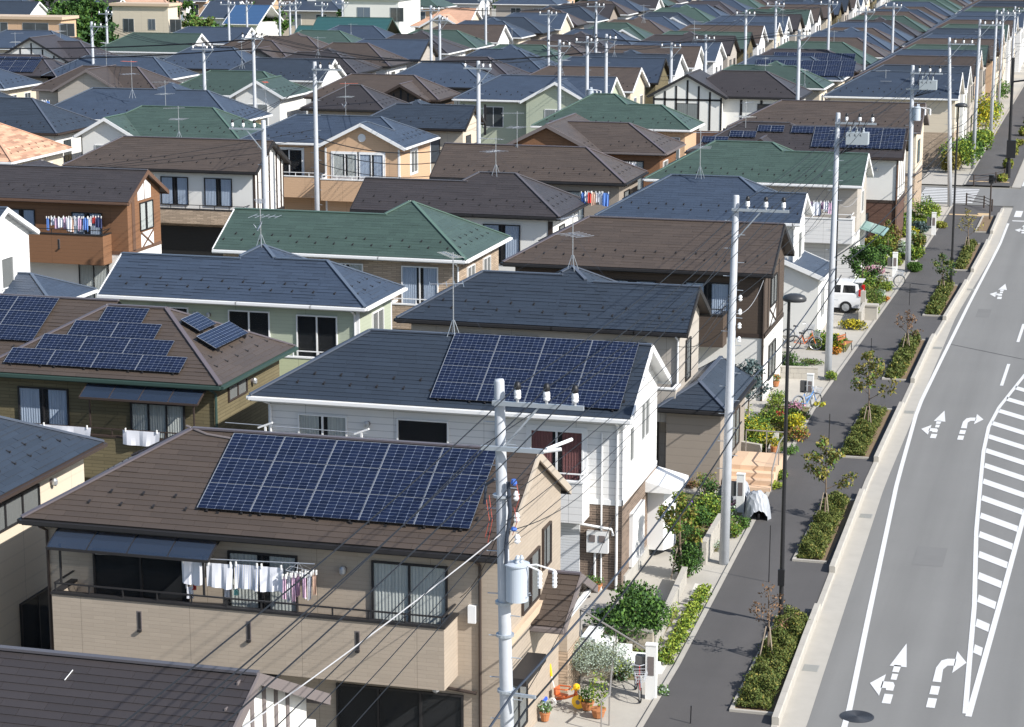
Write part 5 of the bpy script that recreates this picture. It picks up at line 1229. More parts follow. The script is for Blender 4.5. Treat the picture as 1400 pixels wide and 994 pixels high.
for i in range(len(POLES) - 1):
    (ra, La, ia), (rb, Lb, ib) = POLES[i], POLES[i + 1]; rr = 0.016 if i < 1 else 0.014
    for k, nm in enumerate(('inner', 'middle', 'outer')): wire(ia[k], ib[k], 0.35, rr, '%s high voltage wire %s' % (nm, onames[i]))
    zs = [(SP[i][2][2] - 1.3, SP[i + 1][2][2] - 1.3, -0.3), (SP[i][2][2] - 1.3, SP[i + 1][2][2] - 1.3, 0.95)]
    for k, (za, zb, dx) in enumerate(zs):
        if i > 5: continue
        a, b = La(za), Lb(zb); wire((a[0] + dx, a[1] - 0.2, za), (b[0] + (dx if i in (0, 3) else 0.15), b[1] - 0.2, zb), 0.4, 0.013, '%s branch wire %s' % (('western', 'eastern')[k], onames[i]))
    for k, dz in enumerate((2.3, 2.75, 3.2)):
        a, b = La(SP[i][2][2] - dz), Lb(SP[i + 1][2][2] - dz - (0.4 if i == 1 else 0)); wire((a[0] + 0.26, a[1], a[2]), (b[0] + 0.26, b[1], b[2]), 0.45, 0.011, '%s low voltage line %s' % (('upper', 'middle', 'lower')[k], onames[i]))
    for k, (za, r2) in enumerate(((5.65, 0.028), (5.3, 0.024))):
        a, b = La(za), Lb(za - 0.5 if i != 0 else za); wire((a[0] + 0.2 + 0.25 * k, a[1] - 0.15, a[2]), (b[0] + 0.2 + 0.25 * k, b[1] - 0.15, b[2]), 0.4, r2, '%s communication cable %s' % (('thick', 'slim')[k], onames[i]), MATS['cable_sleeve'] if k == 0 and i < 3 else None, sides=5)
# house service drops
La1 = POLES[1][1]; Lb2 = POLES[2][1]
wire(La1(9.2), (-15.2, 50.0, 4.6), 0.25, 0.011, 'black service drop from the nearest pole to the meter of the solar house')
wire(La1(9.0), (-14.3, 64.9, 5.0), 0.5, 0.011, 'black service drop sagging from the nearest pole to the white house')
wire((La1(9.0)[0], 41.2, 9.0), (-17.3, 26.0, 6.0), 0.3, 0.016, 'white spliced service cable running down from the nearest pole past the balcony', WIREL)
wire(La1(4.9), (-14.9, 66.0, 2.4), 0.35, 0.010, 'thin black cable from the nearest pole to the meter box of the white house')
wire(Lb2(9.0), (-14.6, 64.9, 5.3), 0.4, 0.010, 'service drop from the second pole back to the white house')
wire(Lb2(8.0), (-15.6, 79.6, 5.2), 0.3, 0.010, 'service drop from the second pole to the grey house')
wire(Lb2(8.3), (-14.6, 93.6, 5.5), 0.5, 0.012, 'pale service drop from the second pole to the dark brown house', WIREL)
wire(POLES[3][1](8.5), (-15.0, 109.3, 5.3), 0.4, 0.010, 'service drop from the third pole to the white house with porch')
wire(POLES[3][1](8.2), (-14.2, 125.3, 5.2), 0.5, 0.012, 'pale service drop from the third pole to the green roofed clapboard house', WIREL)
# poles among the houses
OP = [(430, 85, 124.1, 1), (360, 165, 103.0, -1), (278, 60, 158.0, 0), (346, 45, 158.0, 0), (125, 30, 188.0, 1), (145, 14, 235.0, 0), (654, 84, 131.0, 0), (765, 55, 161.0, 0), (803, 50, 164.0, 0), (829, 47, 172.0, 0),
      (589, 8, 192.0, 0), (601, 22, 205.0, 0), (750, 14, 206.0, 0), (815, 3, 212.0, 0), (918, 58, 189.3, 0), (965, 48, 200.0, 0), (1020, 14, 200.0, 0), (1061, 2, 219.0, 0), (1093, 41, 166.0, 0), (1134, 0, 222.0, 0), (382, 2, 240, 0), (396, 2, 262, 0), (404, 1, 281, 0), (440, 3, 262, 0), (468, 1, 275, 0), (337, 1, 262, 0), (312, 1, 230, 0), (664, -4, 240, 0), (1184, 10, 213.0, 0), (1222, 4, 236, 0)]
PD = ['between the white brick based house and the tan clapboard house', 'behind the green roof with its three insulators pointing west', 'above the yellow walled house', 'beside the green roofed white house', 'in front of the black timbered white house', 'before the old evergreen trees', 'rising behind the plain brown hip roof', 'beside the front gable of the pale green walled house', 'with a grey transformer behind the two ridged green roof', 'next to the transformer pole, a little further back',
      'in front of the cream terracotta roofed house', 'beside the cream house, shorter of the two', 'carrying a long arm with insulators', 'tall and thin above the white gabled house', 'behind the half timbered house on the west', 'between brown and blue roofs', 'next to the white clapboard row', 'tall one west of the solar roofs', 'between the half timbered and the corner house', 'far one above the solar roofs', 'by the green tiled hall, nearest', 'by the green tiled hall, middle', 'by the green tiled hall, farthest', 'in front of the green tiled roof, left', 'in front of the green tiled roof, right', 'by the blue roofed white house', 'above the low white building', 'near the top of the view', 'behind the rows of hip roofs', 'among the far hip roofs']
OPL = []
for (px, py, v, a), d in zip(OP, PD):
    u, z = atv(px, py, v); z = max(6.5, z)
    r_, L_, ins = pole(u, v, (u, v, z), 0.17, 0.12, 'top' if a else 'far', 'concrete utility pole ' + d, arm=a or 1, arm2=False, n=10); OPL.append((r_, L_, ins, z))
    if px in (803,): transformer(r_, L_, z - 4.0)
def wn(i, j, label, k=0, r=0.02, sag=0.6, zo=None):
    a, b = (OPL[i][2][k] if zo is None else OPL[i][1](OPL[i][3] - zo)), (OPL[j][2][k] if zo is None else OPL[j][1](OPL[j][3] - zo)); wire(a, b, sag, r, label, group='wires over the roofs')
for k in range(3):
    nm = ('first', 'second', 'third')[k]
    wn(3, 6, nm + ' line between the green roofed house pole and the pole behind the brown hip roof', k, 0.018); wn(6, 8, nm + ' line from the brown hip roof pole to the transformer pole', k, 0.018)
    wn(8, 18, nm + ' line from the transformer pole east to the corner pole', k, 0.018); wn(2, 3, nm + ' line above the yellow walled house', k, 0.018)
    wn(4, 2, nm + ' line from the timbered house pole to the yellow house pole', k, 0.018); wn(0, 1, nm + ' line from the tall tan house pole toward the green roof', k, 0.014, 0.3)
    wn(14, 16, nm + ' line over the white gabled row', k, 0.018); wn(10, 13, nm + ' line over the far northern roofs', k, 0.02); wn(16, 19, nm + ' line toward the far solar roofs', k, 0.02); wn(7, 14, nm + ' line from the green house gable to the half timbered house', k, 0.018)
wn(8, 13, 'thick black cable sagging from the transformer pole to the north', 0, 0.05, 1.0, 1.0); wn(3, 8, 'thick black cable bundle crossing over the middle roofs', 0, 0.05, 0.8, 1.2)
a0 = OPL[4]; wire((-125, 178, 10.2), OPL[3][1](OPL[3][3] - 0.5), 1.2, 0.05, 'thick black cable crossing the upper left roofs, upper strand', group='wires over the roofs'); wire((-125, 176, 9.2), OPL[3][1](OPL[3][3] - 1.2), 1.2, 0.045, 'thick black cable crossing the upper left roofs, lower strand', group='wires over the roofs')
for k in range(3): wire(OPL[0][1](OPL[0][3] - 4 - k * .5), (-66 - k, 104 + 3 * k, 6.5), 0.5, 0.014, ('upper', 'middle', 'lower')[k] + ' house wire passing before the orange brown house', group='wires over the roofs')
for k, (zo, r2) in enumerate(((4.5, 0.03), (5.2, 0.025), (6.0, 0.02))):
    wire(OPL[0][1](OPL[0][3] - zo), OPL[6][1](OPL[6][3] - zo - 0.5), 0.8, r2, ('topmost', 'middle', 'lowest')[k] + ' cable passing before the tan clapboard house', group='wires over the roofs')

# ---------------------------------------------------------------- television antennas on the ridges
def antenna(px, pb, pt, v, where, dish=False, guy=False, red=False):
    u, z = atv(px, pb, v); _, z1 = atv(px, pt, v); o = (u, v, z); a = empty('tv_antenna', o, 'television antenna ' + where, 'antenna', 'roof antennas'); mb = MB()
    h = z1 - z
    for k in range(4): t = k * math.pi / 2 + 0.5; mb.tube([(0.24 * math.cos(t), 0.24 * math.sin(t), -0.12), (0.03 * math.cos(t), 0.03 * math.sin(t), 0.5)], 0.014, 4)
    mb.tube([(0, 0, 0.35), (0, 0, h)], 0.02, 5); mb.build('mast', TR['si'], a, uvs=False)
    for j, (zz, ln, n) in enumerate(((h - 0.12, 1.3, 9), (h * 0.62, 1.1, 5)) if h > 1.8 else ((h - 0.1, 1.1, 7),)):
        mb = MB(); an = 0.5 + j * 1.2 + px * 0.013; d = Vector((math.cos(an), math.sin(an), 0)); e = Vector((-d.y, d.x, 0)); b0 = Vector((0, 0, zz))
        mb.tube([b0 - d * ln * 0.3, b0 + d * ln * 0.7], 0.013, 4)
        for i in range(n): q = b0 + d * (ln * (-0.3 + i / (n - 1))); w = (0.24 + 0.35 * j) * (1 - 0.3 * i / n); mb.tube([q - e * w, q + e * w], 0.008 + 0.003 * j, 3)
        mb.build('aerial', TR['si'] if not (red and j == len([1]) - 1) else mat('aerial_red', (0.5, 0.13, 0.09), 0.6), a, uvs=False)
    if dish:
        mb = MB(); c = Vector((0.05, -0.12, h * 0.42)); dd = Vector((-0.85, -0.35, 0.5)).normalized(); x = dd.cross(Vector((0, 0, 1))).normalized(); y = x.cross(dd); N = 16
        rings = [(0.0, 0.0), (0.13, 0.015), (0.24, 0.055)]; k0 = len(mb.v)
        for (rr, dp) in rings[1:]:
            for i in range(N): t = 2 * math.pi * i / N; mb.v.append(tuple(c + x * (rr * math.cos(t)) + y * (rr * math.sin(t)) + dd * dp))
        mb.v.append(tuple(c))
        for i in range(N): mb.f.append((k0 + i, k0 + (i + 1) % N, k0 + N + (i + 1) % N, k0 + N + i)); mb.f.append((k0 + 2 * N, k0 + (i + 1) % N, k0 + i)); mb.m += [0, 0]; mb.r += [0, 0]
        mb.tube([tuple(c - y * 0.22), tuple(c + dd * 0.3 - y * 0.05)], 0.012, 4); mb.build('dish', mat('dish_grey', (0.45, 0.48, 0.54), 0.5), a, smooth=True)
    if guy:
        mb = MB()
        for (gx, gy, gz) in ((-3.2, -1.8, -0.9), (2.9, -2.2, -1.3)): mb.tube([(0, 0, h * 0.62), (gx, gy, gz)], 0.0035, 3)
        mb.build('guy_wire', MATS['cable_sleeve'], a, uvs=False)
for args in [(620, 458, 345, 68.1, 'with two stacked aerials, nearest one, on the solar roofed white house', False, True), (783, 366, 292, 82.3, 'on the small peak of the charcoal roof', False, True), (357, 337, 270, 84.3, 'with a grey dish on the peak of the blue roofed green house', True), (678, 238, 187, 111.0, 'on the near black roof beside the brown one', False, True),
             (707, 209, 152, 125.2, 'at the ridge of the plain brown hip roof', False), (245, 191, 145, 127.0, 'on the brown roof over pale brick', False), (957, 241, 178, 111.8, 'on the ridge of the large blue roof', False, True), (1019, 195, 138, 142.0, 'beside the stepped solar group', False), (473, 166, 112, 152.5, 'with grey dish near the dark brown wall', True, False, True), (181, 132, 82, 151.0, 'on the yellow walled house with red boom', False, False, True),
             (562, 141, 112, 174.5, 'in front of the crossed gable boards', False), (768, 102, 70, 180.5, 'above the pale green gable', False), (363, 142, 110, 164.0, 'red boomed, before the green roof', False, False, True), (435, 77, 50, 190.0, 'on a far brown roof', False), (331, 92, 55, 180, 'on the blue roof west of the pole', False), (146, 99, 57, 176, 'in front of the white timbered gable', False), (22, 80, 44, 208, 'with a dish by the black timbered house', True), (83, 60, 32, 220, 'at the far left blue roof', False),
             (227, 158, 110, 142.3, 'on a thin mast over the green roof of the tan house', False), (1046, 108, 78, 193.5, 'on the green hip roof behind the timbered house', False), (1100, 122, 94, 190, 'low one among the solar roofs', False), (1210, 135, 95, 186.5, 'on the corner house blue roof', False), (949, 58, 28, 214, 'on a far charcoal roof', False), (1070, 35, 12, 250, 'far behind the solar roofs', False), (1140, 64, 42, 232, 'on the row of hip roofs', False), (880, 30, 6, 236, 'on a far green roof', False), (840, 78, 50, 205, 'right of the brown roofs', False), (480, 50, 32, 240, 'near the green tiled hall', False), (700, 60, 38, 224, 'on a far dark roof', False)]:
    antenna(*args)

# ---------------------------------------------------------------- street planting
RG = np.random.RandomState(5)
def tree(name, x, y, h, r, mats, label, n=700, leaf=0.07, trunk=0.035, stakes=True, prob=None, cat='tree', group='young trees of the sidewalk', shape=1.0, bare=0.0, z=0.1, lim=7, parent_kind=None):
    o = (round(x, 2), round(y, 2), z); t = empty(name, o, label, cat, group); rg = np.random.RandomState(int(x * 31 + y * 17) % 9999)
    mb = MB(); mb.tube([(0, 0, -0.05), (0.02, 0.01, h * 0.4), (-0.01, 0.02, h * 0.75), (0.0, 0, h * 0.97)], [trunk, trunk * 0.8, trunk * 0.5, trunk * 0.15], 6); tips = []
    for i in range(lim):
        a = i * 2.4 + rg.uniform(-.3, .3); z0 = h * (0.38 + 0.5 * i / lim); ln = r * (1.15 - 0.7 * i / lim) * rg.uniform(0.7, 1.1)
        e = (math.cos(a) * ln, math.sin(a) * ln, z0 + ln * rg.uniform(0.5, 0.9)); m = (e[0] * 0.5, e[1] * 0.5, z0 + (e[2] - z0) * 0.42)
        mb.tube([(0, 0, z0), m, e], [trunk * 0.45, trunk * 0.3, trunk * 0.1], 4); tips += [(m, 0.5), (e, 0.8)]
        for k in range(2): f = (e[0] * .7 + rg.uniform(-.2, .2) * r, e[1] * .7 + rg.uniform(-.2, .2) * r, m[2] + rg.uniform(.0, .35) * r); mb.tube([m, f], [trunk * .2, trunk * .08], 3); tips.append((f, 0.7))
    mb.build('trunk', BARK, t, uvs=False)
    if bare < 1:
        ps = []
        for (p, w) in tips + [((0, 0, h * 0.95), 0.6), ((0, 0, h * .8), 0.7)]:
            ps.append(blob(rg, max(6, int(n * w * (1 - bare) / len(tips))), p, (r * 0.30, r * 0.30, r * 0.26), 0.1))
        leaves('crown', np.concatenate(ps), leaf, mats, t, seed=int(rg.randint(999)), prob=prob)
    if stakes:
        for k, (a, b) in enumerate(((0.13, -0.16), (-0.14, -0.12), (0.0, 0.18))):
            mb = MB(); mb.tube([(a * 1.6, b * 1.6, -0.05), (a * 0.4, b * 0.4, min(1.0, h * .45))], 0.022, 5); mb.build('stake', mat('stake_wood', (0.32, 0.26, 0.20), 0.9), t, uvs=False)
        mb = MB(); mb.lathe((0, 0, min(0.85, h * .4)), [(0.06, 0), (0.07, 0.04), (0.06, 0.1)], 8); mb.build('tree_tie', BLK, t, uvs=False)
    return t
def bush(x, y, r, h, mats, label, n=None, leaf=0.055, z=0.06, prob=None, cat='bush', group='garden plants', upr=0.0, name='bush', rx=None):
    o = (round(x, 2), round(y, 2), z); rg = np.random.RandomState(int(x * 57 + y * 13) % 9999); n = n or int(900 * r * max(h, .5)) + 150
    ps = []; k = 7; rx = rx or r
    for i in range(k):
        a = i * 2.4; d = 0.55 if i else 0; c = (math.cos(a) * rx * d, math.sin(a) * r * d, h * rg.uniform(0.35, 0.62)); ps.append(blob(rg, n // k, c, (rx * 0.55, r * 0.55, h * 0.42), 0.25))
    P = np.concatenate(ps); P[:, 2] = np.clip(P[:, 2], 0.0, None); t = empty(name, o, label, cat, group)
    leaves('foliage', P, leaf, mats, t, up=upr, seed=int(rg.randint(999)), prob=prob)
    mb = MB()
    for i in range(5): a = i * 1.3; mb.tube([(0, 0, -0.04), (math.cos(a) * rx * .25, math.sin(a) * r * .25, h * .35), (math.cos(a) * rx * .5, math.sin(a) * r * .5, h * .7)], [0.025, 0.018, 0.008], 4)
    mb.build('stem', BARK, t, uvs=False); return t
# planters with clipped shrubs
hd = [('with a bare young tree at its near end', 'first'), ('with an autumn tree in the middle, beside the lamp post', 'second'), ('opposite the stone steps', 'third'), ('opposite the orange bicycle', 'fourth'), ('opposite the white car', 'fifth'), ('with orange flowers beside the second lamp post', 'sixth'), ('at the crossing corner, mostly bare', 'seventh')]
for i, (v0, v1, u0, u1) in enumerate(PL):
    c = ((u0 + u1) / 2, (v0 + v1) / 2); o = (c[0], c[1], 0); p = empty('planter', o, 'concrete edged planter bed %s' % hd[i][0], 'planter', 'planter beds along the kerb'); w = 0.11
    for (a, b, y0, y1) in ((u0, u0 + w, v0, v1), (u0 + w, u1, v0, v0 + w), (u0 + w, u1, v1 - w, v1)):
        L = max(b - a, y1 - y0); n = int(L / 0.6)
        for k in range(n):
            mb = MB(o)
            if y1 - y0 > b - a: mb.box(a, b, y0 + L * k / n, y0 + L * (k + 1) / n - 0.008, 0.03, 0.17)
            else: mb.box(a + L * k / n, a + L * (k + 1) / n - 0.008, y0, y1, 0.03, 0.17)
            mb.build('edging_stone', CONCL, p, uvs=False)
    mb = MB(o); mb.face([(u0 + w, v0 + w, 0.115), (u1, v0 + w, 0.115), (u1, v1 - w, 0.115), (u0 + w, v1 - w, 0.115)]); mb.build('soil', SOIL, p)
    if i == 6: continue
    n = 26000 if i < 3 else 13000; rg = np.random.RandomState(i); L = v1 - v0 - 0.5; W_ = u1 - u0 - 0.36
    P = np.empty((n, 3)); P[:, 0] = rg.uniform(-W_ / 2, W_ / 2, n); P[:, 1] = rg.uniform(-L / 2, L / 2, n)
    hh = 0.24 + 0.11 * np.sin(P[:, 1] * 2.3 + i) + 0.08 * np.sin(P[:, 1] * 7.1 + P[:, 0] * 5) + 0.07 * np.cos(P[:, 0] * 9 + P[:, 1] * 3.7); hh *= np.clip(1.25 - (np.abs(P[:, 0]) / (W_ / 2)) ** 3 * 0.8, 0.2, 1)
    P[:, 2] = hh * rg.uniform(0.1, 1.15, n) ** 0.7; P[:, 0] += rg.normal(0, 0.05, n) - 0.05
    h = empty('hedge', (c[0], c[1], 0.145), 'low olive hedge in the %s planter %s' % (hd[i][1], ['at the bottom of the view', 'by the lamp post', 'opposite the steps', 'opposite the orange bicycle', 'opposite the car', 'near the second lamp post', ''][i]), 'hedge', 'low hedges in the planters')
    leaves('foliage', P, 0.042 if i < 3 else 0.065, [LEAF['hedge'], LEAF['hedge2'], LEAF['autumn']], h, up=0.8, seed=i, prob=[0.6, 0.3, 0.10])
AUT = [LEAF['autumn'], LEAF['hedge'], LEAF['green']]
tree('street_tree', *at(1049, 905), 2.2, 0.62, [LEAF['rust']], 'nearly bare young tree in the nearest planter', n=120, bare=0.2, leaf=0.06)
tree('street_tree', *at(1127, 714), 2.9, 0.8, AUT, 'young autumn tree with tufted yellow green leaves in the second planter', n=1300, leaf=0.085, prob=[.5, .3, .2])
tree('street_tree', *at(1186, 590), 3.3, 0.85, AUT, 'young tree with sparse bronze leaves in the third planter', n=1200, leaf=0.09, prob=[.6, .25, .15])
tree('street_tree', *at(1239, 484), 2.1, 0.62, [LEAF['rust']], 'young tree with withered rust red leaves in the fourth planter', n=420, leaf=0.07)
tree('street_tree', *at(1288, 404), 2.2, 0.75, [LEAF['hedge'], LEAF['dark']], 'young tree with dense dark green crown in the fifth planter', n=800, leaf=0.09)
tree('street_tree', *at(1322, 347), 2.7, 0.9, [LEAF['autumn']], 'thin pale young tree in the sixth planter', n=240, leaf=0.09, bare=0.1)
for (px, py, hz, lab) in ((1051, 800, 1.9, 'thin black sapling pole by the nearest planter'), (1133, 610, 1.25, 'thin black stick on the sidewalk beyond the second planter'), (1190, 505, 1.4, 'thin black stick beside the fourth planter'), (1243, 420, 1.2, 'thin black stick beside the fifth planter'), (944, 994, 0.5, 'short dark stick at the bottom of the sidewalk')):
    x, y = at(px, py); mb = MB((x, y, 0.1)); mb.tube([(x, y, 0.1), (x + 0.01, y, 0.1 + hz)], 0.018, 5); tag(mb.build('plant_stick', BLKP, uvs=False), lab, 'stick', 'plant sticks on the sidewalk')
# street lamps
def lamp(px, py, h, label, arm=-1):
    x, y = at(px, py, 0.1); o = (round(x, 2), round(y, 2), 0.1); t = empty('street_lamp', o, label, 'street lamp', 'black street lamps'); mb = MB()
    mb.lathe((0, 0, 0), [(0.11, 0), (0.11, 0.05), (0.075, 0.06), (0.06, h * 0.5), (0.045, h)], 12); mb.build('lamp_post', BLKP, t, smooth=False, uvs=False)
    mb = MB(); mb.box(-0.1, 0.1, -0.16, -0.06, 1.25, 1.75); mb.build('control_box', BLKP, t, uvs=False)
    mb = MB(); n = 20; prof = [(0.02, 0.34), (0.2, 0.32), (0.36, 0.25), (0.42, 0.15), (0.41, 0.03), (0.36, 0.0)]
    for i, (r, z) in enumerate(prof):
        for j in range(n): a = 2 * math.pi * j / n; mb.v.append((0.16 + 0.85 * r * math.cos(a), r * 0.65 * math.sin(a), h - 0.05 + z * 0.7))
    for i in range(len(prof) - 1):
        for j in range(n): a = i * n + j; b = i * n + (j + 1) % n; mb.f.append((a, a + n, b + n, b)); mb.m.append(0); mb.r.append(0)
    mb.f.append(tuple(range((len(prof) - 1) * n, len(prof) * n))); mb.m.append(1); mb.r.append(0); mb.f.append(tuple(range(n))); mb.m.append(0); mb.r.append(0)
    mb.build('lamp_head', [mat('lamp_hood', (0.045, 0.047, 0.05), 0.35), mat('lamp_lens', (0.4, 0.4, 0.38), 0.3)], t, smooth=True, uvs=False)
    return t
lamp(1067, 853, 10.0, 'tall black street lamp with oval hood by the nearest planter')
lamp(1300, 393, 10.3, 'black street lamp between the fifth and sixth planters')
# crossing corner: fences, pedestrian signal, traffic signal pole
def fence(pts, label, z=0.1):
    o = (pts[0][0], pts[0][1], z); t = empty('pedestrian_fence', o, label, 'fence', 'dark brown pedestrian fences')
    for x, y in pts: mb = MB(o); mb.lathe((x, y, z), [(0.055, 0), (0.055, 0.83), (0.045, 0.88)], 8); mb.build('post', TR['dk'], t, uvs=False)
    for a, b in zip(pts, pts[1:]):
        for zz in (0.35, 0.58, 0.78): mb = MB(o); mb.tube([(a[0], a[1], z + zz), (b[0], b[1], z + zz)], 0.025, 5); mb.build('rail', TR['dk'], t, uvs=False)
fence([at(1321, 282), at(1345, 286), at(1356, 291)], 'dark brown three rail fence at the near corner of the crossing')
fence([at(1331, 256), at(1361, 252), at(1373, 247)], 'dark brown three rail fence at the far corner of the crossing')
x, y = at(1353, 300, 0.1); o = (x, y, 0.1); t = empty('pedestrian_signal', o, 'thin dark pole with pedestrian signal head on tan paving', 'signal'); mb = MB(); mb.lathe((0, 0, 0), [(0.06, 0), (0.05, 3.0)], 8); mb.build('signal_post', TR['dk'], t, uvs=False)
mb = MB(); mb.box(-0.16, 0.16, -0.14, 0.1, 2.5, 3.1); mb.box(0.16, 0.34, -0.1, 0.05, 2.75, 2.95); mb.box(-0.18, 0.18, -0.26, -0.14, 3.06, 3.1); mb.box(-0.18, 0.18, -0.26, -0.14, 2.78, 2.81); mb.build('signal_head', BLKP, t, uvs=False)
x, y = at(1378, 243, 0.1); o = (x, y, 0.1); t = empty('traffic_signal_pole', o, 'thick black traffic signal pole with long arm beyond the crossing', 'signal'); mb = MB(); mb.lathe((0, 0, 0), [(0.2, 0), (0.2, 1.2), (0.13, 1.25), (0.11, 9.5)], 12); mb.build('signal_post', BLKP, t, uvs=False)
mb = MB(); mb.box(-0.2, 0.5, -0.2, 0.2, 1.6, 3.0); mb.build('control_box', BLKP, t, uvs=False)
mb = MB(); mb.tube([(0, 0, 7.6), (1.5, -1, 7.9), (5.0, -3.4, 8.0)], 0.07, 8); mb.build('signal_arm', BLKP, t, uvs=False)
mb = MB(); mb.box(4.2, 5.4, -3.6, -3.3, 7.7, 8.1)
mb.build('signal_head', BLKP, t, uvs=False)
for a in (4.4, 4.8, 5.2): mb = MB(); mb.tube([(a, -3.62, 7.9), (a, -3.7, 7.9)], 0.14, 12); mb.build('signal_lens', mat('lens_dull', (0.12, 0.10, 0.09), 0.2), t, uvs=False)

# ---------------------------------------------------------------- front gardens
BRICKM = mat('block_stone', (0.42, 0.37, 0.29), 0.9, var=0.15, noise=0.25, nscale=60, bump=1.2, bscale=14)
TERR = mat('terracotta', (0.42, 0.17, 0.07), 0.85, noise=0.1)
TILE = mat('tile_peach', (0.62, 0.44, 0.30), 0.8, var=0.1, noise=0.08)
WHT = mat('paint_white', (0.78, 0.78, 0.76), 0.6); ALU = mat('aluminium', (0.33, 0.31, 0.29), 0.4, metal=0.4)
def bed(px, m, name, z=0.066):
    mb = MB(); mb.face([(*at(*p, 0), z) for p in px]); return mb.build(name, m, kind='structure')
GRS = mat('lawn', (0.14, 0.16, 0.05), 0.95, noise=0.4, nscale=60, bump=1, bscale=30)
def blockwall(a, b, h, label, z=0.06, bw=0.4, bh=0.2, th=0.14, cap=True, m=None, name='garden_wall'):
    o = (a[0], a[1], z); t = empty(name, o, label, 'wall', 'low garden walls'); d = Vector((b[0] - a[0], b[1] - a[1], 0)); L = d.length; d.normalize(); n = Vector((-d.y, d.x, 0)); rows = max(1, int(round(h / bh))); cols = max(1, int(round(L / bw)))
    for r in range(rows):
        for c in range(cols):
            off = (bw / 2 if r % 2 else 0); s0 = min(L, max(0, c * L / cols + off)); s1 = min(L, (c + 1) * L / cols + off)
            if s1 - s0 < 0.05: continue
            mb = MB(); j = RND.uniform(-0.006, 0.012); mb.obox(d * (s0 + .004) - n * (th / 2 + j) + Vector((0, 0, r * h / rows + .004)), d * (s1 - s0 - .008), n * (th + 2 * j), (0, 0, h / rows - .006), r=RND.random()); mb.build('block', m or BRICKM, t, uvs=False)
        if r % 2:
            mb = MB(); mb.obox(-n * th / 2 + Vector((0, 0, r * h / rows + .004)), d * (L / cols * 0.5 - .01), n * th, (0, 0, h / rows - .006)); mb.build('block', m or BRICKM, t, uvs=False)
    if cap: mb = MB(); mb.obox(-n * (th / 2 + .02) + Vector((0, 0, h)), d * L, n * (th + .04), (0, 0, 0.06)); mb.build('coping', m or CONCL, t, uvs=False)
    return t
def gatepost(px, py, label, h=1.5, w=0.28, box=True):
    x, y = at(px, py, 0.06); t = empty('gate_post', (x, y, 0.06), label, 'gate post', 'white gate posts'); mb = MB(); mb.box(-w / 2, w / 2, -0.09, 0.09, 0, h); mb.box(-w / 2 - .015, w / 2 + .015, -0.105, 0.105, h, h + 0.04); mb.build('post', WHT, t, uvs=False)
    mb = MB(); mb.box(-w * .3, w * .3, -0.1, -0.092, h * .45, h * .8); mb.build('name_plate', TR['gb'], t, uvs=False)
    if box: mb = MB(); mb.box(-w / 2 - 0.3, -w / 2 - 0.03, -0.05, 0.16, h * .42, h * .78); mb.build('mailbox', mat('mailbox_grey', (0.10, 0.10, 0.10), 0.5), t, uvs=False)
def rail(pts, label, h=0.85, n=None, m=None, z=0.06):
    o = (pts[0][0], pts[0][1], pts[0][2]); t = empty('hand_railing', o, label, 'railing', 'garden handrails'); m = m or ALU
    mb = MB(o); mb.tube([(p[0], p[1], p[2] + h) for p in pts], 0.028, 6); mb.build('handrail', m, t, uvs=False)
    for p in pts: mb = MB(o); mb.tube([p, (p[0], p[1], p[2] + h - 0.02)], 0.022, 5); mb.build('post', m, t, uvs=False)
    return t
# solar house garden: terraces, white stair, retaining wall
GA = lambda px, py, z=0.06: (*at(px, py, z), z)
blockwall(at(797, 868, .5), at(893, 896, .1), 0.75, 'rough split stone retaining wall behind the white stair')
blockwall(at(893, 897), at(936, 800), 0.5, 'pale block wall running along the sidewalk hedge', m=CONCL)
blockwall(at(752, 921), at(838, 932), 0.8, 'rough stone wall below the lavender with a concrete coping')
x0, y0 = at(795, 892, .4); x1, y1 = at(893, 925, .1); st = empty('stair', (x1, y1, 0.06), 'white stair climbing between the lavender and the stone wall', 'stair')
for k in range(5):
    t_ = k / 5; mb = MB((x1, y1, 0.06)); ax, ay = x1 + (x0 - x1) * t_, y1 + (y0 - y1) * t_; bx, by = x1 + (x0 - x1) * (k + 1) / 5, y1 + (y0 - y1) * (k + 1) / 5
    mb.box(min(ax, bx), max(ax, bx) - 0.004, min(ay, by) - 0.1, max(ay, by) + 0.95, 0.0, 0.18 * (k + 1)); mb.build('step', WHT, st, uvs=False)
rail([(x1 - 0.1, y1 - 0.15, 0.1), ((x0 + x1) / 2, (y0 + y1) / 2 - 0.15, 0.5), (x0, y0 - 0.15, 0.95)], 'grey handrail sloping down beside the white stair', 0.8)
rail([(*at(822, 994, .2), .06), (*at(833, 985, .2), .06), (*at(839, 915, .1), .06)], 'grey metal handrail at the tiled porch floor', 0.85)
rail([(*at(757, 915, .1), 0.1), (*at(775, 917, .1), 0.1), (*at(800, 919, .1), 0.1)], 'grey post railing behind the tricycle', 1.0)
gatepost(890, 955, 'white gate post with grey mailbox beside the red bicycle', 1.55, 0.3)
mb = MB()
ppx = at(700, 1010, .1); ppy = at(835, 925, .1)
for i in range(9):
    for j in range(9):
        a, b = -14.35 + i * 0.3, 44.6 + j * 0.5
        if a > -12.35: continue
        mb.box(a, a + 0.294, b, b + 0.492, 0.05, 0.09, r=RND.random())
tp = mb.build('porch_tile_floor', TILE, kind='structure')
def veg(px, py, r, h, mats, label, z=0.06, **k): x, y = at(px, py, z); return bush(x, y, r, h, mats, label, z=z, **k)
G, DK, LI, AU, GR, YE = LEAF['green'], LEAF['dark'], LEAF['lime'], LEAF['autumn'], LEAF['grey'], LEAF['yellow']
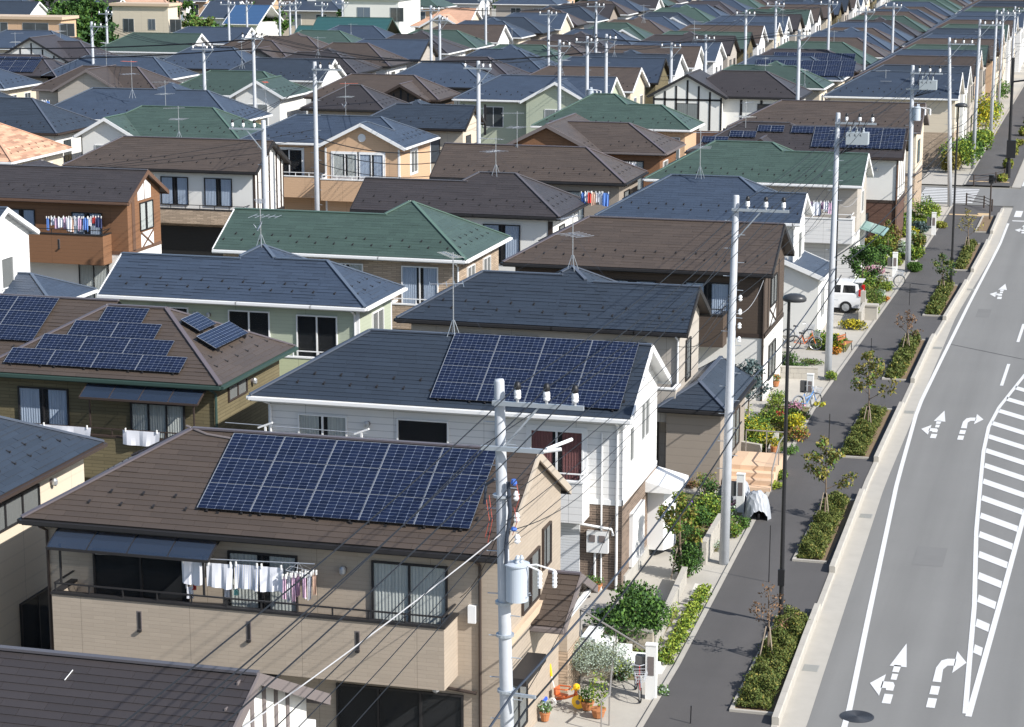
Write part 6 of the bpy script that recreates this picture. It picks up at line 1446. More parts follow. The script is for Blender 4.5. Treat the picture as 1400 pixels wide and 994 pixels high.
veg(815, 918, 0.95, 0.85, [GR, LEAF['hedge']], 'silvery lavender mound above the rough stone wall', z=0.5, leaf=0.032, n=6500, prob=[.85, .15], upr=.8, rx=1.1); veg(790, 912, 0.6, 0.6, [GR], 'smaller silvery lavender mound next to the bamboo like shrub', z=0.5, leaf=0.032, n=2600, upr=.8)
veg(768, 918, 0.35, 1.7, [LI, AU], 'tall yellow green shrub at the porch corner', n=1100); veg(852, 868, 0.9, 0.95, [G, DK], 'leafy green hedge behind the retaining wall, left part', z=.5, n=2600, rx=1.1, leaf=.07); veg(882, 866, 0.8, 1.15, [G, DK], 'taller leafy shrub behind the retaining wall, right part', z=.5, n=2600, leaf=.07)
veg(872, 835, 0.8, 0.9, [G, DK], 'dark leafy shrub close to the white house', z=.3, n=1500, leaf=.07); veg(852, 930, 0.4, 0.5, [GR, DK], 'small grey green shrub by the bicycle'), veg(905, 950, 0.25, 0.3, [GR, G], 'small plant in front of the gate post')
for i in range(9):
    f = i / 8; veg(912 + 50 * f, 905 - 92 * f, 0.4, 0.32, [LI, G], 'yellow green ground plant clump number %s along the sidewalk' % ('one two three four five six seven eight nine'.split()[i]) if False else ['lime green clump at the near end of the verge by the wall', 'second lime clump on the verge by the pale block wall', 'third lime clump on the verge by the pale block wall', 'lime clump in the middle of the verge', 'lime clump just beyond the middle of the verge', 'lime clump near the garden tree', 'lime clump beyond the garden tree', 'lime clump close to the driveway', 'last lime clump before the pale driveway'][i], n=420, leaf=.06, prob=[.75, .25], rx=.3)
bed([(897, 925), (905, 925), (975, 805), (950, 800)], mat('white_gravel', (0.6, 0.57, 0.52), 0.95, noise=0.3, nscale=120, bump=1, bscale=30), 'gravel_verge')
tree('garden_tree', *at(928, 793), 2.9, 0.75, [G, AU, LI], 'garden tree turning yellow beside the white house, propped by stakes', n=2600, leaf=0.075, trunk=0.045, prob=[.45, .4, .15], group='garden trees')
veg(940, 790, 0.55, 1.25, [G, DK], 'dark feathery conifer bush at the foot of the garden tree', n=2200, leaf=.06)
blockwall(at(962, 775), at(985, 735), 0.75, 'short pale wall beside the second pole', m=CONCL); veg(975, 712, 0.7, 1.0, [G, LI], 'leafy green shrub behind the second pole', n=1500); veg(952, 722, 0.6, 0.9, [G, DK], 'dark shrub at the corner of the white house garden', n=1400)
veg(1005, 735, 0.35, 0.55, [LI, G], 'low lime plants at the foot of the second pole', n=600, rx=.3); veg(1016, 722, 0.3, 0.45, [G], 'round green plant on the verge beyond the second pole', n=500)
veg(938, 695, 0.3, 0.25, [LEAF['purple']], 'purple flowers in the garden of the grey house', n=320, leaf=.07); veg(965, 678, 0.5, 1.0, [AU, G], 'sparse olive shrub by the grey house', n=500); veg(945, 668, .3, .35, [LEAF['rust']], 'row of terracotta coloured flowers', n=250)
bed([(905, 745), (960, 760), (1000, 690), (935, 675)], GRS, 'garden_lawn'); bed([(1000, 690), (1030, 700), (1045, 665), (1020, 655)], CONCL, 'garden_path', 0.07)
# peach tiled steps of the grey house
sx, sy = at(1020, 672, .06); st = empty('stair', (sx, sy, .06), 'peach tiled stair with two handrails beyond the second pole', 'stair')
for k in range(4):
    for j in range(4): mb = MB((sx, sy, 0.06)); mb.box(sx - 0.9 + j * 0.45, sx - 0.454 + j * 0.45, sy + k * 0.42, sy + 3.4 if k == 3 else sy + k * 0.42 + 0.416, 0.06, 0.06 + 0.17 * (k + 1), r=RND.random()); mb.build('step_tile', TILE, st, uvs=False)
rail([(sx + 0.95, sy, .06), (sx + 0.95, sy + 1.6, .74), (sx + .95, sy + 3.2, .74)], 'grey handrail on the street side of the peach stair'); rail([(sx - 0.6, sy + 3.4, .74), (sx + .2, sy + 3.4, .74), (sx + 0.9, sy + 3.4, .74)], 'grey handrail across the top landing of the peach stair')
gatepost(1012, 700, 'white gate post between the covered motorcycle and the second pole', 1.4)
# covered motorcycle
def cover(px, py, label, L=1.7, ang=0.3):
    x, y = at(px, py, .06); t = empty('covered_motorcycle', (x, y, 0.06), label, 'motorcycle', rz=ang); mb = MB(); nx, ny = 22, 12; rg = random.Random(3)
    for i in range(nx + 1):
        s = i / nx; hh = (0.72 + 0.30 * math.exp(-((s - 0.22) / 0.13) ** 2) + 0.06 * math.sin(s * 9)) * min(1, (s + .02) * 7) ** .3 * min(1, (1.02 - s) * 6) ** .4
        for j in range(ny + 1):
            a = math.pi * j / ny; w = 0.26 + 0.14 * math.exp(-((s - 0.2) / 0.1) ** 2); f = 1 + 0.18 * (1 - math.sin(a)) + 0.06 * math.sin(i * 2.1 + j * 1.3)
            mb.v.append((math.cos(a) * w * f, (s - .5) * L, max(0.02, math.sin(a) ** .6 * hh + 0.03 * math.sin(i * 1.7 + j * 2.3))))
    for i in range(nx):
        for j in range(ny): a = i * (ny + 1) + j; mb.f.append((a, a + 1, a + ny + 2, a + ny + 1)); mb.m.append(0); mb.r.append(0)
    mb.build('cover', mat('silver_cover', (0.36, 0.38, 0.41), 0.45, bump=0.6, bscale=6), t, smooth=False, uvs=False)
    for s in (-.5, .5): mb = MB(); mb.tube([(0.05 * math.cos(q * math.pi / 8) * 0, s * 1.05 + .24 * math.cos(q * math.pi / 8), .26 + .24 * math.sin(q * math.pi / 8)) for q in range(17)], 0.045, 6); mb.build('wheel', BLK, t, uvs=False)
cover(1033, 705, 'motorcycle under a silver cover beside the sidewalk')
cover(1003, 690, 'second silver covered scooter behind the white gate post', 1.4, 0.8)
# gardens of the dark brown and following houses
blockwall(at(1000, 625), at(1040, 632), 0.6, 'grey concrete block wall behind the peach stair', m=CONCL); blockwall(at(1052, 635), at(1062, 610), 0.5, 'pale block planter with the terracotta pot', m=CONCL)
for a in [(1006, 600, 1.0, 1.6, [YE, LI, G], 'yellow green shrub behind the second pole, largest'), (1035, 610, .8, 1.1, [LI, YE, G], 'yellow leafed shrub left of the lamp post'), (1028, 600, .7, .9, [G, DK], 'green shrub under the dark brown house')]: veg(*a, n=2000, prob=[.2, .4, .4] if len(a[4]) == 3 else None)
tree('conifer', *at(1022, 588), 2.9, 0.8, [mat('leaf_blue', (0.07, 0.11, 0.11), .6, var=.4)], 'dark blue green conifer in front of the dark brown house', n=2600, leaf=.08, stakes=False, group='garden trees', lim=12)
veg(1063, 577, .4, .5, [LEAF['red']], 'red leafed shrub near the lamp post', n=500); veg(1086, 592, .5, .95, [YE, LI], 'bright yellow shrub on the verge by the sidewalk', n=1500, prob=[.6, .4]); veg(1093, 603, .45, .7, [LEAF['orange'], LEAF['rust'], LI], 'orange brown foliage plant below the yellow shrub', n=900, prob=[.25, .4, .35]); veg(1080, 622, .4, .4, [G], 'green plant beneath the orange foliage', n=500); veg(1098, 575, .35, .45, [LEAF['rust'], G], 'dark reddish shrub by the blue bicycle', n=450)
veg(1068, 655, .45, .35, [G, LI], 'low green plants beyond the motorcycle cover', n=700, rx=.3); veg(1058, 668, .4, .3, [LI], 'lime plants at the sidewalk edge by the peach stair', n=500)
gatepost(1107, 555, 'white gate post above the blue bicycle', 1.4); veg(1120, 556, .3, .25, [YE, LI], 'small yellow flowers by the blue bicycle', n=260)
veg(1076, 505, .6, .9, [G, DK], 'dark green shrub at the corner of the dark brown house', n=1400); blockwall(at(1063, 518), at(1118, 520), 0.5, 'grey block wall below the orange bicycle', m=CONCL); veg(1092, 505, .4, .35, [DK, G], 'low dark ground plant by the block wall', n=500, rx=.7); veg(1110, 498, .4, .3, [G, LEAF['hedge']], 'low rock garden plant beside the third pole', n=500, rx=.7); veg(1137, 520, .3, .5, [LI, G], 'lime plants at the foot of the third pole', n=500)
for k, (px, py, c, lab) in enumerate([(1120, 462, 'pink', 'pink flowers along the porch wall, far clump'), (1122, 474, 'pink', 'pink flowers along the porch wall, near clump'), (1140, 465, 'yellow', 'small yellow flower clump beside the third pole'), (1142, 484, 'orange', 'orange and pink flowers in the tiled bed'), (1148, 470, 'lime', 'green potted plants near the bench')]): veg(px, py, .3, .35, [LEAF[c], LEAF['green']], lab, n=380, leaf=.07, prob=[.7, .3], rx=.35)
veg(1167, 450, .5, .55, [YE, LEAF['hedge']], 'mound of bright yellow flowers next to the white car', n=1100, leaf=.07, prob=[.6, .4], rx=.75)
tree('garden_tree', -13.3, 120.2, 2.9, 1.15, [G, DK], 'dense green garden tree beyond the white car', n=4200, leaf=.09, stakes=False, group='garden trees', lim=11)
veg(1192, 420, .7, 1.2, [G, LEAF['hedge']], 'green shrub beside the dense garden tree', n=1500)
for i, (px, py, lab) in enumerate([(1192, 430, 'near'), (1201, 415, 'middle'), (1212, 398, 'far')]): veg(px, py, .6, .6, [G, LI], '%s shrub of the row along the verge past the stone planter' % lab, n=900, rx=.45); veg(px - 12, py - 6, .6, .8, [AU, LEAF['hedge'], G], '%s russet bush of the bed under the green roofed house' % lab, n=800)
veg(1212, 412, .22, .3, [LEAF['orange']], 'orange flowers at the sidewalk edge', n=200); gatepost(1223, 378, 'white gate post with a bicycle wheel below it', 1.4)
for px, py, c, lab in ((1190, 372, 'pink', 'pink flower bed by the green roofed house, left'), (1203, 374, 'pink', 'pink flower bed by the green roofed house, right'), (1205, 355, 'rust', 'rust red potted plant'), (1213, 358, 'lime', 'round lime potted plant')): veg(px, py, .4, .4, [LEAF[c], LEAF['white']], lab, n=350, leaf=.08, prob=[.75, .25])
for px, py, r, h, ms, lab in ((1208, 345, .8, 1.1, [G, LI], 'green shrubs before the red brick house'), (1219, 338, .7, 1.7, [AU, LEAF['rust']], 'tall russet shrub left of the fourth pole'), (1195, 340, .7, .8, [LI, AU], 'yellowish low shrub in the red brick house garden'), (1252, 355, .6, .9, [LI, G], 'lime green verge plants right of the fourth pole'), (1251, 372, .45, .6, [G], 'round green shrub on the verge'), (1256, 340, .5, 1.0, [G, AU], 'upright shrub near the fourth pole'), (1262, 305, 1.0, 1.9, [G, LI], 'large bright green shrub at the corner garden'), (1275, 300, .6, 1.1, [LI], 'lime shrub next to the corner gate post'), (1259, 318, .6, .8, [mat('leaf_blue', (0.07, 0.11, 0.11), .6, var=.4)], 'round blue grey ball shrub'), (1250, 312, .5, .7, [G, AU], 'small shrub beside the blue grey ball'), (1285, 312, .5, .5, [LI, AU], 'tan and green plants at the crossing verge')): veg(px, py, r, h, ms, lab, n=1300, leaf=.09)
gatepost(1276, 322, 'white gate post at the corner garden by the crossing', 1.5); tree('garden_tree', *at(1213, 355), 2.4, .5, [AU, G], 'slender garden tree left of the fourth pole', n=700, leaf=.09, stakes=False, group='garden trees')
bed([(1150, 470), (1205, 380), (1240, 380), (1165, 505)], GRS, 'garden_lawn', .062) if False else None
for i, (px, py, r, h, ms, lab) in enumerate([(1312, 232, 1.7, 2.6, [G, LI], 'large green bush with pale flowers across the side street'), (1322, 224, 1.5, 2.4, [G, DK], 'dark green bush across the side street'), (1300, 236, .8, 1.8, [AU], 'brown autumn bush at the far crossing corner'), (1345, 185, 1.6, 4.2, [YE, LI], 'bright yellow tree on the far verge'), (1340, 205, 1.2, 2.2, [LI, G], 'lime green bush on the far verge'), (1352, 172, 1.4, 2.6, [LI, G], 'yellow green bush beyond the yellow tree'), (1330, 215, 1., 1.6, [G], 'green verge bush beyond the crossing'), (1362, 140, 1.6, 2.6, [G], 'far green garden bush'), (1347, 195, .8, 1.2, [LI], 'low lime verge plants beyond the crossing')]): veg(px, py, r, h, ms, lab, n=1800, leaf=.14)
for i in range(7):
    v = 176 + i * 9; bush(-8.8, v, 0.9, 0.6 + 0.25 * (i % 3), [LEAF['hedge'], LI, AU], ['nearest', 'second', 'third', 'fourth', 'fifth', 'sixth', 'last'][i] + ' verge hedge clump beyond the crossing', n=900, leaf=.13, z=.1, rx=.45)

# the rest of the planting that fills the narrow front gardens
GF = [(57.5, 64.0, 'white house'), (70.5, 77.5, 'grey house'), (83.8, 93.0, 'dark brown house'), (105.5, 108.5, 'porch house'), (118.5, 126.5, 'pale clapboard house'), (132.5, 140.5, 'red brick house'), (144.0, 153.5, 'corner house')]
NO = ['first', 'second', 'third', 'fourth', 'fifth', 'sixth', 'seventh', 'eighth', 'ninth', 'tenth', 'eleventh', 'twelfth', 'thirteenth', 'fourteenth', 'fifteenth', 'sixteenth']
for v0, v1, hn in GF:
    mb = MB(); mb.face([(-14.3, v0, 0.068), (-12.35, v0, 0.068), (-12.35, v1, 0.068), (-14.3, v1, 0.068)]); mb.build('garden_bed', mat('garden_soil', (0.15, 0.135, 0.06), .95, noise=.5, nscale=40, bump=1, bscale=25), kind='structure')
    k = 0; v = v0 + .5
    while v < v1 - .3:
        for u in (-12.75, -13.6):
            c = RND.choice(['lime', 'green', 'green', 'lime', 'autumn', 'hedge', 'yellow', 'grey', 'pink'] if u > -13 else ['green', 'dark', 'lime', 'autumn', 'green'])
            nm = {'lime': 'lime green', 'green': 'leafy green', 'autumn': 'russet', 'hedge': 'olive', 'yellow': 'yellow flowered', 'grey': 'silvery', 'pink': 'pink flowered', 'dark': 'dark green'}[c]
            r_ = RND.uniform(.38, .62); h_ = RND.uniform(.3, .6) if u > -13 else RND.uniform(.5, 1.2)
            bush(u + RND.uniform(-.2, .2), v + RND.uniform(-.3, .3), r_, h_, [LEAF[c], LEAF['green'] if c != 'green' else LEAF['lime']], '%s garden plant before the %s, %s %s' % (nm, hn, NO[k // 2], 'by the sidewalk' if u > -13 else 'by the wall'), n=520, leaf=.06 if v < 95 else .085, prob=[.7, .3], z=.07); k += 1
        v += RND.uniform(1.0, 1.5)

# ---------------------------------------------------------------- bicycles, tricycle, car, small things
def bicycle(px, py, label, col, ang, basket=True, s=1.0):
    x, y = at(px, py, .06); t = empty('bicycle', (x, y, .06), label, 'bicycle', 'parked bicycles', rz=ang); fm = mat('bike_' + label.split()[0], col, 0.35); R_ = 0.33
    for q in (-0.53, 0.53):
        w = MB(); w.tube([(q + R_ * math.cos(a * math.pi / 12), 0, R_ + R_ * math.sin(a * math.pi / 12)) for a in range(25)], 0.02, 6, 0); w.tube([(q + (R_ - .03) * math.cos(a * math.pi / 12), 0, R_ + (R_ - .03) * math.sin(a * math.pi / 12)) for a in range(25)], 0.012, 4, 1)
        for a in range(10): w.tube([(q, 0, R_), (q + (R_ - .03) * math.cos(a * math.pi / 5), 0, R_ + (R_ - .03) * math.sin(a * math.pi / 5))], 0.004, 3, 1)
        w.build('wheel', [BLK, TR['si']], t, uvs=False)
        g = MB(); g.tube([(q + (R_ + .04) * math.cos(a * math.pi / 12), 0, R_ + (R_ + .04) * math.sin(a * math.pi / 12)) for a in range(2, 14)], 0.022, 5); g.build('mudguard', TR['si'], t, uvs=False)
    f = MB(); bb = (-0.02, 0, .28); hd_ = (0.36, 0, .78); st_ = (-0.16, 0, .72)
    for a, b, r in ((bb, hd_, .022), (bb, st_, .018), ((-0.1, 0, .5), (0.38, 0, .66), .018), (bb, (-.53, 0, .33), .014), (st_, (-.53, 0, .33), .012), (hd_, (0.53, 0, .33), .018), (hd_, (.33, 0, .98), .014)): f.tube([a, b], r, 6)
    f.build('frame', fm, t, uvs=False)
    m = MB(); m.tube([(.15, -.27, .98), (.30, -.2, 1.0), (.34, 0, .96), (.30, .2, 1.0), (.15, .27, .98)], 0.014, 5); m.build('handlebar', TR['si'], t, uvs=False)
    m = MB(); m.prism([(-.30, .80), (-.28, .86), (-.06, .83), (-.04, .80)], -0.07, 0.07); m.tube([st_, (-.18, 0, .8)], .014, 5); m.build('saddle', BLK, t, uvs=False)
    m = MB(); m.tube([(bb[0], 0, bb[2]), (0.1, .07, .16)], .012, 4); m.tube([(bb[0], 0, bb[2]), (-.14, -.07, .4)], .012, 4); m.lathe((bb[0], -.02, bb[2]), [(0.08, 0), (0.08, .01)], 10); m.build('crank', TR['si'], t, uvs=False)
    if basket:
        m = MB()
        for z in (.62, .72, .82, .9): k = .11 + (z - .62) * .25; m.tube([(.58 - k, -k, z), (.58 + k, -k, z), (.58 + k, k, z), (.58 - k, k, z), (.58 - k, -k, z)], .008, 3)
        for i in range(6): a = -.1 + i * .04; m.tube([(.58 + a, -.11, .62), (.58 + a * 1.6, -.18, .9)], .006, 3); m.tube([(.58 + a, .11, .62), (.58 + a * 1.6, .18, .9)], .006, 3); m.tube([(.69, a, .62), (.76, a * 1.6, .9)], .006, 3)
        m.build('basket', mat('basket_grey', (0.5, 0.52, 0.55), .5), t, uvs=False)
    return t
bicycle(872, 950, 'red city bicycle with grey basket standing by the white gate post', (0.45, 0.02, 0.03), -1.25)
bicycle(1100, 478, 'orange folding bicycle parked below the lean-to porch', (0.75, 0.16, 0.03), 0.0)
bicycle(1092, 468, 'silver bicycle half hidden behind the orange one', (0.55, 0.56, 0.58), 0.15)
bicycle(1103, 560, 'blue small bicycle under the white gate post', (0.05, 0.22, 0.55), 0.9)
bicycle(1217, 392, 'white small wheeled bicycle beside the verge beyond the car', (0.6, 0.6, 0.62), 0.4)
# child's tricycle
x, y = at(772, 965, .09); t = empty('tricycle', (x, y, 0.09), "child's orange and yellow tricycle with push handle on peach tiles", 'tricycle', rz=-0.25)
OR = mat('toy_orange', (0.55, 0.13, 0.04), .35); YL = mat('toy_yellow', (0.85, 0.50, 0.02), .35)
for q, r, m_, nm in ((0.42, .19, YL, 'wheel'), (-.28, .12, WHT, 'wheel')):
    for s in ((0,) if q > 0 else (-.2, .2)): mb = MB(); mb.tube([(q, s - .035, r), (q, s + .035, r)], r, 16); mb.tube([(q, s - .04, r), (q, s + .04, r)], r * .35, 10, 1); mb.build(nm, [m_, TR['gb']], t, uvs=False)
mb = MB(); mb.tube([(-.28, -.22, .14), (-.28, .22, .14)], .02, 6); mb.tube([(-.28, 0, .14), (.0, 0, .22), (.3, 0, .36), (.34, 0, .5)], .04, 7); mb.tube([(.42, 0, .2), (.33, 0, .55)], .03, 6); mb.build('frame', OR, t, uvs=False)
mb = MB(); mb.box(-.25, .05, -.12, .12, .26, .31); mb.box(-.27, -.22, -.13, .13, .31, .5); mb.tube([(-.25, -.15, .5), (.1, -.15, .52), (.14, 0, .5), (.1, .15, .52), (-.25, .15, .5)], .02, 6); mb.build('seat', OR, t, uvs=False)
mb = MB(); mb.lathe((.36, 0, .52), [(.05, 0), (.1, .05), (.09, .14), (.04, .18)], 10); mb.tube([(.3, -.18, .56), (.3, .18, .56)], .018, 6); mb.build('animal_head_box', YL, t, uvs=False)
mb = MB(); mb.tube([(-.28, 0, .3), (-.42, 0, .8)], .014, 5, 0); mb.tube([(-.42, 0, .78), (-.47, 0, 1.12)], .04, 8, 1); mb.build('push_handle', [WHT, YL], t, uvs=False)
x, y = at(736, 972, .09); t = empty('cool_box', (x, y, 0.09), 'white cool box with bright blue lid against the porch wall', 'cool box'); mb = MB(); mb.box(-.2, .2, -.15, .15, 0, .3); mb.build('box_body', WHT, t, uvs=False)
mb = MB(); mb.prism([(-.22, .3), (.22, .3), (.2, .37), (-.2, .37)], -.17, .17); mb.tube([(-.2, -.19, .2), (-.2, -.2, .38), (.2, -.2, .38), (.2, -.19, .2)], .012, 4); mb.build('lid', mat('lid_blue', (0.02, 0.10, 0.6), .4), t, uvs=False)
def pot(px, py, label, plant, r=.14, ph=.3, z=.09):
    x, y = at(px, py, z); t = empty('flower_pot', (x, y, z), label, 'flower pot', 'potted plants'); mb = MB(); mb.lathe((0, 0, 0), [(r * .7, 0), (r, .2), (r * 1.08, .2), (r * 1.08, .24)], 12); mb.build('pot', TERR, t, uvs=False)
    rg = np.random.RandomState(int(px)); P = blob(rg, 260, (0, 0, .24 + ph * .5), (r * 1.4, r * 1.4, ph * .6), .2); leaves('foliage', P, .05, plant, t, seed=3, up=.5)
pot(745, 985, 'terracotta pot with grey plant near the cool box', [LEAF['grey'], LEAF['green']]); pot(803, 970, 'terracotta pot with dark leaves behind the handrail', [LEAF['dark'], LEAF['green']], .18, .4); pot(818, 980, 'tall leafy plant in a tan planter by the handrail', [LEAF['green'], LEAF['lime']], .2, 1.0)
pot(1058, 618, 'terracotta pot on the block planter near the lamp', [LEAF['green'], LEAF['yellow']], .15, .35, .55); pot(810, 808, 'orange pot by the wall of the white house', [LEAF['green']], .3, .2, .3); pot(1061, 528, 'pot with orange flowers at the dark brown house', [LEAF['orange'], LEAF['green']], .15, .3)
# garden bench
x, y = at(1155, 480, .06); t = empty('garden_bench', (x, y, .06), 'small black and wood garden bench beside the third pole', 'bench', rz=1.2)
for k in range(3): mb = MB(); mb.box(-.45, .45, -.16 + k * .12, -.07 + k * .12, .4, .43); mb.build('seat_slat', mat('bench_wood', (0.35, 0.13, 0.06), .7), t, uvs=False)
for k in range(2): mb = MB(); mb.box(-.45, .45, .2, .23, .55 + k * .14, .64 + k * .14); mb.build('back_slat', MATS['bench_wood'], t, uvs=False)
for s in (-.42, .42):
    for q in (-.15, .2): mb = MB(); mb.tube([(s, q, 0), (s, q * .8, .4)] + ([(s, .22, .85)] if q > 0 else []), .02, 5); mb.build('leg', BLK, t, uvs=False)
# orange wooden bench by the fourth pole
x, y = at(1195, 333, .3); t = empty('log_bench', (x, y, .25), 'orange wooden log bench in front of the red brick house', 'bench')
mb = MB(); mb.tube([(-1.1, 0, .2), (1.1, .1, .2)], .16, 10); mb.build('seat', mat('log_orange', (0.62, 0.27, 0.05), .7), t, uvs=False)
for s in (-.8, .8): mb = MB(); mb.box(s - .1, s + .1, -.15, .15, -.2, .08); mb.build('leg', MATS['log_orange'], t, uvs=False)
# white car, rear to the street
def car(x, y, label, ang):
    t = empty('parked_car', (x, y, .06), label, 'car', rz=ang); CP = mat('car_paint_white', (0.78, 0.79, 0.80), .22, spec=.6); CG = mat('car_glass', (0.01, 0.011, 0.013), .05, spec=.8)
    mb = MB(); W2 = .86
    lo = [(2.2, .28), (2.25, .55), (2.2, .8), (2.0, .98), (1.0, 1.03), (0.5, 1.06), (-1.9, 1.05), (-2.12, .95), (-2.2, .6), (-2.18, .3)]
    hi = [(0.95, 1.03), (.25, 1.55), (-.2, 1.63), (-1.6, 1.64), (-1.95, 1.52), (-2.1, 1.03)]
    def loft(prof, ws): 
        k = len(mb.v); n = len(prof)
        for s, w in ws:
            for i, (a, z) in enumerate(prof): ww = w(z) if callable(w) else w; mb.v.append((a, ww * s, z))
        for r in range(len(ws) - 1):
            for i in range(n): j = (i + 1) % n; mb.f.append((k + r * n + i, k + r * n + j, k + (r + 1) * n + j, k + (r + 1) * n + i)); mb.m.append(0); mb.r.append(0)
        mb.f.append(tuple(k + i for i in range(n))); mb.f.append(tuple(k + (len(ws) - 1) * n + i for i in reversed(range(n)))); mb.m += [0, 0]; mb.r += [0, 0]
    wl = lambda z: W2 - .05 * abs(z - .7); wh = lambda z: W2 - .04 - .24 * (z - 1.0)
    loft(lo, [(-1, wl), (-.96, lambda z: W2 + .0), (.96, lambda z: W2), (1, wl)]); loft(hi, [(-1, wh), (1, wh)])
    mb.box(-2.2, -1.75, -.6, .6, 1.645, 1.685); mb.build('body', CP, t, uvs=False)
    for s in (-1, 1):
        for a0, a1, b0, b1 in ((-1.85, -1.15, -1.82, -1.2), (-1.05, -.2, -1.05, -.2), (-.1, .75, -.1, .22)):
            g = MB(); w0, w1 = wh(1.1) + .006, wh(1.5) + .006; g.face([(a0, s * w0, 1.1), (a1, s * w0, 1.1), (b1, s * w1, 1.5), (b0, s * w1, 1.5)]); g.build('side_window', CG, t, uvs=False)
    g = MB(); g.face([(-2.105, -.68, 1.1), (-2.105, .68, 1.1), (-1.975, .6, 1.5), (-1.975, -.6, 1.5)]); g.build('rear_window', CG, t, uvs=False); g = MB(); g.face([(.9, -.7, 1.09), (.9, .7, 1.09), (.31, .62, 1.52), (.31, -.62, 1.52)]); g.build('windscreen', CG, t, uvs=False)
    for s in (-1, 1): g = MB(); g.box(-2.16, -2.02, s * .8 - .09, s * .8 + .09, .95, 1.3); g.build('tail_light', mat('tail_red', (0.5, 0.01, 0.01), .2), t, uvs=False)
    for a in (-1.35, 1.4):
        for s in (-1, 1):
            g = MB(); g.tube([(a, s * .68, .33), (a, s * .88, .33)], .33, 20); w = g.build('wheel', BLK, t, uvs=False); g = MB(); g.tube([(a, s * .86, .33), (a, s * .89, .33)], .2, 14, 0)
            for q in range(5): e = q * 2 * math.pi / 5; g.bar((a, s * .895, .33), (a + .2 * math.cos(e), s * .895, .33 + .2 * math.sin(e)), .05, .02)
            g.build('rim', TR['si'], w, uvs=False)
    g = MB(); g.box(-2.25, -2.15, -.75, .75, .35, .62); g.build('bumper', mat('bumper_white', (.7, .71, .72), .3), t, uvs=False)
car(-15.0, 116.75, 'white estate car parked with its rear toward the sidewalk beside the porch', math.pi)
mb = MB((-12.6, 114.9, 0.06)); mb.box(-12.75, -12.5, 114.8, 115.0, 0.06, 1.5); tag(mb.build('gate_post', CONCL, uvs=False), 'pale square gate post beside the rear of the white car', 'gate post'); blockwall(at(1175, 450), at(1183, 432), .8, 'cream stone gate wall near the yellow flowers', m=CONCL, bw=.3)
x, y = at(1190, 437, .06); t = empty('stone_planter', (x, y, .06), 'square white stone planter beyond the yellow flowers', 'planter'); mb = MB(); mb.box(-.35, .35, -.25, .25, 0, .75); mb.build('pedestal', CONCL, t, uvs=False); mb = MB(); mb.box(-.4, .4, -.3, .3, .75, .83); mb.build('cap', CONCL, t, uvs=False)

# ---------------------------------------------------------------- laundry
def cloth(P0, w, h, m, label, cat='towel', group='laundry', fold=0.03, seed=0, name='towel', out=(0, -1, 0)):
    """a piece hanging from P0 along +x"""
    mb = MB(P0); nx, nz = 9, 8; rg = random.Random(seed); ph = rg.uniform(0, 6)
    def p(i, j): s, d = i / nx, j / nz; return (P0[0] + w * (s + .02 * d * math.sin(s * 7 + ph)) * (1 - .04 * d), P0[1] + out[1] * fold * (math.sin(s * 13 + ph) + .5 * math.sin(s * 29 + 2 * ph + d)) * (.25 + d), P0[2] - h * d * (1 + .03 * math.sin(s * 5 + ph)))
    for i in range(nx):
        for j in range(nz): mb.face([p(i, j + 1), p(i + 1, j + 1), p(i + 1, j), p(i, j)], 0, 0, [(i / nx, 0), ((i + 1) / nx, 0), ((i + 1) / nx, 1), (i / nx, 1)])
    for q in (0.08, .92): x_ = P0[0] + w * q; mb.box(x_ - .015, x_ + .015, P0[1] - .03, P0[1] + .03, P0[2] - .05, P0[2] + .07, 1)
    tag(mb.build(name, [m, WHT], smooth=False), label, cat, group)
CW = mat('cloth_white', (0.74, 0.75, 0.80), .9); CS = mat('cloth_striped', (0.72, 0.70, 0.66), .9, pattern=('stripe', 14, (0.35, 0.42, 0.62))); CPK = mat('cloth_pink', (0.62, 0.42, 0.55), .9); CBL = mat('cloth_blue', (0.12, 0.25, 0.62), .9); CN = mat('cloth_navy', (0.04, 0.05, 0.12), .9); CPE = mat('cloth_peach', (.72, .5, .38), .9); CRD = mat('cloth_red', (.55, .06, .05), .9); CMT = mat('cloth_mint', (.3, .66, .6), .9)
ly = 49.55
def lz(px, py): u, z = atv(px, py, ly); return u, z
rod = MB((-22.8, ly, 4.9)); rod.tube([(*lz(130, 757)[:1], ly, lz(130, 757)[1]), (lz(430, 771)[0], ly, lz(430, 771)[1])], .016, 6); tag(rod.build('laundry_pole', TR['si'], uvs=False), 'steel laundry pole along the balcony of the solar panel house', 'laundry pole')
for (a, b, yt, yb, m, lab) in ((248, 280, 767, 802, CW, 'white towel, first from the left on the balcony rod'), (282, 318, 769, 807, CW, 'white towel, second from the left on the balcony rod'), (320, 354, 771, 809, CS, 'blue striped towel, third on the balcony rod'), (355, 387, 774, 812, CW, 'white towel, fourth on the balcony rod, next to the hangers')):
    u0, z0 = lz(a, yt); u1, _ = lz(b, yt); cloth((u0, ly, z0), u1 - u0, (yb - yt) * .0172, m, lab, seed=a)
u0, z0 = lz(249, 803); cloth((u0, ly + .25, z0 - .05), .2, .32, CW, 'white cloth below the first towel'); u0, z0 = lz(257, 800); cloth((u0, ly + .25, z0), .12, .2, CRD, 'small red cloth below the first towel', cat='cloth')
u0, z0 = lz(300, 806); cloth((u0, ly + .3, z0), .16, .3, CW, 'pale cloth below the second towel', cat='cloth'); u0, z0 = lz(313, 808); cloth((u0, ly + .3, z0), .14, .2, CMT, 'small mint cloth below the striped towel', cat='cloth')
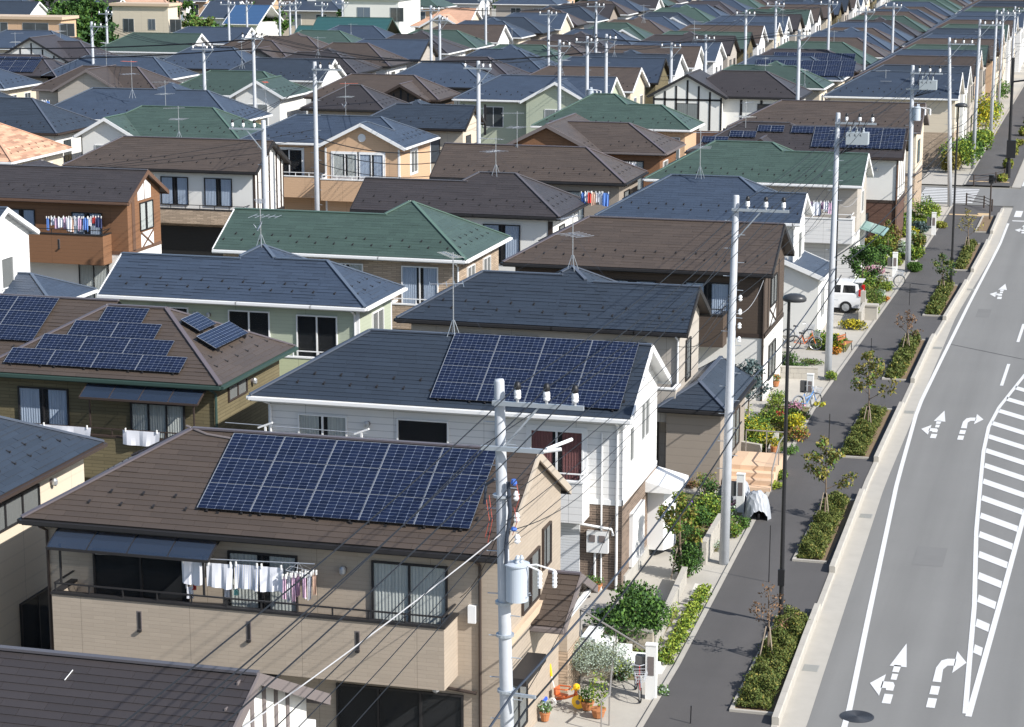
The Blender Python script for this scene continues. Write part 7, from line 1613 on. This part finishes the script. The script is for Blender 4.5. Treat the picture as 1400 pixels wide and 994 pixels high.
for k, (px, m, c) in enumerate(((388, CPK, 'pink'), (392, CW, 'white'), (397, CN, 'navy'), (401, CPK, 'lilac'), (405, CPK, 'rose'), (410, CW, 'white grey'), (415, CPK, 'mauve'), (420, CW, 'plain white'), (425, CPE, 'peach'))):
    u0, z0 = lz(px, 786 if k < 3 else 784); cloth((u0, ly - .1 + .12 * (k % 3), z0 - .02), .1, .68 if k % 2 else .58, m, '%s garment on the hangers at the right end of the laundry' % c, cat='garment', name='garment', seed=k)
u0, z0 = lz(400, 776); hg = MB((u0, ly, z0)); hg.tube([(u0 - .15, ly - .1, z0 - .05), (u0 + .5, ly - .1, z0 - .15), (u0 + .5, ly + .25, z0 - .15), (u0 - .15, ly + .25, z0 - .05), (u0 - .15, ly - .1, z0 - .05)], .01, 4)
for a in (-.1, .15, .4): hg.tube([(u0 + a, ly - .1, z0 - .08), (u0 + .15, ly, z0 + .15), (u0 + a, ly + .25, z0 - .08)], .005, 3)
tag(hg.build('laundry_hanger', TR['si'], uvs=False), 'folding wire laundry hanger holding the small garments', 'hanger')
x, z = atv(168, 574, 65.2); cloth((x - .05, 65.25, 4.28), 1.35, .5, CMT if False else CW, 'white towel draped over the olive balcony, right one', seed=2); cloth((x - 3.1, 65.25, 4.28), 1.9, .4, CW, 'white towel draped over the olive balcony at the left edge', seed=4)
for k in range(13):
    m = [CBL, CW, CPK, CW, CPK, CW, CPE, CW, CPK, CBL, CW, CRD, CN][k]; px = 62 + k * 5.6; u, z = atv(px, 297, 107.0); cloth((u, 106.95 + .3 * RND.random(), z - .06 * RND.random()), RND.uniform(.16, .42), RND.uniform(.35, .8), m, ['royal blue', 'cream', 'pale pink', 'white', 'rose pink', 'snow white', 'peach', 'off white', 'lilac', 'deep blue', 'plain white', 'red', 'navy'][k] + ' garment on the crowded rod of the orange brown house', cat='garment', name='garment', seed=k)
for (px, py, v, n_, d, cols) in ((795, 262, 113.5, 7, 'behind the near black roof', [CBL, CW, CRD, CPE, CW, CW, CBL]), (850, 222, 137, 4, 'outside the dark brown gabled house', [CW, CW, CN, CW]), (1107, 275, 123.4, 6, 'on the balcony of the pale clapboard house', [CPK, CW, CN, CPK, CW, CPK]), (164, 77, 219.6, 3, 'under the green roof at the upper left', [CBL, CBL, CW]), (30, 137, 171, 6, 'by the brown house with grey gable', [CN, CW, CW, CBL, CW, CBL])):
    for k in range(n_):
        u, z = atv(px + k * (5 if v < 160 else 7), py, v); cloth((u, v - .3 * RND.random(), z - .05 * RND.random()), RND.uniform(.2, .45), RND.uniform(.4, .8), cols[k], '%s piece of laundry %s' % (['first', 'second', 'third', 'fourth', 'fifth', 'sixth', 'seventh'][k], d), cat='garment', name='garment', seed=k)

# ---------------------------------------------------------------- the older quarter beyond the rows, upper left
def bld(label, u0, u1, v0, v1, h, m, tm, flat=True, roof_c=None, wins=(), k=.5, name='apartment_building', tilt=None):
    o = ((u0 + u1) / 2, (v0 + v1) / 2, 0); t = empty(name, o, label, 'building', 'older buildings beyond the rows'); mb = MB(o); mb.box(u0, u1, v0, v1, 0, h); mb.build('wall', WALL[m], t)
    if flat: mb = MB(o); mb.box(u0 - .3, u1 + .3, v0 - .3, v1 + .3, h + .003, h + .35); mb.build('parapet', TR[tm], t)
    else: roof(t, o, [(u0 - .5, u1 + .5, v0 - .5, v1 + .5, 'x', flat if isinstance(flat, str) else 'GG')], roof_c, tm, h, k, 0, guards=False)
    for (s0, s1, z0, z1) in wins: window(t, o, 'F', v0, u0 + s0, u0 + s1, z0, z1, 'si', 'c', 2, detail=0)
    return t
# frames found from picture points at chosen depths
def span(px0, px1, py, v): return atv(px0, py, v)[0], atv(px1, py, v)[0]
a, b = span(154, 230, 30, 262); bld('large cream apartment building with flat roof and small windows', a, b, 262, 265, 8.6, 'cream', 'tan', wins=[(1.5, 3, 5.3, 7), (5, 6, 5.6, 7), (8, 9.6, 5.3, 7), (1.2, 3.4, 1.2, 3.2), (5.2, 6.8, 1.2, 3), (8.5, 10.2, 1.2, 3)])
a, b = span(-20, 83, 20, 246); t = bld('tan old house with long charcoal tiled lean roof at the upper left corner', a, b, 246, 250, 7.6, 'tan', 'tan', wins=[(1, 3, 5.6, 7.2), (5, 8.5, 5.6, 7.2), (10, 12, 5.6, 7.2), (1, 6, 1, 3.2)], name='old_house')
lowroof(t, (t.location.x, t.location.y, 0), [(a - 1, b + 2.5, 243, 248, 'x', 'GG')], 'black', 'dk', 4.4, .45, detail=0)
a, b = span(277, 312, 5, 300); bld('white gabled house with pale blue window beneath the old trees', a, b, 300, 308, 5.2, 'plaster', 'w', False, 'blue', [(2, 5, 1, 3.2)], name='old_house')
a, b = span(310, 350, 5, 296); t = bld('white house under a bright blue metal roof', a, b, 296, 305, 4.6, 'plaster', 'w', False, 'blue', [(1, 3, 1, 3)], name='old_house')
[c for c in t.children if c.name.startswith('roof')][0].data.materials[0] = mat('metal_roof_blue', (0.04, 0.095, 0.20), .6, pattern=('slat', .4, .3))
GTM = mat('tile_teal', (0.035, 0.10, 0.10), .35, pattern=('slat', .3, .5), spec=.6)
a, b = span(428, 520, 12, 258); t = bld('hall with large teal green tiled roof', a, b, 256, 266, 4.2, 'brick', 'g', False, 'green', [], k=.62, name='tiled_hall'); [c for c in t.children if c.name.startswith('roof')][0].data.materials[0] = GTM
a, b = span(400, 438, 22, 270); t = bld('small annex with teal tiled roof left of the hall', a, b, 270, 277, 3.6, 'brick', 'g', False, 'green', [], k=.55, name='tiled_hall'); [c for c in t.children if c.name.startswith('roof')][0].data.materials[0] = GTM
a, b = span(262, 330, 32, 262); bld('long low white concrete shed before the blue roofed house', a, b, 258, 263, 2.3, 'plaster', 'w', name='shed')
a, b = span(231, 262, 40, 256); bld('low cream annex beside the apartment building', a, b, 262.5, 268, 5.0, 'cream', 'w', name='annex')
a, b = span(420, 445, 5, 315); bld('white blocky house at the top edge', a, b, 315, 325, 8.5, 'plaster', 'si', wins=[(1.5, 4, 5.5, 7.5)]); a, b = span(470, 545, 2, 300); bld('grey white flat roofed building above the hall', a, b, 300, 310, 8.0, 'plaster', 'si', wins=[(2, 4, 5, 7), (7, 9, 5, 7)])
a, b = span(540, 640, 10, 262); far('cream house with terracotta roof and cream front gable at the top', a + 2, b, 262, 7.5, 'HGf', 'terra', 'cream', 'w', gpos=.55, gw=5.5, ze=6.6, det=-1)
for (px, py, v, h, r, ms, lab) in ((80, 46, 258, 8.0, 3.0, [G, DK], 'broad green tree at the left end of the evergreen group'), (116, 44, 259, 7.5, 2.8, [DK, G], 'bushy dark tree in front of the tallest evergreen'), (136, 40, 258, 6.0, 2.6, [DK], 'lower dark tree by the wall of the apartment building'), (92, 46, 262, 9.0, 2.8, [DK, G], 'tall dark evergreen tree left of the apartment building'), (108, 48, 266, 10.5, 2.4, [DK], 'tallest dark evergreen with bare trunk'), (126, 50, 264, 9.5, 2.6, [DK, G], 'leaning evergreen tree near the apartment building'), (143, 46, 266, 9.0, 2.6, [G, DK], 'green tree touching the apartment building'), (66, 36, 250, 4.2, 2.4, [AU, G], 'brown olive round tree before the old house'), (98, 34, 252, 4.6, 2.2, [DK], 'rounded dark bush below the evergreens'), (180, 42, 258, 3.0, 1.6, [G, LEAF['hedge']], 'small garden tree before the apartment windows'), (272, 30, 290, 5.5, 2.4, [G, LEAF['hedge']], 'green tree left of the white gabled house'), (300, 28, 286, 4.6, 2.2, [DK, G], 'round dark tree before the blue roof'), (255, 42, 260, 2.5, 1.2, [DK], 'clipped dark shrub by the annex'), (300, 50, 248, 3.2, 2.0, [G, LI], 'spreading green garden tree before the white shed'), (285, 46, 252, 2.6, 1.3, [G], 'small green tree before the white shed'), (318, 44, 252, 2.4, 1.4, [LI, G], 'yellow green bushy tree by the vegetable plot'), (357, 14, 318, 8, 3.2, [DK, G], 'big dark tree at the top edge'), (372, 20, 305, 6, 2.6, [G], 'green tree right of the blue roof'), (378, 44, 262, 2.4, 1.6, [DK, G], 'dark bush by the vegetable plot'), (398, 40, 266, 2.4, 1.6, [G, LI], 'green bush by the teal annex'), (338, 36, 270, 3.2, 1.6, [G], 'olive tree at the edge of the plot'), (556, 30, 262, 2.4, 1.3, [G, AU], 'small yellowish tree by the terracotta house'), (25, 34, 246, 2.4, 1.5, [G], 'green shrub below the old house'), (50, 38, 244, 1.8, 1.8, [LI, G], 'low lime shrub below the old house')):
    u, z = atv(px, py, v); tree('old_tree', u, v, h, r, ms, lab, n=2600, leaf=.30, trunk=.14 if h > 4 else .07, stakes=False, group='trees beyond the rows', z=0, lim=10)
for (px, v, w) in ((105, 248, 16), (345, 262, 10)):
    u, z = atv(px, 45, v); n = 5000; P = np.empty((n, 3)); P[:, 0] = RG.uniform(-w / 2, w / 2, n); P[:, 1] = RG.uniform(-1.5, 1.5, n); P[:, 2] = RG.uniform(0, 1.4, n) * (1 + .3 * np.sin(P[:, 0])); leaves('undergrowth', P, .28, [LI, G, AU], seed=9, loc=(u, v, 0), label='green undergrowth and garden plants beyond the last roofs', cat='undergrowth', kind='stuff', prob=[.35, .4, .25])
mb = MB(); mb.face([(-175, 236, -.01), (-93, 236, -.01), (-93, 300, -.01), (-175, 300, -.01)]); struct('field', mb, GRS)
k_ = 0
for j in range(7):
    v = 284 + j * 14
    for i in range(9):
        u = -78 - i * 14.5 - 3 * (j % 2) - j * 2
        if u < -0.62 * v or (u > -97 and v < 330) or (v < 312 and u > -130): continue
        c_ = ['blue', 'black', 'green', 'dkbrown', 'blue', 'brown', 'terra', 'dark'][(i * 3 + j * 5) % 8]; w_ = ['plaster', 'cream', 'tan', 'grey', 'white'][(i + j * 2) % 5]
        uu = u + RND.uniform(-1.5, 1.5); far('%s roofed %s house in older row %s, %s from the evergreens' % (RN[c_], WN[w_], ['first', 'second', 'third', 'fourth', 'fifth', 'sixth', 'seventh'][j], ['first', 'second', 'third', 'fourth', 'fifth', 'sixth', 'seventh', 'eighth', 'ninth'][i]), uu - 11, uu - RND.uniform(0, 2), v + RND.uniform(-2, 2), 7.0, ['HH', 'HHp', 'HG'][(i + j) % 3], c_, w_, det=-1); k_ += 1
        if (i + j) % 2 == 0: tree('old_tree', uu + 2.5, v - 3, 4 + 3 * ((i * j) % 3), 2.4, [G, DK], 'green tree by the %s and %s houses of older row %s' % (['first', 'second', 'third', 'fourth', 'fifth', 'sixth', 'seventh', 'eighth', 'ninth'][i], ['next', 'following', 'last', 'nearest', 'adjoining'][(i + j) % 5], ['one', 'two', 'three', 'four', 'five', 'six', 'seven'][j]), n=1100, leaf=.4, trunk=.12, stakes=False, group='trees beyond the rows', z=0)
n = 26000; P = np.empty((n, 3)); P[:, 0] = RG.uniform(-330, 20, n); P[:, 1] = RG.uniform(430, 500, n) ; P[:, 2] = (7 + 3 * np.sin(P[:, 0] * .11) + 2 * np.sin(P[:, 0] * .37 + P[:, 1] * .2)) * RG.uniform(0, 1, n) ** .4
P[:, 0] += 0; leaves('far_woods', P, 1.3, [G, DK, LEAF['hedge']], seed=12, label='distant wooded belt behind the last houses', cat='woods', kind='stuff', prob=[.4, .4, .2])
